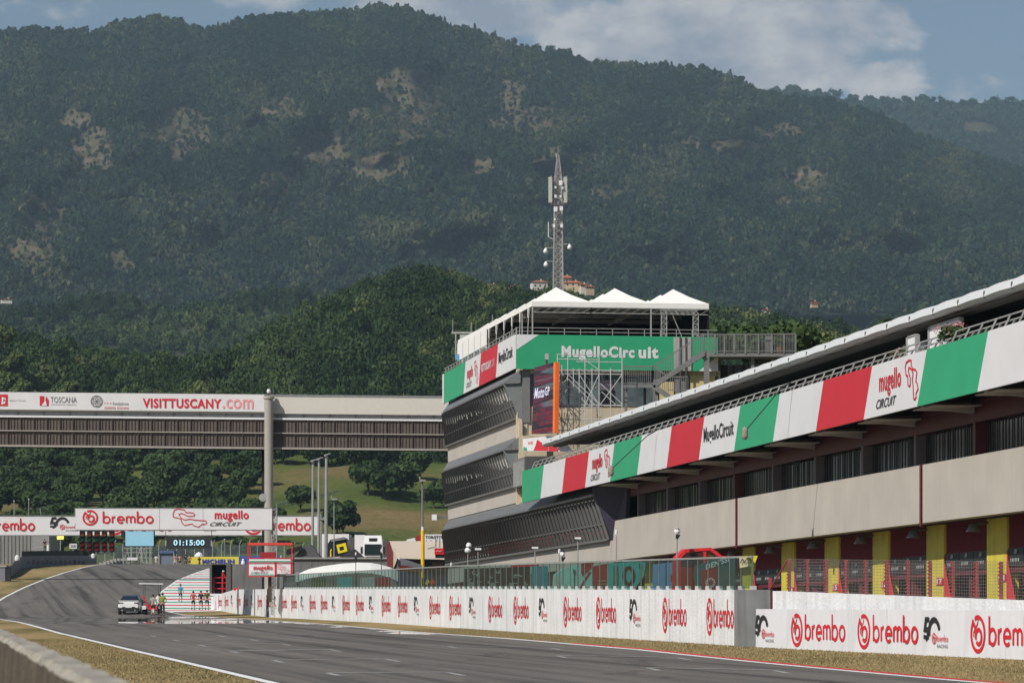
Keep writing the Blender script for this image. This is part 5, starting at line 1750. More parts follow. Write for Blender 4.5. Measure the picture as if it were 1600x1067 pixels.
# ------------------------------------------------------------------ pit wall (long) with painted sponsor marks
TZ = lambda Y: float(np.interp(Y, [60, 98, 136, 161, 235, 263, 286], [1.9, 1.96, 2.14, 2.24, 2.54, 2.63, 2.05]))
pw = thing('pit_wall', 'long white painted concrete wall with red and black sponsor marks along the track', 'wall', (xw(180), 180, .4))
mb = MB(); ysw = np.linspace(98, 286, 60)
for a, b in zip(ysw[:-1], ysw[1:]):
    f = lambda Y, o, z: (xw(Y) + o, Y, z)
    mb.face([f(b, 0, gz(xw(b), b) - .3), f(a, 0, gz(xw(a), a) - .3), f(a, 0, TZ(a)), f(b, 0, TZ(b))])
    mb.face([f(b, 0, TZ(b)), f(a, 0, TZ(a)), f(a, .35, TZ(a)), f(b, .35, TZ(b))])
    mb.face([f(a, .35, -.5), f(b, .35, -.5), f(b, .35, TZ(b)), f(a, .35, TZ(a))])
mb.face([f(286, .35, -.5), f(286, 0, -.5), f(286, 0, TZ(286)), f(286, .35, TZ(286))]); mb.face([f(98, 0, -.5), f(98, .35, -.5), f(98, .35, TZ(98)), f(98, 0, TZ(98))])
mb.build('masonry', WALLW, pw)
dW = Vector((xw(100) - xw(101), -1, 0)).normalized()
for k in range(11):
    for dY, kind in ((101.2, 'b'), (107.4, 'b'), (112.4, '5')):
        Y = dY + 17.05 * k
        if Y > 280 or (k > 0 and kind == 'x'): continue
        zc = .5 * (gz(xw(Y), Y) + TZ(Y))
        m2 = MB()
        if kind == 'b':
            fn = frame((xw(Y + .7) - .012, Y + .7, zc), dW, (0, 0, 1), (-1, -.18, 0))
            brembo_logo(m2, fn, 0, .02, 1.22, 0, 0, .66, .45, 1.05)
        else:
            fn = frame((xw(Y + .8) - .012, Y + .8, zc), dW, (0, 0, 1), (-1, -.18, 0))
            logo50(m2, fn, 0, -.25, .80, 0, 1, 0, .95)
        m2.build('painted_sponsor_mark', [RED, BLACK], pw)
for px in (371, 397, 417.5):
    Y = F * 24.5 / (px + 100); m2 = MB(); w = .35 if px != 397 else .12
    m2.box(xw(Y) - .06, xw(Y) + .1, Y - w, Y + w, 0, TZ(Y) + .03); m2.build('wall_column', mat('wall_column_grey', (.10, .11, .13), .7), pw)
for k in range(30):
    Y = 101 + 6.1 * k
    if Y > 284: break
    m2 = MB(); m2.box(xw(Y) - .006, xw(Y) + .02, Y - .02, Y + .02, 0, TZ(Y) - .01); m2.build('wall_joint', mat('joint_grey', (.34, .34, .33), .9), pw)
m2 = MB(); m2.box(6.82, 7.80, 96.6, 98.2, 0, 1.97); m2.build('metal_end_cap', mat('brushed_galvanised', (.27, .28, .285), .45, .3, var=.12, scale=2, streak=.45), pw)
# glass screen on the wall
gf = thing('glass_screen', 'tinted glass screen in steel posts along the top of the long pit wall', 'fence', (xw(160) + .2, 160, 2.2))
PG = glass_mat('tinted_glass', (.33, .48, .46), .035)
n = 94; yg = [96.9 + (228 - 96.9) * i / n for i in range(n + 1)]
GT = lambda Y: H + float(np.interp(Y, [96.8, 153, 227], [1.34, 1.68, 1.88]))
for i, Y in enumerate(yg):
    m2 = MB(); m2.box(xw(Y) + .17, xw(Y) + .205, Y - .02, Y + .02, TZ(Y), GT(Y) + .02); m2.box(xw(Y) + .1, xw(Y) + .3, Y - .09, Y + .09, TZ(Y), TZ(Y) + .13, 1); m2.build('post', [mat('post_dark', (.13, .14, .14), .5), mat('foot_grey', (.45, .45, .44), .6)], gf)
    if i < n:
        Z = yg[i + 1]; x0, x1 = xw(Y) + .19, xw(Z) + .19; m2 = MB()
        m2.face([(x0, Y + .04, TZ(Y) + .05), (x1, Z - .04, TZ(Z) + .05), (x1, Z - .04, GT(Z)), (x0, Y + .04, GT(Y))]); m2.build('pane', PG, gf)
m2 = MB(); m2.bar((xw(96.9) + .19, 96.9, GT(96.9) + .03), (xw(153) + .19, 153, GT(153) + .03), .06); m2.bar((xw(153) + .19, 153, GT(153) + .03), (xw(228) + .19, 228, GT(228) + .03), .06); m2.build('top_rail', STEEL, gf)

# near wall, sponsor boards and red mesh fence
bx_ = lambda Y: 35.45 - .2943 * Y
nw = thing('near_pit_wall', 'plain white concrete wall rising behind the grey edged sponsor boards', 'wall', (bx_(78) + .4, 78, 0))
m2 = MB()
tz2 = lambda Y: H + float(np.interp(Y, [60, 79, 95.6], [-.26, .036, .33]))
ysn = np.linspace(58, 95.4, 14)
for a, b in zip(ysn[:-1], ysn[1:]):
    m2.hexa([(bx_(a) + .4, a, -.3), (bx_(a) + .75, a, -.3), (bx_(b) + .75, b, -.3), (bx_(b) + .4, b, -.3)], [(bx_(a) + .4, a, tz2(a)), (bx_(a) + .75, a, tz2(a)), (bx_(b) + .75, b, tz2(b)), (bx_(b) + .4, b, tz2(b))])
m2.build('masonry', WALLW, nw)
Bs = [(95.7, 93.3, '5'), (93.3, 88.5, 'b'), (88.5, 83.8, 'b'), (83.8, 81.4, '5'), (81.4, 76.7, 'b'), (76.7, 72.0, 'b'), (72.0, 69.6, '5')]
nl = {0: 'black 50 mark sponsor board at the far end beside the grey metal wall end', 1: 'second sponsor board from the far end, red word below garage 14',
      2: 'third sponsor board from the far end, its red word below garages 15 and 16', 3: 'sponsor board with black 50 mark between two red word boards below garage 17', 4: 'nearest sponsor board in view with red word cut by the right edge'}
dB = Vector((.2943, -1, 0)).normalized()
for i, (a, b, kd) in enumerate(Bs):
    L = (Vector((bx_(a), a)) - Vector((bx_(b), b))).length
    t = thing('sponsor_board', nl.get(i, 'sponsor board standing nearer to the camera than the picture shows'), 'sign', (bx_(a), a, .18), 'sponsor boards in front of the white wall')
    N_ = Vector((-1, -.2943, 0)).normalized(); fn = frame((bx_(a), a, .19), dB, (0, 0, 1), N_)
    halves = [(0, L)] if kd == '5' else [(0, L * .5), (L * .5, L)]
    for h0, h1 in halves:
        m2 = MB(); tl = .012 * ((i * 7 + int(h0 * 3)) % 3 - 1)
        m2.hexa([fn(h0 + .01, 0, 0), fn(h1 - .01, 0, 0), fn(h1 - .01, 0, -.04), fn(h0 + .01, 0, -.04)], [fn(h0 + .01, 1.2, tl), fn(h1 - .01, 1.2, tl), fn(h1 - .01, 1.2, tl - .04), fn(h0 + .01, 1.2, tl - .04)])
        m2.build('panel', mat('board_pale', (.66, .66, .69), .55, var=.05, scale=.9, streak=.08), t)
    m2 = MB()
    if kd == 'b': brembo_logo(m2, fn, .42, .60, .98, .016, 0, .92, .47, 1.06)
    else: logo50(m2, fn, .02, .36, .66, .016, 1, 0, .98)
    m2.build('lettering', [RED, BLACK], t)
    m2 = MB(); m2.hexa([fn(0, -.12, -.02), fn(L, -.12, -.02), fn(L, -.12, -.06), fn(0, -.12, -.06)], [fn(0, 0, -.02), fn(L, 0, -.02), fn(L, 0, -.06), fn(0, 0, -.06)]); m2.build('base_rail', DARK, t)
rf_ = thing('mesh_fence', 'red posted wire mesh fence standing on the plain white wall', 'fence', (bx_(86) + .55, 86, 1.7))
REDP = mat('faded_red_post', (.28, .05, .05), .6, var=.2)
yp = [94.5 - 1.4 * i for i in range(25)]
WIRE = mat('wire', (.26, .24, .23), .5, .4)
for i, Y in enumerate(yp):
    if Y < 61: break
    x = bx_(Y) + .55; z = tz2(Y)
    m2 = MB(); m2.box(x - .045, x + .045, Y - .045, Y + .045, z, z + .95)
    for k in range(9): m2.box(x - .075, x - .046, Y - .05, Y + .05, z + .08 + k * .1, z + .12 + k * .1)
    m2.build('post', REDP, rf_)
    Z = yp[i + 1]
    if Z < 61: continue
    m2 = MB(); A_ = Vector((bx_(Y) + .5, Y, tz2(Y))); B_ = Vector((bx_(Z) + .5, Z, tz2(Z)))
    for k in range(14):
        p = A_.lerp(B_, k / 14); m2.bar(p + Vector((0, 0, .04)), p + Vector((0, 0, .95)), .007)
    for k in range(12):
        m2.bar(A_ + Vector((0, 0, .04 + k * .083)), B_ + Vector((0, 0, .04 + k * .083)), .008)
    m2.build('wire_panel', WIRE, rf_)
m2 = MB(); a = Vector((bx_(94.5) + .5, 94.5, tz2(94.5) + .93)); b = Vector((bx_(95.8) + .5, 96.2, tz2(95.4) + .05)); m2.bar(a, b, .035); m2.bar(b, b + Vector((0, 0, .35)), .1); m2.build('stay', REDP, rf_)

# ------------------------------------------------------------------ timing stands behind the glass
def YA(px, a=26.9): return F * a / (px + 100)


def slab(name, label, cat, pts, mt, Y=None, depth=.5, group=None, extra=None):
    """outlined stand side: polygon in photo px at its own distance, real thickness along the pit lane"""
    cx = sum(p[0] for p in pts) / len(pts)
    Y = Y or YA(cx)
    a = [P(px, py, Y) for px, py in pts]
    lo = min(q.z for q in a)
    t = thing(name, label, cat, (sum(q.x for q in a) / len(a), Y, lo), group)
    m2 = MB(); m2.prism(a, (-.18 * depth, depth, 0)); m2.build('shell', mt, t)
    return t, (lambda u, v, off=0: P(u, v, Y - .02 - off))


DKRED = mat('dark_red_panel', (.30, .02, .025), .5)
BRIGHT = mat('bright_red_frame', (.62, .02, .03), .45)
PTEAL = mat('pale_teal_panel', (.28, .55, .50), .5)
t, fn = slab('timing_stand', 'teal timing stand with a big dark zero behind the glass screen', 'timing stand', [(952, 924), (953, 880), (985, 877), (1009, 878), (1006, 900), (990, 922)], TEAL)
m2 = MB(); ribbon(m2, fn, arc(982.5, 899.5, 7.5, 0, 348, 20, 13), 5.5, 0, 0, True); m2.build('print', BLACK, t)
m2 = MB(); m2.face([fn(958, 922), (fn(966, 922)), fn(966, 884), fn(958, 884)]); m2.build('dark_panel', mat('teal_dark', (.02, .16, .16), .5), t)
t, fn = slab('timing_stand', 'dark red timing stand left of the teal one behind the glass', 'timing stand', [(930, 922), (931, 884), (951, 880), (951, 922)], DKRED)
m2 = MB(); rect(m2, fn, 934, 949, 906, 908, 0); rect(m2, fn, 934, 949, 911, 912.5, 0); m2.build('stripe', mat('dull_gold', (.35, .22, .05), .5), t)
t, fn = slab('timing_stand', 'pale teal timing stand with a round fronted shell behind the glass', 'timing stand', [(866, 923), (868, 898), (880, 888), (905, 882), (925, 880), (926, 923)], PTEAL)
m2 = MB(); poly(m2, fn, [(910, 900), (926, 886), (929, 876), (922, 878), (908, 880), (908, 895)], 0); m2.face([fn(903, 921), fn(906, 921), fn(924, 893), fn(920, 893)]); m2.build('red_print', DKRED, t)
m2 = MB(); m2.face([fn(869, 923), fn(874, 923), fn(874, 900), fn(870, 900)]); m2.build('beige_strip', BEIGE, t)
t, fn = slab('timing_stand', 'small deep teal timing stand left of the pale teal shell', 'timing stand', [(833, 923), (834, 884), (856, 884), (857, 923)], mat('deep_teal', (.02, .22, .28), .5))
t, fn = slab('timing_stand', 'light blue timing stand right of the big zero behind the glass', 'timing stand', [(1024, 923), (1025, 881), (1055, 878), (1056, 923)], BLUEP)
m2 = MB(); rect(m2, fn, 1039, 1041, 880, 923, 0, 1); rect(m2, fn, 1048, 1056, 898, 908, 0, 0); m2.build('print', [DKRED, mat('blue_dark', (.05, .14, .3), .5), WHITE], t)
# the tall red canopy stand
Yr = YA(1100, 27.3)
t = thing('timing_stand', 'tall red framed timing stand rising above the glass screen with white lettering', 'timing stand', P(1100, 940, Yr))
q_ = lambda u, v: P(u, v, Yr)
m2 = MB(); dv = (-.1, .7, 0)
out_ = [(1056, 930), (1056.5, 871), (1070.5, 857.5), (1111, 855), (1128, 868), (1146, 869), (1146, 872.5), (1127, 872), (1108, 859.5), (1103, 859.5), (1103, 872), (1099, 872), (1099, 861), (1073, 862.5), (1064, 872), (1064, 930)]
def strip_poly(o):
    n = len(o) // 2
    for i in range(n - 1):
        m2.prism([q_(*o[i]), q_(*o[i + 1]), q_(*o[-2 - i]), q_(*o[-1 - i])], dv)
m2.prism([q_(*p) for p in ((1056, 930), (1056.5, 871), (1064, 872), (1064, 930))], dv)
m2.prism([q_(*p) for p in ((1056.5, 870.9), (1070.5, 857.5), (1073, 862.5), (1064, 871.9))], dv)
m2.prism([q_(*p) for p in ((1070.6, 857.4), (1111, 855), (1109, 859.5), (1073.1, 862.4))], dv)
m2.prism([q_(*p) for p in ((1111.1, 855.1), (1128, 867.7), (1126, 872), (1109.1, 859.6))], dv)
m2.prism([q_(*p) for p in ((1128.1, 868), (1146, 869), (1146, 872.5), (1126.2, 872))], dv)
m2.prism([q_(*p) for p in ((1099, 861.4), (1103.5, 861.2), (1103.5, 886), (1099, 886))], dv)
m2.build('red_frame', BRIGHT, t)
m2 = MB(); m2.prism([q_(*p) for p in ((1064.2, 886), (1100, 886), (1100, 928), (1064.2, 928))], dv); m2.build('red_side', DKRED, t)
m2 = MB(); m2.prism([q_(*p) for p in ((1066, 872), (1073, 864), (1098.5, 863), (1098.5, 885.5), (1066, 885.5))], (-.05, .3, 0)); m2.build('window', mat('brown_window', (.05, .02, .02), .2), t)
m2 = MB(); q2 = lambda u, v, off=0: P(u, v, Yr - .3 - off)
m2.prism([q2(*p) for p in ((1085, 884), (1120, 872), (1148, 869), (1150, 928), (1090, 928), (1083, 900))], (0, .2, 0)); m2.build('side_cloth', mat('dark_teal_cloth', (.03, .10, .10), .6), t)
m2 = MB(); m2.prism([q2(u, v, .02) for u, v in ((1096, 890), (1120, 884), (1119, 928), (1098, 928))], (0, .01, 0)); m2.build('red_cloth', DKRED, t)
m2 = MB(); S_ = lambda u, v, off=0: q2(1103 + 36 * u, 890 - 13 * u + (v) * -9 - 0 * u, .06)
m3 = MB(); txt(m3, "DEN'SSI", S_, 0, 1, 0, 1, 0, 0, bold=.03)
for k in range(8):
    a0 = k * 45 + 12; cxx = 1110 + 5 * math.cos(rad(a0)); cyy = 910 + 5 * math.sin(rad(a0)); ribbon(m3, lambda u, v, off=0: q2(u, v, .06 + .004 * k), arc(cxx, cyy, 2.4, a0 - 120, a0 + 120, 6), 1.3, 0, 0)
m3.build('lettering', mat('dull_white', (.55, .56, .56), .5), t)
t, fn = slab('flag_sign', 'yellow and black winged sign standing at the near end of the glass screen', 'sign', [(1165, 868), (1184, 868), (1178, 884), (1174, 884)], SAFETY if False else mat('acid_yellow', (.70, .62, .03), .5), Y=97.5)
m2 = MB(); m2.prism([fn(*p) for p in ((1155, 870), (1164.5, 869), (1173, 884), (1171, 884), (1156, 887))], (0, .02, 0)); m2.build('print_panel', mat('olive_white', (.5, .48, .3), .5), t)
m2 = MB(); ribbon(m2, lambda u, v, off=0: fn(u, v, .05), [(1157, 879), (1160, 873), (1163, 878), (1168, 872)], 1.4, 0, 0); m2.build('print', BLACK, t)
m2 = MB(); m2.tube(P(1176, 925, 97.5), P(1175, 883, 97.5), .04); m2.build('pole', YELLOW, t)
BSH = mat('black_shell', (.018, .02, .022), .35)
SIL = mat('silver_swoosh', (.38, .40, .40), .4)
for i, (x0, x1, yt) in enumerate(((727, 757, 888), (760, 787, 887), (790, 828, 886))):
    lab = ('leftmost black timing stand with silver swooshes behind the glass', 'middle black timing stand with silver swooshes behind the glass', 'black timing stand under a red strip behind the glass')[i]
    t, fn = slab('timing_stand', lab, 'timing stand', [(x0, 922), (x0, yt), (x1, yt - 1), (x1, 922)], BSH)
    m2 = MB(); r = random.Random(i)
    for k in range(5):
        cx = r.uniform(x0 + 4, x1 - 4); cy = r.uniform(892, 912); ribbon(m2, fn, arc(cx, cy, r.uniform(2, 5), r.uniform(0, 90), r.uniform(180, 280), 8, r.uniform(1, 3)), 1.0, k * .002)
    m2.build('swoosh', SIL, t)
    m2 = MB(); rect(m2, fn, x0 + 5, x0 + 13, 910, 921, .02); m2.build('grey_panel', GREYP, t)
    if i == 2:
        m2 = MB(); m2.prism([fn(*p) for p in ((798, 883), (842, 881), (842, 884), (798, 886))], (0, 1, 0)); m2.build('red_strip', BRIGHT, t)
for i, (px, c, lab) in enumerate(((672, YELLOW, 'yellow and red patterned panel behind the dark part of the glass'), (640, NAVY, 'navy timing stand behind the glass under the beige tent'), (600, DKRED, 'dull red panel behind the glass near the white marquee'),
                             (540, TEAL, 'small teal box behind the far glass'), (500, GLIT, 'green box behind the far glass near the podium'), (575, SIL, 'silver box behind the far glass'))):
    t, fn = slab('equipment_box', lab, 'equipment box', [(px - 11, 919), (px - 11, 902), (px + 10, 901), (px + 10, 919)], BSH if px == 672 else c)
    if px == 672:
        m2 = MB(); poly(m2, fn, [(664, 912), (668, 902), (671, 908), (668, 914)], .0, 0); poly(m2, fn, [(670, 910), (676, 904), (683, 910), (674, 913)], .004, 1); m2.build('print', [YELLOW, BRIGHT], t)

# camera and signal poles along the pit wall
def cam_pole(px, top, lab, style, Y=None):
    Y = Y or YA(px, 26.2)
    b = P(px, 945, Y); c = P(px, top, Y)
    t = thing('camera_pole', lab, 'camera pole', (b.x, b.y, gz(b.x, Y)))
    m2 = MB(); m2.tube((b.x, b.y, gz(b.x, Y)), (c.x, c.y, c.z - .2), .024); m2.build('pole', STEEL if style != 'k' else DGREY, t)
    s = Y / F
    m2 = MB()
    if style == 'robot':
        m2.lathe((c.x, c.y, c.z - 9 * s), [(.02, 0), (.09, .02), (.11, .08), (.09, .18), (.04, .22)], 9, 0)
        m2.box(c.x - 3 * s, c.x + 3 * s, c.y - .1, c.y + .1, c.z - 1 * s, c.z, 1); m2.bar((c.x, c.y, c.z - 16 * s), (c.x + 4 * s, c.y, c.z - 10 * s), .07, m=1); m2.bar((c.x, c.y, c.z - 10 * s), (c.x, c.y, c.z - 16 * s), .10, m=1)
    elif style == 'T':
        m2.box(c.x - 5 * s, c.x + 5 * s, c.y - .1, c.y + .1, c.z - 4 * s, c.z - 1 * s, 0); m2.lathe((c.x - 4 * s, c.y, c.z - 6 * s), [(.02, 0), (.07, .03), (.05, .1)], 7, 1)
    elif style == 'big':
        m2.lathe((c.x, c.y, c.z - 17 * s), [(.05, 0), (.15, .06), (.17, .15), (.10, .26), (.04, .28)], 9, 0); m2.lathe((c.x + 1.5 * s, c.y, c.z - 8 * s), [(.05, 0), (.15, .06), (.12, .18), (.04, .24)], 9, 0)
        m2.box(c.x + 2 * s, c.x + 5 * s, c.y - .1, c.y + .1, c.z - 10 * s, c.z - 6 * s, 1)
    else:
        m2.lathe((c.x, c.y, c.z - 6 * s), [(.03, 0), (.05, .01), (.05, .16), (.02, .18)], 8, 0)
        if style == 'k': m2.box(c.x - .07, c.x + .07, c.y - .07, c.y + .07, c.z - 16 * s, c.z - 8 * s, 1)
    m2.build('camera_head', [WHITE, BLACK], t)


for a in ((1058, 825, 'pole camera with white ball head in front of the cream parapet', 'robot'), (963, 829, 'thin pole with small white box beside the end of the parapet', 's'),
          (903, 838, 'white T shaped sensor on a thin pole before the low gallery', 'T'), (879, 860, 'black and white robot camera on a short pole left of the T sensor', 'robot'), (874, 858, 'short white capped pole touching the black and white robot camera', 's'),
          (836, 853, 'grey T shaped sensor on a white pole before the cream wall', 'T'), (747, 855, 'white flat topped sensor pole right of the two white domes', 'T'), (731, 847, 'pole with two stacked white domes before the low gallery', 'big'),
          (705, 878, 'short white capped post at the foot of the tower corner', 's'), (556, 861, 'black pole camera before the white truck mound', 'k'), (596, 856, 'thin black pole before the white truck cab', 'k'), (624, 868, 'black pole camera before the beige tent', 'k'),
          (439, 865, 'white pole camera before the podium', 's')): cam_pole(*a)

# ------------------------------------------------------------------ start gantry with banner, lights, screens
Yg = 232.0
GP_ = lambda px, py, dy=0: P(px, py, Yg + dy)
def gbox(mb, x0, x1, y0, y1, d0=0, d1=.12, m=0, Y=None):
    a = P(x0, y1, (Y or Yg)); b = P(x1, y0, (Y or Yg)); mb.box(a.x, b.x, a.y + d0, a.y + d1, a.z, b.z, m)
gt = thing('start_gantry', 'cantilever start gantry carrying the front white sponsor banner', 'gantry', GP_(428, 960))
m2 = MB(); gbox(m2, 118, 425, 794, 827); pan = m2.build('banner', BANNERW, gt)
m2 = MB(); gbox(m2, 118, 426, 827, 828.4, -.02, .3); gbox(m2, 118, 426, 793, 794, -.02, .3)
for px in (249, 317): gbox(m2, px, px + .4, 794, 827, -.012, .0)
m2.build('banner_rail', GREYP, gt)
fn = lambda u, v, off=0: P(u, v, Yg - .03 - off)
fnr = lambda u, v, off=0: P(u, -v, Yg - .03 - off)
m2 = MB(); icon_brembo(m2, fnr, 141, -808.5, 24.5, 0, 0); L = word_brembo(m2, fnr, 161.5, -816.5, 11.7, .01, 0)
ribbon(m2, fn, [(270 + (x - 937) / 183 * 53, 794.5 + (y - 118) / 102 * 28.5) for x, y in TRK], 1.15, .01, 0, True)
mugello_word(m2, fnr, 328, 388.5, -821.5, -797, .01, 0, 1)
m2.build('lettering', [RED, BLACK], pan)
m2 = MB(); truss(m2, GP_(428.5, 960, .4), GP_(428.5, 793, .4), .36, 26, r=.035); m2.build('lattice_column', STEEL, gt)
m2 = MB(); truss(m2, GP_(118, 800, .5), GP_(428, 800, .5), .5, 26, r=.03); truss(m2, GP_(118, 822, .5), GP_(428, 822, .5), .4, 26, r=.03); m2.build('cantilever_truss', STEEL, gt)
m2 = MB()
for i in range(8): p = GP_(432.5, 800 + i * 18, .3); m2.bar(p, p + Vector((-.25, 0, -.5)), .04)
m2.bar(GP_(436, 870, .5), GP_(434, 960, .5), .12); m2.build('cable_ladder', STEEL, gt)
sl_ = thing('start_lights', 'start light frame of five dark signal columns hanging under the banner', 'traffic light', GP_(151, 864))
LO = mat('lens_amber', (.60, .12, .02), .3); LG = mat('lens_green', (.01, .14, .11), .3); LR = mat('lens_red', (.42, .015, .05), .3)
for cx in (128.5, 140, 151.5, 163, 174.5):
    m2 = MB(); gbox(m2, cx - 4, cx + 4, 829.5, 862, 0, .3); gbox(m2, cx - 1, cx + 1, 862, 864, 0, .2); sgc = m2.build('signal_column', BLACK, sl_)
    for cy, lm in ((834.5, LO), (842, LG), (850, LR), (857.5, LR)):
        c = GP_(cx, cy); m2 = MB(); m2.lathe((c.x, c.y - .10, c.z), [(.04, -.03), (.135, 0), (.145, .05), (.145, .1)], 14, axis='y'); m2.build('lens', lm, sgc)
        m2 = MB(); vs = [];
        for i in range(9):
            a_ = rad(180 * i / 8); r_ = .165
            vs += [(c.x + r_ * math.cos(a_), c.y - .26, c.z + r_ * math.sin(a_)), (c.x + r_ * math.cos(a_), c.y, c.z + r_ * math.sin(a_))]
        m2.mesh(vs, [(2 * i, 2 * i + 1, 2 * i + 3, 2 * i + 2) for i in range(8)]); m2.build('hood', BLACK, sgc)
m2 = MB(); gbox(m2, 124, 179, 828.4, 830, .05, .25)
for px in (128, 140, 151, 163, 174): m2.tube(GP_(px, 830, .1), GP_(px, 826.5, .1), .04)
m2.build('crossbar', BLACK, sl_)
ss = thing('start_screen', 'pale cyan screen hanging under the banner right of the start lights', 'screen', GP_(218, 854))
m2 = MB(); gbox(m2, 194.5, 241, 829.5, 853.5, .05, .35); gbox(m2, 189, 194, 829, 838, .05, .3); m2.build('housing', BLACK, ss)
m2 = MB(); gbox(m2, 196, 240, 830, 852.6, .0, .04); m2.build('display', mat('cyan_display', (.10, .16, .18), .5, var=.10, scale=1.5, emit=((.30, .62, .80), .62)), ss)
m2 = MB()
for px in (193, 241.5): m2.tube(GP_(px, 870, .1), GP_(px, 827, .1), .03)
m2.build('hanger', DGREY, ss)
tb_ = thing('timing_display', 'dark timing display reading 01:15:00 hanging under the banner', 'display', GP_(295, 857))
m2 = MB(); gbox(m2, 259, 330, 838, 857, .02, .2); m2.build('panel', mat('display_black', (.020, .026, .028), .6), tb_)
m2 = MB(); txt(m2, '01:15:00', fnr, 271, 319.5, -851.8, -843, .02, 0, bold=.03); m2.build('digits', mat('digit_light', (.2, .3, .35), .5, emit=((.45, .78, .95), .8)), tb_)
m2 = MB()
for px in (259, 330.5): m2.tube(GP_(px, 857, .05), GP_(px, 828, .05), .025); gbox(m2, px - 1, px + 1, 844, 853, -.02, .1, 1)
m2.build('hanger', [DGREY, STEEL], tb_)

# second banner farther back
Y2 = 345.0
fb = thing('far_banner_gantry', 'long white sponsor banner across the track behind the start gantry', 'gantry', P(497, 885, Y2))
m2 = MB(); gbox(m2, -330, 496, 806, 835.5, 0, .15, Y=Y2); pan = m2.build('banner', BANNERW, fb)
f2 = lambda u, v, off=0: P(u, -v, Y2 - .04 - off)
for k in (-2, -1, 0, 1, 2):
    m2 = MB(); c0 = 180 + 215.5 * (k - 0) - 0
    c0 = 180 + 215.5 * k
    icon_brembo(m2, f2, c0, -821, 29, 0, 0, eps=.01); word_brembo(m2, f2, c0 + 20, -828, 12.2, .02, 0, .855, eps=.01)
    if c0 + 110 < 460: logo50(m2, f2, c0 + 114, -826, 18.5, .0, 1, 0, 1.0)
    if c0 < 520 and c0 > -330: m2.build('lettering', [RED, BLACK], pan)
m2 = MB(); gbox(m2, -330, 498, 805, 806.2, -.05, .3, Y=Y2); gbox(m2, -330, 498, 835.5, 836.8, -.05, .3, Y=Y2); m2.build('rail', GREYP, fb)
m2 = MB(); truss(m2, P(499, 900, Y2 + .3), P(499, 803, Y2 + .3), .35, 14, r=.05); m2.bar(P(499, 810, Y2), P(506, 811, Y2), .12); gbox(m2, 505, 507, 808, 812, 0, .2, Y=Y2); m2.build('lattice_column', STEEL, fb)

# ------------------------------------------------------------------ lamp posts
def lamp_post(px, top, lab, r=.14, Y=300.0, bot=872, two=True, m_=None):
    b = P(px, bot, Y); zb = gz(b.x, Y) if Y < 500 else b.z
    t = thing('lamp_post', lab, 'street lamp', (b.x, b.y, min(zb, b.z)))
    c = P(px + (1.0 if two else 0), top + 3, Y)
    m2 = MB(); m2.tube((b.x, b.y, min(zb, b.z) - .2), c, r * 1.15, r * .75, n=9); m2.build('pole', m_ or mat('pole_pale', (.33, .34, .34), .5, .3), t)
    m2 = MB(); s = Y / F
    if two: m2.bar((c.x - 3 * s, c.y, c.z), (c.x + 5 * s, c.y, c.z + 2.2 * s), .12, .1); m2.box(c.x - 3.5 * s, c.x, c.y - .3, c.y + .3, c.z - .1, c.z + .05); m2.box(c.x + 2 * s, c.x + 6.5 * s, c.y - .3, c.y + .3, c.z + 1.4 * s, c.z + 2.6 * s)
    else: m2.box(c.x - 4 * s, c.x + 5 * s, c.y - .3, c.y + .3, c.z, c.z + .15); m2.box(c.x - 5 * s, c.x - 3 * s, c.y - .3, c.y + .3, c.z + .1, c.z + .4)
    m2.build('lamp_head', STEEL, t)


lamp_post(488, 717, 'leftmost of the three tall pale lamp posts before the meadow')
lamp_post(497.5, 714, 'middle of the three tall pale lamp posts before the meadow', Y=297)
lamp_post(509, 708, 'tallest and rightmost of the three pale lamp posts', .17, Y=290)
lamp_post(522, 778, 'thin grey post right of the three tall lamp posts', .06, two=False)
lamp_post(660, 749, 'grey twin rod lamp post rising out of the yellow pole', .10, Y=262, two=False, m_=GREYP)
yp_ = thing('marker_pole', 'thick yellow padded pole with white top beside the tower', 'pole', P(660.5, 925, 258))
m2 = MB(); m2.tube(P(660.5, 925, 258), P(660.5, 828, 258), .15, n=12); m2.build('padding', SAFETY, yp_)
m2 = MB(); m2.tube(P(660.5, 828, 258), P(660.5, 822.5, 258), .12, n=12); m2.build('cap', WHITE, yp_)
# ------------------------------------------------------------------ paddock: walls, trucks, tents
def wallbox(name, lab, cat, x0, x1, y0, y1, Y, d, mt, part='wall', Yr_=None):
    t = thing(name, lab, cat, P((x0 + x1) / 2, y1, Y)); a = P(x0, y1, Y); b = P(x1, y0, Yr_ or Y)
    m2 = MB(); m2.box(a.x, b.x, Y, Y + d, a.z, P(x1, y0, Y).z); m2.build(part, mt, t); return t


t = wallbox('concrete_wall', 'plain grey concrete wall behind the white marquee and podium', 'wall', 457, 640, 873, 930, 285, .4, mat('plain_concrete', (.16, .16, .16), .9, var=.12, scale=.5, streak=.3))
m2 = MB(); gbox(m2, 363, 457, 881, 930, 0, .4, Y=285); m2.build('low_wall', MATS['plain_concrete'], t)
m2 = MB(); a = P(457, 873, 284.9); b = P(640, 870.5, 284.9); m2.box(a.x, b.x, 284.8, 285.5, a.z, b.z)
m2.build('coping', mat('coping_grey', (.28, .28, .28), .8), t)
m2 = MB()
for px in (487, 521, 556): gbox(m2, px, px + .6, 873, 925, -.03, .0, Y=285)
m2.build('joint', DGREY, t)
mq = thing('marquee', 'low white arched marquee roof behind the glass screen', 'tent', P(545, 925, 240))
m2 = MB(); pr = [(462, 895), (480, 889), (505, 884), (535, 880), (560, 878.5), (580, 879), (596, 882), (610, 886), (622, 892)]
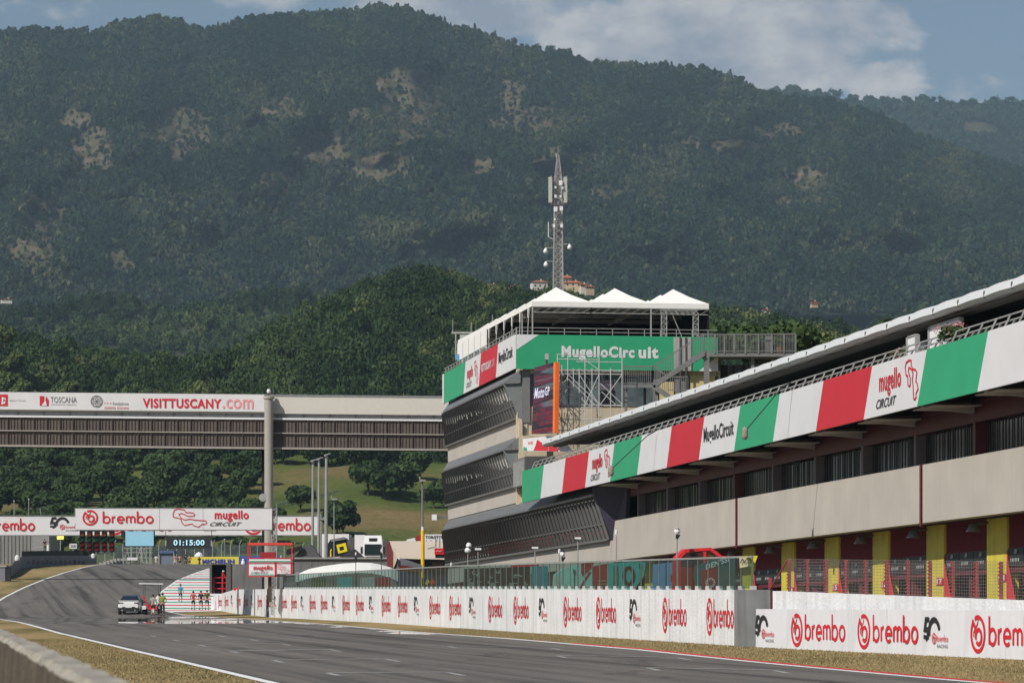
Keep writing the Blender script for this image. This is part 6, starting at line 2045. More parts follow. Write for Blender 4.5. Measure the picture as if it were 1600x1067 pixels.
for (xa, ya), (xb, yb) in zip(pr[:-1], pr[1:]):
    m2.face([P(xa, ya + 16, 236), P(xb, yb + 16, 236), P(xb, yb, 242), P(xa, ya, 242)]); m2.face([P(xa, ya, 242), P(xb, yb, 242), P(xb, yb + 14, 250), P(xa, ya + 14, 250)])
m2.build('canopy', TENT, mq, smooth=True)
m2 = MB()
for px in (466, 500, 540, 580, 618): m2.bar(P(px, 930, 237), P(px, 895, 237), .1)
m2.build('leg', STEEL, mq)
# trucks
def truck(px0, px1, top, bot, Y, lab, col=WHITE, cab='cab'):
    s = Y / F; b = P((px0 + px1) / 2, bot, Y)
    t = thing('truck', lab, 'truck', b)
    w = (px1 - px0) * s; h = (bot - top) * s; x0 = b.x - w / 2; x1 = b.x + w / 2; z = b.z
    m2 = MB(); c = .08 * w
    m2.hexa([(x0, Y, z), (x1, Y, z), (x1, Y + 2.2, z), (x0, Y + 2.2, z)], [(x0, Y + .05, z + h * .62), (x1, Y + .05, z + h * .62), (x1, Y + 2.2, z + h * .62), (x0, Y + 2.2, z + h * .62)])
    m2.hexa([(x0, Y + .05, z + h * .62), (x1, Y + .05, z + h * .62), (x1, Y + 2.2, z + h * .62), (x0, Y + 2.2, z + h * .62)], [(x0 + c, Y + .55, z + h), (x1 - c, Y + .55, z + h), (x1 - c, Y + 2.2, z + h), (x0 + c, Y + 2.2, z + h)])
    m2.build('cab', col, t)
    m2 = MB(); m2.hexa([(x0 + c, Y - .05, z + h * .42), (x1 - c, Y - .05, z + h * .42), (x1 - c, Y, z + h * .42), (x0 + c, Y, z + h * .42)], [(x0 + c, Y, z + h * .74), (x1 - c, Y, z + h * .74), (x1 - c, Y + .3, z + h * .74), (x0 + c, Y + .3, z + h * .74)]); m2.build('windscreen', mat('windscreen', (.02, .03, .035), .05, spec=.8), t)
    m2 = MB(); m2.box(x0 + w * .3, x1 - w * .3, Y + .3, Y + .45, z + h * .82, z + h * .92); m2.build('roof_hatch', DARK, t)
    m2 = MB()
    for k in range(4): m2.box(x0 + w * .14, x1 - w * .14, Y - .06, Y - .01, z + h * (.08 + .08 * k), z + h * (.13 + .08 * k))
    m2.build('grille', BLACK, t)
    m2 = MB(); m2.box(x0 + .02, x1 - .02, Y - .12, Y, z, z + h * .06); m2.build('bumper', GREYP, t)
    for sx in (-1, 1):
        m2 = MB(); m2.box(b.x + sx * w * .40 - .18, b.x + sx * w * .40 + .18, Y - .1, Y - .02, z + h * .07, z + h * .13); m2.build('headlight', mat('headlamp', (.6, .62, .65), .2), t)
        m2 = MB(); m2.box(b.x + sx * w * .56 - .12, b.x + sx * w * .56 + .12, Y + .1, Y + .3, z + h * .45, z + h * .66); m2.bar((b.x + sx * w * .5, Y + .2, z + h * .64), (b.x + sx * w * .56, Y + .2, z + h * .64), .05); m2.build('mirror', BLACK, t)
        m2 = MB(); m2.tube((b.x + sx * w * .40 - .15, Y + .9, z - .05), (b.x + sx * w * .40 + .15, Y + .9, z - .05), .5, n=14); m2.build('wheel', RUBBER, t)
    m2 = MB(); m2.box(x0 + .05, x1 - .05, Y + 2.6, Y + 13, z + .3, z + h * .9); m2.build('trailer', mat('trailer_grey', (.35, .35, .36), .5), t)
    return t


truck(567, 598, 836, 889, 322, 'white long nosed truck cab facing the camera in the paddock')
t = thing('truck', 'white truck half hidden behind the black yellow square transporter', 'truck', P(525, 872, 335))
m2 = MB(); gbox(m2, 503, 545, 834, 874, 0, 6, Y=335); gbox(m2, 551, 567, 834, 870, 4, 12, Y=322); m2.build('body', WHITE, t)
m2 = MB(); gbox(m2, 545, 551, 838, 868, 3, 6, Y=330); m2.build('trailer', DGREY, t)
m2 = MB()
for px in (510, 538): a = P(px, 872, 335); m2.tube((a.x - .2, 334.9, a.z + .4), (a.x + .2, 334.9, a.z + .4), .5, n=12)
m2.build('wheel', RUBBER, t)
t = thing('transporter', 'black team transporter with a tilted yellow square on its front', 'truck', P(528, 870, 305))
ot = [(512, 869), (511, 851), (516, 843), (538, 839), (542, 844), (544, 868)]
m2 = MB(); m2.prism([P(x, y, 305) for x, y in ot], (0, 5, 0)); m2.build('body', BSH, t)
m2 = MB(); c4 = [(525.5, 851), (540, 847.5), (543, 861), (528.5, 864.5)]; i4 = [(530, 854.5), (536.5, 853), (537.8, 858.5), (531.2, 860.2)]
for k in range(4): m2.face([P(*c4[k], 304.95), P(*c4[(k + 1) % 4], 304.95), P(*i4[(k + 1) % 4], 304.95), P(*i4[k], 304.95)])
m2.build('yellow_square', mat('logo_yellow', (.75, .6, .02), .5), t)
m2 = MB(); m2.tube(P(517, 870, 304.5), P(517, 860, 304.5), .08); m2.tube(P(516.5, 862, 304.4), P(518, 857.5, 304.4), .06); m2.build('yellow_figure', mat('logo_yellow', (.75, .6, .02), .5), t)
m2 = MB(); m2.prism([P(x, y, 304.8) for x, y in ((516, 842.5), (538, 838.5), (541, 842), (518, 846))], (0, .4, 0)); m2.build('roof_fairing', GREYP, t)
t = thing('mound_tent', 'dark grey pointed awning left of the lamp posts', 'awning', P(485, 872, 296))
m2 = MB(); m2.prism([P(x, y, 296) for x, y in ((458, 872), (474, 853), (484, 850), (494, 860), (501, 872))], (0, 3, 0)); m2.build('cloth', mat('dark_awning', (.09, .09, .095), .8), t)
m2 = MB(); m2.prism([P(x, y, 295.6) for x, y in ((447, 866), (448, 858), (472, 852), (473, 858), (450, 867))], (0, .2, 0)); m2.build('black_boom', BSH, t)
t = thing('mound_tent', 'black pointed awning between transporter and white truck', 'awning', P(560, 872, 294))
m2 = MB(); m2.prism([P(x, y, 294) for x, y in ((528, 872), (553, 857), (570, 872))], (0, 3, 0)); m2.build('cloth', mat('black_awning', (.035, .035, .04), .8), t)
t = thing('hospitality_tent', 'wide beige tent roof over navy walls beside the tower', 'tent', P(655, 925, 268))
m2 = MB(); rf4 = [(608, 845, 290), (700, 845, 290), (700, 874, 262), (621, 872, 262)]
m2.face([P(*q) for q in rf4][::-1]); m2.face([P(608, 845, 290), P(621, 872, 262), P(608, 905, 290)])
m2.build('roof_cloth', mat('beige_canvas', (.60, .50, .39), .8, var=.04, bump=.2, bscale=2), t)
m2 = MB(); gbox(m2, 621, 700, 873.5, 925, 0, 3, Y=263); m2.build('side_wall', NAVY, t)
m2 = MB(); gbox(m2, 675, 693, 877, 886, -.05, .0, Y=263); m2.build('window', mat('brown_grey_panel', (.12, .09, .08), .6), t)
m2 = MB(); gbox(m2, 675, 693, 886, 889, -.05, .0, Y=263); m2.build('red_trim', DKRED, t)
m2 = MB(); m2.prism([P(x, y, 275) for x, y in ((605, 900), (604, 848), (609, 846), (618, 876), (619, 900))], (0, .3, 0)); m2.build('red_end_wall', mat('red_brown_panel', (.14, .03, .03), .6), t)
t = thing('awning', 'white and orange low awning in front of the navy tent wall', 'awning', P(640, 925, 250))
m2 = MB(); m2.prism([P(x, y, 250) for x, y in ((618, 892), (624, 872), (632, 873), (658, 882), (658, 892))], (0, 3, 0)); m2.build('white_cloth', TENT, t)
m2 = MB(); m2.prism([P(x, y, 249.6) for x, y in ((622, 890), (625, 883), (636, 884), (656, 888), (656, 892), (622, 892))], (0, .3, 0)); m2.build('orange_cloth', mat('orange_cloth', (.70, .10, .03), .7), t)
t = thing('toilet_sign', 'white sign reading TOILETTE above the beige tent', 'sign', P(678, 872, 300))
m2 = MB(); gbox(m2, 663, 700, 834.5, 850, 0, .1, Y=300); m2.build('panel', WHITE, t)
m2 = MB(); ft = lambda u, v, off=0: P(u, -v, 299.95 - off); txt(m2, 'TOILETTE', ft, 664.5, 692, -841, -836.5, 0, bold=.03)
for px in (666.5, 673.5, 683): m2.face([ft(px - .6, -848), ft(px + .6, -848), ft(px + .9, -844.5), ft(px, -843.2), ft(px - .9, -844.5)])
m2.build('lettering', BLACK, t)
m2 = MB()
for px in (668, 690): m2.bar(P(px, 875, 300.3), P(px, 850, 300.3), .1)
m2.build('post', STEEL, t)
t = thing('forklift', 'red and black machine with a grey mast under the toilet sign', 'vehicle', P(690, 872, 256))
m2 = MB(); gbox(m2, 679, 697, 856, 866, 0, 1.5, Y=256); gbox(m2, 692, 697, 852, 856, 0, 1.5, Y=256); m2.build('body', mat('machine_red', (.55, .02, .03), .4), t)
m2 = MB(); gbox(m2, 680, 700, 866.1, 871, .1, 1.5, Y=256); m2.build('base', DARK, t)
m2 = MB(); m2.bar(P(681, 855, 256.2), P(681, 841, 256.2), .12); m2.bar(P(687, 855, 256.2), P(687, 839, 256.2), .12); m2.bar(P(668, 857, 256), P(679, 854.5, 256), .12); m2.build('mast', STEEL, t)
m2 = MB(); ribbon(m2, lambda u, v, off=0: P(u, v, 255.95), [(681, 861.5), (684, 860), (687, 861.5), (690, 859.5)], 1.2, 0, 0); m2.build('swoosh', PINK, t)
t = thing('red_cabin', 'small dark red cabin roof behind the beige tent', 'cabin', P(655, 850, 330))
m2 = MB(); gbox(m2, 650, 658, 836, 850, 0, 3, Y=330); m2.build('wall', DKRED, t)
m2 = MB(); m2.prism([P(x, y, 329) for x, y in ((633, 846), (637, 842), (648, 840), (650, 846))], (0, 2, 0)); m2.build('white_canopy', WHITE, t)

# podium with red frame
pd = thing('starter_stand', 'red framed starter stand with roof and white panels on the pit wall', 'stand', P(422, 925, 226))
Yd = 226
m2 = MB(); gbox(m2, 386.5, 457, 847.5, 851.5, 0, 2.0, Y=Yd); m2.build('roof', mat('stand_red_light', (.60, .06, .05), .5), pd)
m2 = MB()
for px in (387.5, 456): gbox(m2, px - .8, px + .8, 851.5, 901, .05, .15, Y=Yd); gbox(m2, px - .8, px + .8, 851.5, 901, 1.85, 1.95, Y=Yd)
gbox(m2, 387, 457, 871, 872.4, .0, .06, Y=Yd); gbox(m2, 387, 430, 899.5, 901, 0, .06, Y=Yd); gbox(m2, 429, 432, 878, 898, -.02, .05, Y=Yd); gbox(m2, 454, 457, 872, 896, -.02, .05, Y=Yd); gbox(m2, 387, 457, 879, 880, -.02, .0, Y=Yd)
m2.build('frame', BRED, pd)
m2 = MB(); gbox(m2, 406, 430, 862, 871, .3, .9, Y=Yd); m2.build('red_box', DKRED, pd)
m2 = MB(); gbox(m2, 389, 429, 880, 899, .02, .08, Y=Yd); gbox(m2, 432, 454, 880, 896, .02, .08, Y=Yd); gbox(m2, 389, 454, 873, 879, .03, .08, Y=Yd); m2.build('panel', WHITE, pd)
m2 = MB(); fd = lambda u, v, off=0: P(u, -v, Yd - .03 - off); mugello_word(m2, fd, 392, 426, -896, -882.5, 0, 0, 1)
ribbon(m2, lambda u, v, off=0: P(u, v, Yd - .03 - off), [(434 + (x - 937) / 183 * 18, 881.5 + (y - 118) / 102 * 13) for x, y in TRK], .7, 0, 2, True)
m2.build('lettering', [BRED, BLACK, PINK], pd)
m2 = MB(); gbox(m2, 388, 457, 876, 877, -.03, .02, Y=Yd); gbox(m2, 390, 428, 897, 898, .0, .03, Y=Yd); m2.build('green_trim', GREEN, pd)
m2 = MB(); gbox(m2, 388, 456, 898, 900, .1, 1.9, Y=Yd); gbox(m2, 418, 423, 900, 940, .5, .9, Y=Yd); m2.build('platform', TREEBARK, pd)

# dark gate box with red ladder frame
gb = thing('marshal_box', 'dark open marshal box with red ladder frame at the end of the white wall', 'booth', P(344, 950, 288))
m2 = MB(); Yk = 290
gbox(m2, 329, 332.5, 882, 927, -1, 2, Y=Yk); gbox(m2, 355, 362, 882, 927, -1, 2, Y=Yk); gbox(m2, 329, 362, 880.5, 882, -1, 2, Y=Yk)
m2.build('frame', mat('booth_grey', (.10, .095, .09), .7), gb)
m2 = MB(); gbox(m2, 332.5, 355, 882, 927, 1, 1.2, Y=Yk); m2.build('back', DARK, gb)
m2 = MB(); 
for px in (334, 347.5, 354): m2.bar(P(px, 926, Yk - .5), P(px, 894 if px == 347.5 else 902, Yk - .5), .12)
for py in (902, 910, 919): m2.bar(P(333, py, Yk - .5), P(354.5, py, Yk - .5), .08)
m2.bar(P(348, 894, Yk - .5), P(353, 903, Yk - .5), .07)
m2.build('red_ladder', BRED, gb)
m2 = MB(); a = P(349, 892, Yk - .5); m2.lathe((a.x, a.y, a.z - .05), [(.05, -.05), (.13, .03), (.09, .14), (.02, .18)], 8); m2.build('lamp', WHITE, gb)
m2 = MB(); gbox(m2, 365, 373, 918, 922, 0, .2, Y=262); m2.build('red_lamp', BRIGHT, gb)

# ------------------------------------------------------------------ left side: tyre wall, stand, boards
tyl = [(10, 908, 350), (17, 902.5, 356), (24, 893, 368), (34, 887, 385), (60, 885.5, 397), (100, 884.5, 412), (128, 884, 422), (150, 883.5, 432)]
ty = thing('barrier_wall', 'grey sponsor barrier with black top curving along the left of the far track', 'barrier', P(60, 886, 397))
m2 = MB(); m3 = MB()
for (a, b, c), (d, e, f_) in zip(tyl[:-1], tyl[1:]):
    p = P(a, b + 2, c); q = P(d, e + 2, f_); hh = 1.55
    m2.hexa([p, q, q + Vector((0, .6, 0)), p + Vector((0, .6, 0))], [p + Vector((0, 0, hh)), q + Vector((0, 0, hh)), q + Vector((0, .6, hh)), p + Vector((0, .6, hh))])
    if a >= 30 and d < 150: m3.hexa([p + Vector((0, -.05, hh)), q + Vector((0, -.05, hh)), q + Vector((0, 1, hh)), p + Vector((0, 1, hh))], [p + Vector((0, .1, hh + .62)), q + Vector((0, .1, hh + .62)), q + Vector((0, 1, hh + .62)), p + Vector((0, 1, hh + .62))])
m2.build('barrier_face', mat('barrier_grey', (.20, .19, .21), .7, var=.15, scale=.6), ty); m3.build('black_top', mat('black_rubber_top', (.03, .032, .035), .8), ty)
for i in range(13):
    px = 44 + i * 7.2; Y = float(np.interp(px, [34, 60, 100, 128, 150], [385, 397, 412, 422, 432])); m2 = MB()
    txt(m2, '50' if i % 3 == 1 else 'brembo', lambda u, v, off=0: P(u, -v, Y - .5), px - 2.4, px + 2.4, -881, -874, 0, bold=.03); m2.build('painted_mark', mat('faded_mark_dark', (.06, .05, .06), .7) if i % 3 == 1 else mat('faded_mark_red', (.26, .09, .10), .7), ty)
for (px, py, Y) in ((27, 871, 366), (145.5, 868, 428)):
    m2 = MB(); c = P(px, py, Y); m2.lathe((c.x, c.y, c.z - .55), [(.26, .2), (.30, .35), (.26, .7), (.12, .85)], 10); m2.build('white_corner_pad', WHITE, ty)
gs = thing('grey_stand', 'grey corrugated building at the left edge below the far banner', 'building', P(30, 880, 440))
m2 = MB(); gbox(m2, -120, 79, 834, 890, 0, 8, Y=440); m2.build('wall', mat('corrugated_grey', (.22, .22, .21), .6, var=.1, streak=.25), gs)
m2 = MB()
for k in range(34): gbox(m2, -116 + k * 5.8, -115.2 + k * 5.8, 835, 889, -.1, .0, Y=440)
m2.build('ribs', GREYP, gs)
m2 = MB(); gbox(m2, 55, 80, 834, 862, -2, -.2, Y=440); m2.build('porch', mat('porch_grey', (.25, .25, .26), .6), gs)
cp = thing('camera_platform', 'small scaffold platform with camera before the grey building', 'platform', P(66, 886, 425))
m2 = MB()
for px in (58, 66, 74): m2.bar(P(px, 886, 425), P(px, 854, 425), .08)
m2.bar(P(56, 854, 425), P(76, 854, 425), .12); m2.bar(P(56, 861, 425), P(76, 861, 425), .1); m2.build('scaffold', STEEL, cp)
m2 = MB(); a = P(75.5, 862, 425); m2.tube(a, a + Vector((0, 0, 1.0)), .18); m2.build('white_bin', WHITE, cp)
def board(name, lab, x0, x1, y0, y1, Y, text, mt, tm, base=886, tb=.03):
    t = thing(name, lab, 'sign', P((x0 + x1) / 2, base, Y)); m2 = MB(); gbox(m2, x0, x1, y0, y1, 0, .1, Y=Y); m2.build('panel', mt, t)
    if text:
        m2 = MB(); txt(m2, text, lambda u, v, off=0: P(u, -v, Y - .05), x0 + (x1 - x0) * .12, x1 - (x1 - x0) * .12, -(y1 - (y1 - y0) * .2), -(y0 + (y1 - y0) * .18), 0, bold=tb); m2.build('lettering', tm, t)
    m2 = MB(); m2.bar(P((x0 + x1) / 2, base, Y + .15), P((x0 + x1) / 2, y1, Y + .15), .1); m2.build('post', STEEL, t); return t
board('distance_board', 'small white distance board reading 300 left of the start lights', 108.5, 120, 849, 857, 430, '300', WHITE, BLACK, tb=.0)
board('light_panel', 'lit yellow warning panel under the far banner', 89, 99.5, 836.5, 842.5, 436, None, mat('lit_yellow', (.4, .4, .1), .5, emit=((1, .85, .18), .9)), None)
t = board('sponsor_hoarding', 'long yellow hoarding with blue capital lettering beyond the crest of the track', 296, 373, 869.5, 884, 462, None, mat('hoarding_yellow', (.70, .58, .06), .5), None, 890)
m2 = MB(); txt(m2, 'MICHELIN', lambda u, v, off=0: P(u, -v, 461.9), 316, 366, -880.5, -873, 0, bold=.05); m2.build('lettering', mat('hoarding_blue', (.03, .06, .35), .5), t)
t = board('sponsor_hoarding', 'blue hoarding continuing right of the yellow one beyond the crest', 373.2, 436, 868.5, 884, 462, None, mat('hoarding_navy', (.04, .09, .32), .5), None, 890)
m2 = MB(); a = P(380, 877, 461.9); m2.lathe((a.x, a.y, a.z - .7), [(.2, 0), (.34, .2), (.30, .6), (.18, .8), (.2, .95), (.1, 1.1)], 9); m2.build('white_print', WHITE, t)
# far concrete blocks and scaffold beyond the crest
cb = thing('concrete_blocks', 'row of pale concrete blocks beyond the crest of the track', 'barrier', P(172, 885, 446))
for i in range(8):
    m2 = MB(); x0 = 155 + i * 5.4; hz = 872.5 + (4 - i if i < 4 else 0) * 1.6; gbox(m2, x0, x0 + 5.1, hz, 886, 0, .8, Y=446 + i); m2.build('block', mat('pale_block', (.36, .35, .32), .9, var=.12), cb)
fs_ = thing('scaffold_tower', 'grey scaffold tower below the pale cyan screen beyond the crest', 'scaffold', P(222, 886, 440))
m2 = MB(); rr = random.Random(4)
for px in (193, 205, 214, 222, 229, 236): m2.bar(P(px, 886, 440), P(px + rr.uniform(-1, 1), 853, 440), .1)
for py in (856, 863, 871, 879): m2.bar(P(192, py, 440), P(238, py, 440), .08)
for k in range(7): x = 192 + k * 6.5; m2.bar(P(x, 880, 440), P(x + rr.choice([-8, 8]), 856, 440), .07)
m2.build('tubes', STEEL, fs_)
m2 = MB(); gbox(m2, 200, 216, 871, 875, -1, 1, Y=440); m2.build('white_sheet', WHITE, fs_)
vn = thing('blue_tent', 'blue roofed tent beyond the crest left of the spectators', 'tent', P(258, 885, 462))
m2 = MB(); gbox(m2, 247, 272, 860, 864, 0, 4, Y=462); m2.build('roof', mat('tent_blue', (.08, .12, .24), .7), vn)
m2 = MB(); gbox(m2, 248, 271, 864, 884, .3, 3.6, Y=462); m2.build('wall', mat('tent_greyblue', (.16, .18, .22), .7), vn)
m2 = MB()
for px in (247.5, 271.5): m2.bar(P(px, 886, 462), P(px, 862, 462), .1)
m2.build('leg', STEEL, vn)
# catch fence in the field behind
cf = thing('catch_fence', 'wire catch fence with leaning post tops across the green field', 'fence', P(420, 885, 478))
FENCEW = glass_mat('wire_netting', (.72, .72, .72), .22, .5)
k = 0
for px in range(150, 700, 14):
    yt = 842 if px < 440 else 846
    m2 = MB(); a = P(px, 886, 478); b = P(px, yt + 9, 478); m2.bar(a, b, .08); m2.bar(b, b + Vector((.35, -.3, .75)), .07); m2.build('post', mat('post_pale', (.36, .36, .35), .6), cf)
    m2 = MB(); m2.face([P(px + .5, 886, 478), P(px + 13.5, 886, 478), P(px + 13.5, yt + 9, 478), P(px + .5, yt + 9, 478)]); m2.build('netting', FENCEW, cf)
# thin pole far
for px, top, bot, lab in ((22, 783, 812, 'thin white post on the slope at far left'), (45, 780, 812, 'thin white post right of its twin on the left slope'), (351, 843, 886, 'thin grey pole behind the hoarding right of the timing display')):
    t = thing('thin_post', lab, 'post', P(px, bot, 500)); m2 = MB(); m2.tube(P(px, bot, 500), P(px, top, 500), .06, n=6); m2.build('pole', STEEL, t)
    m2 = MB(); m2.lathe(P(px, top, 500), [(.09, 0), (.09, .1), (.02, .16)], 6); m2.build('cap', WHITE, t)
pf_ = thing('slope_fence', 'grey rail climbing the meadow behind the far banner', 'fence', P(470, 795, 560))
m2 = MB(); pl = [(432, 797), (450, 792), (470, 787), (490, 782), (510, 777), (528, 775)]
pl3 = []
for px, py in pl:
    Y = 545.0
    for _ in range(60):
        x = (px - 800) * Y / F; z = float(hill_z(x, Y))
        yy_ = HY - (z - H) * F / Y
        if yy_ <= py: break
        Y += 3
    pl3.append(Vector((x, Y, z)))
for a, b in zip(pl3[:-1], pl3[1:]):
    m2.bar(a + Vector((0, 0, .9)), b + Vector((0, 0, .9)), .16); m2.bar(a + Vector((0, 0, .5)), b + Vector((0, 0, .5)), .12)
    for q in (0, .33, .66): c = a.lerp(b, q); m2.bar(c - Vector((0, 0, .3)), c + Vector((0, 0, .95)), .1)
m2.build('rails', STEEL, pf_)

# ------------------------------------------------------------------ concrete wall beside the camera
def line_px(a_, h_, px):
    Y = F * a_ / (px + 100); return Vector(((px - 800) * Y / F, Y, H - h_))
hw = .25
cw = thing('near_concrete_wall', 'weathered concrete wall running past the camera at lower left, out of focus', 'wall', (.35, 0, 0))
m2 = MB()
ysc = list(np.arange(-6, 40, .35)); rj = random.Random(2)
prev = None
for Y in ysc:
    xf = .72 - .18 * Y; xn = .535 - .18 * Y; zt = H - .29
    j_ = lambda s_: rj.uniform(-s_, s_)
    sec = [(xn - .10, Y, -.2), (xn + j_(.006), Y, zt - .03 + j_(.01)), (xn + .03 + j_(.01), Y, zt + j_(.006)), (xf - .02 + j_(.008), Y, zt + j_(.008)), (xf, Y, zt - .03 + j_(.01)), (xf + .10, Y, -.2)]
    if prev:
        n0 = len(prev)
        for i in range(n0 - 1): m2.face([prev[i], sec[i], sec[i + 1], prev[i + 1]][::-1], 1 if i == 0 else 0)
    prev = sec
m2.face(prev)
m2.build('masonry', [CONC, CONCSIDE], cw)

# ------------------------------------------------------------------ white car
HDL = 0
def car():
    px, Y = 201, 273.0
    x0 = (px - 800) * Y / F; g0 = gz(x0, Y) + .02
    t = thing('white_car', 'white coupe style SUV driving away along the straight', 'car', (x0, Y, g0))
    W2 = .98
    # profile along length (y from rear 0 to front 4.7): z heights ; cross-section half widths
    body = [(0.0, .45, .98, .80), (.12, .38, 1.10, .90), (.5, .32, 1.14, .96), (1.2, .30, 1.10, .98), (2.4, .30, 1.06, .98), (3.6, .30, 1.0, .95), (4.4, .34, .86, .88), (4.7, .42, .72, .72)]
    m2 = MB(); secs = []
    for y, zb, zt, w in body:
        secs.append([(x0 - w * .94, Y + y, g0 + zb), (x0 - w, Y + y, g0 + (zb + zt) / 2), (x0 - w * .88, Y + y, g0 + zt), (x0, Y + y, g0 + zt + .03), (x0 + w * .88, Y + y, g0 + zt), (x0 + w, Y + y, g0 + (zb + zt) / 2), (x0 + w * .94, Y + y, g0 + zb)])
    def loft(mb, secs, m=0):
        for a, b in zip(secs[:-1], secs[1:]):
            n = len(a)
            for i in range(n): mb.face([a[i], b[i], b[(i + 1) % n], a[(i + 1) % n]], m)
        mb.face(secs[0]); mb.face(secs[-1][::-1])
    loft(m2, secs)
    m2.build('body', mat('car_white', (.76, .76, .77), .25, var=.01, spec=.6), t, smooth=False)
    m2 = MB(); cabs = []
    for y, z0, z1, w0, w1 in ((.35, 1.12, 1.20, .86, .80), (1.0, 1.10, 1.56, .86, .66), (1.9, 1.08, 1.64, .86, .66), (2.6, 1.06, 1.58, .85, .66), (3.4, 1.02, 1.06, .84, .78)):
        cabs.append([(x0 - w0, Y + y, g0 + z0), (x0 - w1, Y + y, g0 + z1 - .05), (x0 - w1 + .1, Y + y, g0 + z1), (x0 + w1 - .1, Y + y, g0 + z1), (x0 + w1, Y + y, g0 + z1 - .05), (x0 + w0, Y + y, g0 + z0)])
    loft(m2, cabs); m2.build('cabin_glass', mat('car_glass', (.015, .02, .03), .08, spec=.7), t)
    m2 = MB(); m2.hexa([(x0 - .62, Y + 1.0, g0 + 1.56), (x0 + .62, Y + 1.0, g0 + 1.56), (x0 + .62, Y + 2.6, g0 + 1.58), (x0 - .62, Y + 2.6, g0 + 1.58)], [(x0 - .58, Y + 1.0, g0 + 1.62), (x0 + .58, Y + 1.0, g0 + 1.62), (x0 + .58, Y + 2.5, g0 + 1.68), (x0 - .58, Y + 2.5, g0 + 1.68)]); m2.build('roof', mat('roof_navy', (.05, .07, .12), .4), t)
    m2 = MB(); m2.box(x0 - .84, x0 + .84, Y + .02, Y + .2, g0 + 1.13, g0 + 1.19); m2.build('boot_lip', MATS['car_white'], t)
    m2 = MB(); m2.box(x0 - .88, x0 + .88, Y - .08, Y + .25, g0 + .26, g0 + .58); m2.box(x0 - .55, x0 + .55, Y - .05, Y, g0 + .58, g0 + .66); m2.build('bumper', BLACK, t)
    for s in (-1, 1):
        m2 = MB(); m2.box(x0 + s * .66 - .20, x0 + s * .66 + .20, Y - .03, Y + .1, g0 + .95, g0 + 1.02); m2.build('tail_light', mat('tail_smoke', (.10, .02, .02), .2), t)
        m2 = MB(); m2.box(x0 + s * 1.08 - .10, x0 + s * 1.08 + .10, Y + 2.9, Y + 3.1, g0 + 1.02, g0 + 1.16); m2.bar((x0 + s * .85, Y + 3.0, g0 + 1.05), (x0 + s * 1.0, Y + 3.0, g0 + 1.07), .05); m2.build('mirror', BLACK, t)
        m2 = MB(); m2.tube((x0 + s * .55, Y - .1, g0 + .36), (x0 + s * .55, Y, g0 + .36), .06, n=10); m2.build('exhaust', STEEL, t)
        for yy2 in (.85, 3.75):
            m2 = MB(); m2.lathe((x0 + s * .84, Y + yy2, g0 + .36), [(.24, -.13), (.36, -.12), (.37, 0), (.36, .12), (.24, .13)], 20, axis='x'); wh = m2.build('tyre', RUBBER, t)
            m2 = MB(); m2.lathe((x0 + s * .96, Y + yy2, g0 + .36), [(.05, -.02), (.23, -.01), (.23, .01), (.08, .02)], 12, axis='x'); m2.build('rim', STEEL, wh)
    m2 = MB(); m2.box(x0 - .27, x0 + .27, Y - .11, Y - .085, g0 + .66 - .08, g0 + .78 - .08); m2.build('number_plate', WHITE, t)
car()
# service buggy with flat roof
def buggy():
    Y = 270.0; s = Y / F; c = lambda px, py, dy=0: P(px, py, Y + dy)
    x0 = c(236, 960).x; g0 = gz(x0, Y) + .02
    t = thing('service_buggy', 'open red and white service trolley with a flat white roof beside the car', 'buggy', (x0, Y, g0))
    m2 = MB(); a = c(217, 912); b = c(254.5, 909); m2.hexa([(a.x, Y, a.z), (b.x, Y, a.z - .04), (b.x, Y + 1.6, a.z - .04), (a.x, Y + 1.6, a.z)], [(a.x, Y, a.z + .09), (b.x, Y, a.z + .05), (b.x, Y + 1.6, a.z + .05), (a.x, Y + 1.6, a.z + .09)]); m2.build('roof', WHITE, t)
    m2 = MB()
    for px in (223.5, 247.5):
        for dy in (.1, 1.5): m2.bar((c(px, 960).x, Y + dy, g0 + .4), (c(px, 960).x, Y + dy, a.z), .045)
    m2.bar(c(223, 914, .1), c(248, 914, .1), .04); m2.build('roof_post', DGREY, t)
    m2 = MB(); m2.box(c(221, 0).x, c(250, 0).x, Y, Y + 1.8, g0 + .35, g0 + .5); m2.box(c(221, 0).x, c(224, 0).x, Y - .02, Y + .1, g0 + .5, g0 + 1.25); m2.box(c(230, 0).x, c(243, 0).x, Y + .2, Y + .9, g0 + .5, g0 + .85); m2.build('deck', BLACK, t)
    m2 = MB(); m2.bar(c(223, 930, -.05), c(232, 946, -.05), .11); m2.bar(c(226, 945, -.05), c(248, 948, -.05), .1); m2.box(c(231, 0).x, c(247, 0).x, Y - .1, Y + .2, g0 + .42, g0 + .66); m2.build('red_bar', BRED, t)
    m2 = MB(); m2.box(c(222, 0).x, c(228, 0).x, Y - .1, Y, g0 + .45, g0 + .75); m2.box(c(238, 0).x, c(241, 0).x, Y - .15, Y, g0 + .2, g0 + .5); m2.build('white_panel', WHITE, t)
    for px in (225, 247):
        for dy in (.3, 1.6):
            m2 = MB(); cx = c(px, 0).x; m2.lathe((cx, Y + dy, g0 + .24), [(.14, -.1), (.24, -.09), (.24, .09), (.14, .1)], 14, axis='x'); m2.build('wheel', RUBBER, t)
buggy()

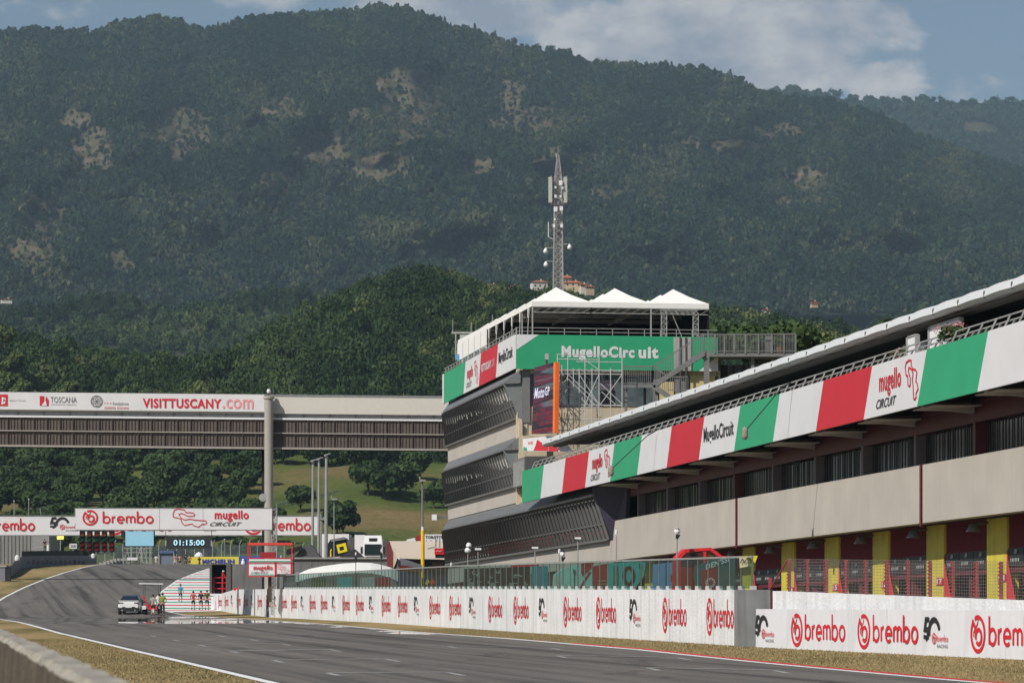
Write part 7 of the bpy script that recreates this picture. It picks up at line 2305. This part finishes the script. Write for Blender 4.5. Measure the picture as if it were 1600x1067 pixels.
# ------------------------------------------------------------------ people
def skin_obj(name, joints, edges, mt, parent, base, sub=1):
    me = bpy.data.meshes.new(name)
    me.from_pydata([tuple(Vector(j[0])) for j in joints], edges, [])
    o = link(name, me, mt, parent, base)
    sk = o.modifiers.new('Skin', 'SKIN')
    for v, j in zip(me.skin_vertices[0].data, joints):
        v.radius = (j[1], j[1] * (j[2] if len(j) > 2 else 1)); v.use_root = False
    me.skin_vertices[0].data[0].use_root = True
    sb = o.modifiers.new('Sub', 'SUBSURF'); sb.levels = sub; sb.render_levels = sub
    sk.use_smooth_shade = True
    return o


def person(lab, px, Y, hgt, top, bottom, stride=.0, armbend=.3, turn=0.0, shoes=True, z=None, arms='down', hair=(.03, .02, .015), legc=None, group=None, bare=False):
    x0 = (px - 800) * Y / F; g0 = (gz(x0, Y) if z is None else z)
    k = hgt / 1.78; ct, st = math.cos(turn), math.sin(turn)
    base = Vector((x0, Y, g0))
    t = thing('person', lab, 'person', base, group)
    L = lambda x, y, z_: ((x * ct - y * st) * k, (x * st + y * ct) * k, z_ * k)
    J = []; E = []
    def add(p, r, par=None, fl=1.0):
        J.append((L(*p), r * k, fl)); i = len(J) - 1
        if par is not None: E.append((par, i))
        return i
    pel = add((0, 0, .95), .125, None, .8); ab = add((0, 0, 1.12), .115, pel, .75); ch = add((0, .0, 1.33), .145, ab, .72); nk = add((0, 0, 1.50), .055, ch); hd = add((0, .02, 1.60), .078, nk); hd2 = add((0, .015, 1.70), .082, hd); add((0, .0, 1.76), .045, hd2)
    add((0, .10, 1.63), .014, hd)  # nose
    hips = {}; feet = {}
    for s in (-1, 1):
        f = stride * s
        hp = add((.095 * s, 0, .90), .085, pel); kn = add((.10 * s, f * .45 + .03, .50), .056, hp); an = add((.10 * s, f * .9 - .02 + (-.15 if f < 0 else 0), .10 + (.10 if f < 0 else 0)), .036, kn); ft = add((.105 * s, f * .9 + .14 + (-.15 if f < 0 else 0), .045 + (.06 if f < 0 else 0)), .034, an)
        hips[s] = (J[hp], J[kn], J[an], J[ft])
    armj = {}
    for s in (-1, 1):
        sh = add((.19 * s, 0, 1.43), .055, ch)
        if arms == 'down': el = (.25 * s, -.04 - stride * s * .3, 1.15); wr = (.26 * s, .08 - stride * s * .35 + armbend * .3, .93 + armbend * .15)
        elif arms == 'up': el = (.27 * s, .14, 1.22); wr = (.15 * s, .30, 1.42)
        else: el = (.30 * s, -.02, 1.18); wr = (.17 * s, .10, 1.02)
        e_ = add(el, .040, sh); w_ = add(wr, .026, e_)
        d = (Vector(wr) - Vector(el)).normalized(); pm = Vector(wr) + d * .07; pmi = add(tuple(pm), .028, w_, .5)
        side = Vector((1, 0, 0)) if abs(d.x) < .8 else Vector((0, 1, 0))
        for q, ln in ((-.028, .055), (-.010, .07), (.009, .066), (.026, .052)):
            a1 = add(tuple(pm + side * q + d * .03), .0095, pmi); add(tuple(pm + side * q + d * (.03 + ln * .6) + Vector((0, .015, 0))), .008, a1)
        add(tuple(pm - side * .045 * s), .010, w_)
        armj[s] = (J[sh], J[e_], J[w_])
    skin_obj('body', J, E, SKIN, t, base)
    # clothes
    if not bare:
        C = [(L(0, 0, .93), .14 * k, .82), (L(0, 0, 1.12), .135 * k, .78), (L(0, 0, 1.33), .165 * k, .75), (L(0, 0, 1.46), .085 * k)]
        Ee = [(0, 1), (1, 2), (2, 3)]
        for s in (-1, 1):
            a, b, c = armj[s]; C.append((a[0], .072 * k)); C.append((tuple(Vector(a[0]).lerp(Vector(b[0]), .75)), .062 * k)); Ee += [(2, len(C) - 2), (len(C) - 2, len(C) - 1)]
        skin_obj('shirt', C, Ee, top, t, base)
    C = [(L(0, 0, 1.0), .135 * k, .8), (L(0, 0, .90), .145 * k, .85)]; Ee = [(0, 1)]
    for s in (-1, 1):
        h, kn, an, ft = hips[s]; C.append((h[0], .10 * k)); i = len(C) - 1; Ee.append((1, i))
        end = Vector(kn[0]) if legc is None else None
        C.append((tuple(Vector(h[0]).lerp(Vector(kn[0]), .8)), .085 * k)); Ee.append((i, i + 1))
        if legc: C.append((kn[0], .07 * k)); C.append((tuple(Vector(kn[0]).lerp(Vector(an[0]), .9)), .055 * k)); Ee += [(i + 1, i + 2), (i + 2, i + 3)]
    skin_obj('trousers' if legc else 'shorts', C, Ee, bottom, t, base)
    hm = mat('hair_%d' % int(hair[0] * 100), hair, .8)
    mbh = MB(); c = Vector(base) + Vector(L(0, -.01, 1.70)); mbh.lathe((c.x, c.y, c.z - .02), [(.075 * k, -.06 * k), (.098 * k, 0), (.092 * k, .06 * k), (.055 * k, .10 * k), (.01, .115 * k)], 10)
    mbh.build('hair', hm, t, smooth=True)
    for s in (-1, 1):
        h, kn, an, ft = hips[s]; mbs = MB(); a = base + Vector(an[0]); b = base + Vector(ft[0]); mbs.bar((a.x, a.y - .04, a.z - .05), (b.x, b.y + .04, b.z - .01), .095, .085); mbs.build('shoe', RUBBER if shoes is True else shoes, t)
    for s in (-1, 1):
        mbe = MB(); e = base + Vector(L(.032 * s, .092, 1.665)); mbe.box(e.x - .01, e.x + .01, e.y - .008, e.y + .008, e.z - .007, e.z + .007); mbe.build('eye', BLACK, t)
        mbe = MB(); e = base + Vector(L(.088 * s, .01, 1.655)); mbe.box(e.x - .012, e.x + .012, e.y - .02, e.y + .02, e.z - .03, e.z + .03); mbe.build('ear', SKIN, t)
    mbe = MB(); e = base + Vector(L(0, .092, 1.60)); mbe.box(e.x - .022, e.x + .022, e.y - .006, e.y + .006, e.z - .005, e.z + .005); mbe.build('mouth', mat('lips', (.35, .12, .1), .6), t)
    return t


SH = lambda n, c: mat('cloth_' + n, c, .85, var=.05)
person('man in grey shirt and black shorts standing by the flat roofed trolley', 239, 267, 1.78, SH('grey', (.33, .32, .31)), SH('black', (.02, .02, .022)))
person('person in yellow green shirt and black trousers right of the trolley', 254, 265, 1.92, SH('lime', (.22, .26, .03)), SH('black', (.02, .02, .022)), legc=True, arms='hip')
person('person in white shirt half behind the one in yellow green', 248.5, 268.5, 1.80, SH('white', (.6, .6, .6)), SH('black', (.02, .02, .022)), legc=True)
person('walker in bright blue top and dark shorts on the striped run-off', 282, 300, 1.70, SH('sky', (.04, .25, .42)), SH('darkteal', (.03, .09, .10)), stride=.25)
person('runner in red and white top, leftmost of the three at the wall', 302, 282, 1.68, SH('redtop', (.36, .06, .07)), SH('black', (.02, .02, .022)), stride=.3, arms='hip')
person('runner all in black, middle of the three at the wall', 314, 281, 1.72, SH('black', (.02, .02, .022)), SH('black', (.02, .02, .022)), stride=.28)
person('runner in black top with yellow stripe, right of the three at the wall', 323.5, 281, 1.78, SH('blackyellow', (.07, .06, .012)), SH('black', (.02, .02, .022)), stride=.3)
Zc = lambda px, Y: P(px, 883.5, Y).z - .2
person('bare chested man at far left of the group beyond the crest', 273.5, 452, 1.80, SKIN, SH('white', (.6, .6, .6)), bare=True, z=Zc(273, 452))
person('person in pink top and black skirt beyond the crest', 281, 452, 1.80, SH('pinktop', (.42, .22, .2)), SH('black', (.02, .02, .022)), z=Zc(281, 452), arms='hip')
person('person all in black between pink top and tan top beyond the crest', 290, 454, 1.78, SH('black', (.02, .02, .022)), SH('black', (.02, .02, .022)), legc=True, z=Zc(290, 454))
person('person in tan top and black shorts beyond the crest', 296, 452, 1.78, SH('tan', (.35, .22, .14)), SH('black', (.02, .02, .022)), z=Zc(296, 452), arms='hip')
person('person in black standing under the white umbrella beyond the crest', 311.5, 450, 1.60, SH('black', (.02, .02, .022)), SH('black', (.02, .02, .022)), legc=True, arms='up', z=Zc(311, 450) - .1)
person('person in white at the left end beside the blue roofed tent', 244, 455, 1.8, SH('white', (.6, .6, .6)), SH('white', (.6, .6, .6)), z=Zc(244, 455))
um = thing('umbrella', 'white umbrella held above a person in black beyond the crest', 'umbrella', P(311, 872, 450))
m2 = MB(); c = P(311, 865, 449.8); m2.lathe((c.x, c.y, c.z - .38), [(.66, 0), (.60, .2), (.45, .42), (.22, .58), (.02, .66)], 10); m2.build('canopy', mat('umbrella_white', (.68, .66, .78), .7), um)
m2 = MB(); m2.tube((c.x, c.y, c.z - 1.1), (c.x, c.y, c.z + .3), .02); m2.build('shaft', STEEL, um)
person('photographer in dark clothes bending over a camera at the left edge', 10.5, 345, 1.72, SH('navyp', (.04, .05, .07)), SH('black', (.02, .02, .022)), legc=True, arms='up')
tb2 = thing('equipment_crate', 'grey and black crate at the left edge beside the photographer', 'crate', P(8, 905, 343))
m2 = MB(); gbox(m2, 0, 8, 885.5, 907, 0, .8, Y=343); m2.build('grey_side', mat('crate_grey', (.18, .18, .21), .6), tb2)
m2 = MB(); gbox(m2, 8, 15.5, 884, 907, .05, .8, Y=343); m2.build('black_side', BLACK, tb2)
m2 = MB(); gbox(m2, -6, 11, 883, 885.5, -.1, .9, Y=343); m2.build('lid', STEEL, tb2)
person('camera operator in black on the small platform before the grey building', 70, 424, 1.70, SH('black', (.02, .02, .022)), SH('black', (.02, .02, .022)), legc=True, z=P(70, 862, 424).z)
# loudspeaker horn tree on the left slope
t = thing('black_flag', 'small black flag on a pole on the slope left of the front banner', 'flag', P(64, 812, 500)); m2 = MB(); m2.tube(P(65, 812, 500), P(62.5, 793, 500), .05, n=5); m2.build('pole', STEEL, t)
m2 = MB(); m2.prism([P(x, y, 500) for x, y in ((61.5, 792.5), (68, 794), (66, 800), (63, 799))], (0, .05, 0)); m2.build('cloth', BLACK, t)

# ------------------------------------------------------------------ grass tufts on the verges near the camera
def tufts(name, lab, n, fx, y0, y1, hmin, hmax, seed):
    r = np.random.default_rng(seed); Y = y0 + (y1 - y0) * r.random(n) ** .8
    a = np.array([fx(q) for q in Y]); x = a[:, 0] + (a[:, 1] - a[:, 0]) * r.random(n)
    z = np.array([gz(p, q) for p, q in zip(x, Y)]); h = hmin + (hmax - hmin) * r.random(n) ** 2
    c = np.stack([x, Y, z], -1); w = .006 + .010 * r.random(n); an = r.random(n) * 3.14; dx = np.stack([np.cos(an) * w, np.sin(an) * w, np.zeros(n)], -1)
    lean = r.normal(size=(n, 3)) * .4 * h[:, None]; lean[:, 2] = 0; up = np.stack([np.zeros(n), np.zeros(n), h], -1)
    Q = np.stack([c - dx, c + dx, c + up + lean + dx * .2, c + up + lean - dx * .2], 1)
    o = quads_mesh(name, Q, GRASSB, tint=np.clip(.5 + r.normal(size=n) * .35, 0, 1)); tag(o, kind='stuff')
GRASSB = leaf_mat('straw_blades', (.15, .14, .06), (.28, .22, .11), (.38, .29, .16))
tufts('grass', '', 60000, lambda Y: (xr(Y) + .25, bx_(Y) - .02) if Y < 95 else (xr(Y) + .15, xw(Y) - .02), 60, 150, .012, .05, 1)
tufts('grass', '', 60000, lambda Y: (max(.9 - .18 * Y, -.5 - .165 * Y), xl(Y) - .15), 22, 130, .01, .045, 2)

# ------------------------------------------------------------------ air
hz = MB(); hz.box(-2300, 2300, -90, 6600, -3, 1250)
hm = bpy.data.materials.new('haze'); hm.use_nodes = True; t = hm.node_tree; t.nodes.clear()
o_ = t.nodes.new('ShaderNodeOutputMaterial'); pv_ = t.nodes.new('ShaderNodeVolumePrincipled')
pv_.inputs['Color'].default_value = (.58, .80, 1.0, 1); pv_.inputs['Density'].default_value = 6.6e-5; pv_.inputs['Anisotropy'].default_value = .0
t.links.new(pv_.outputs[0], o_.inputs['Volume'])
h_ = hz.build('haze', hm, loc=(0, 3000, -3)); tag(h_, kind='stuff')
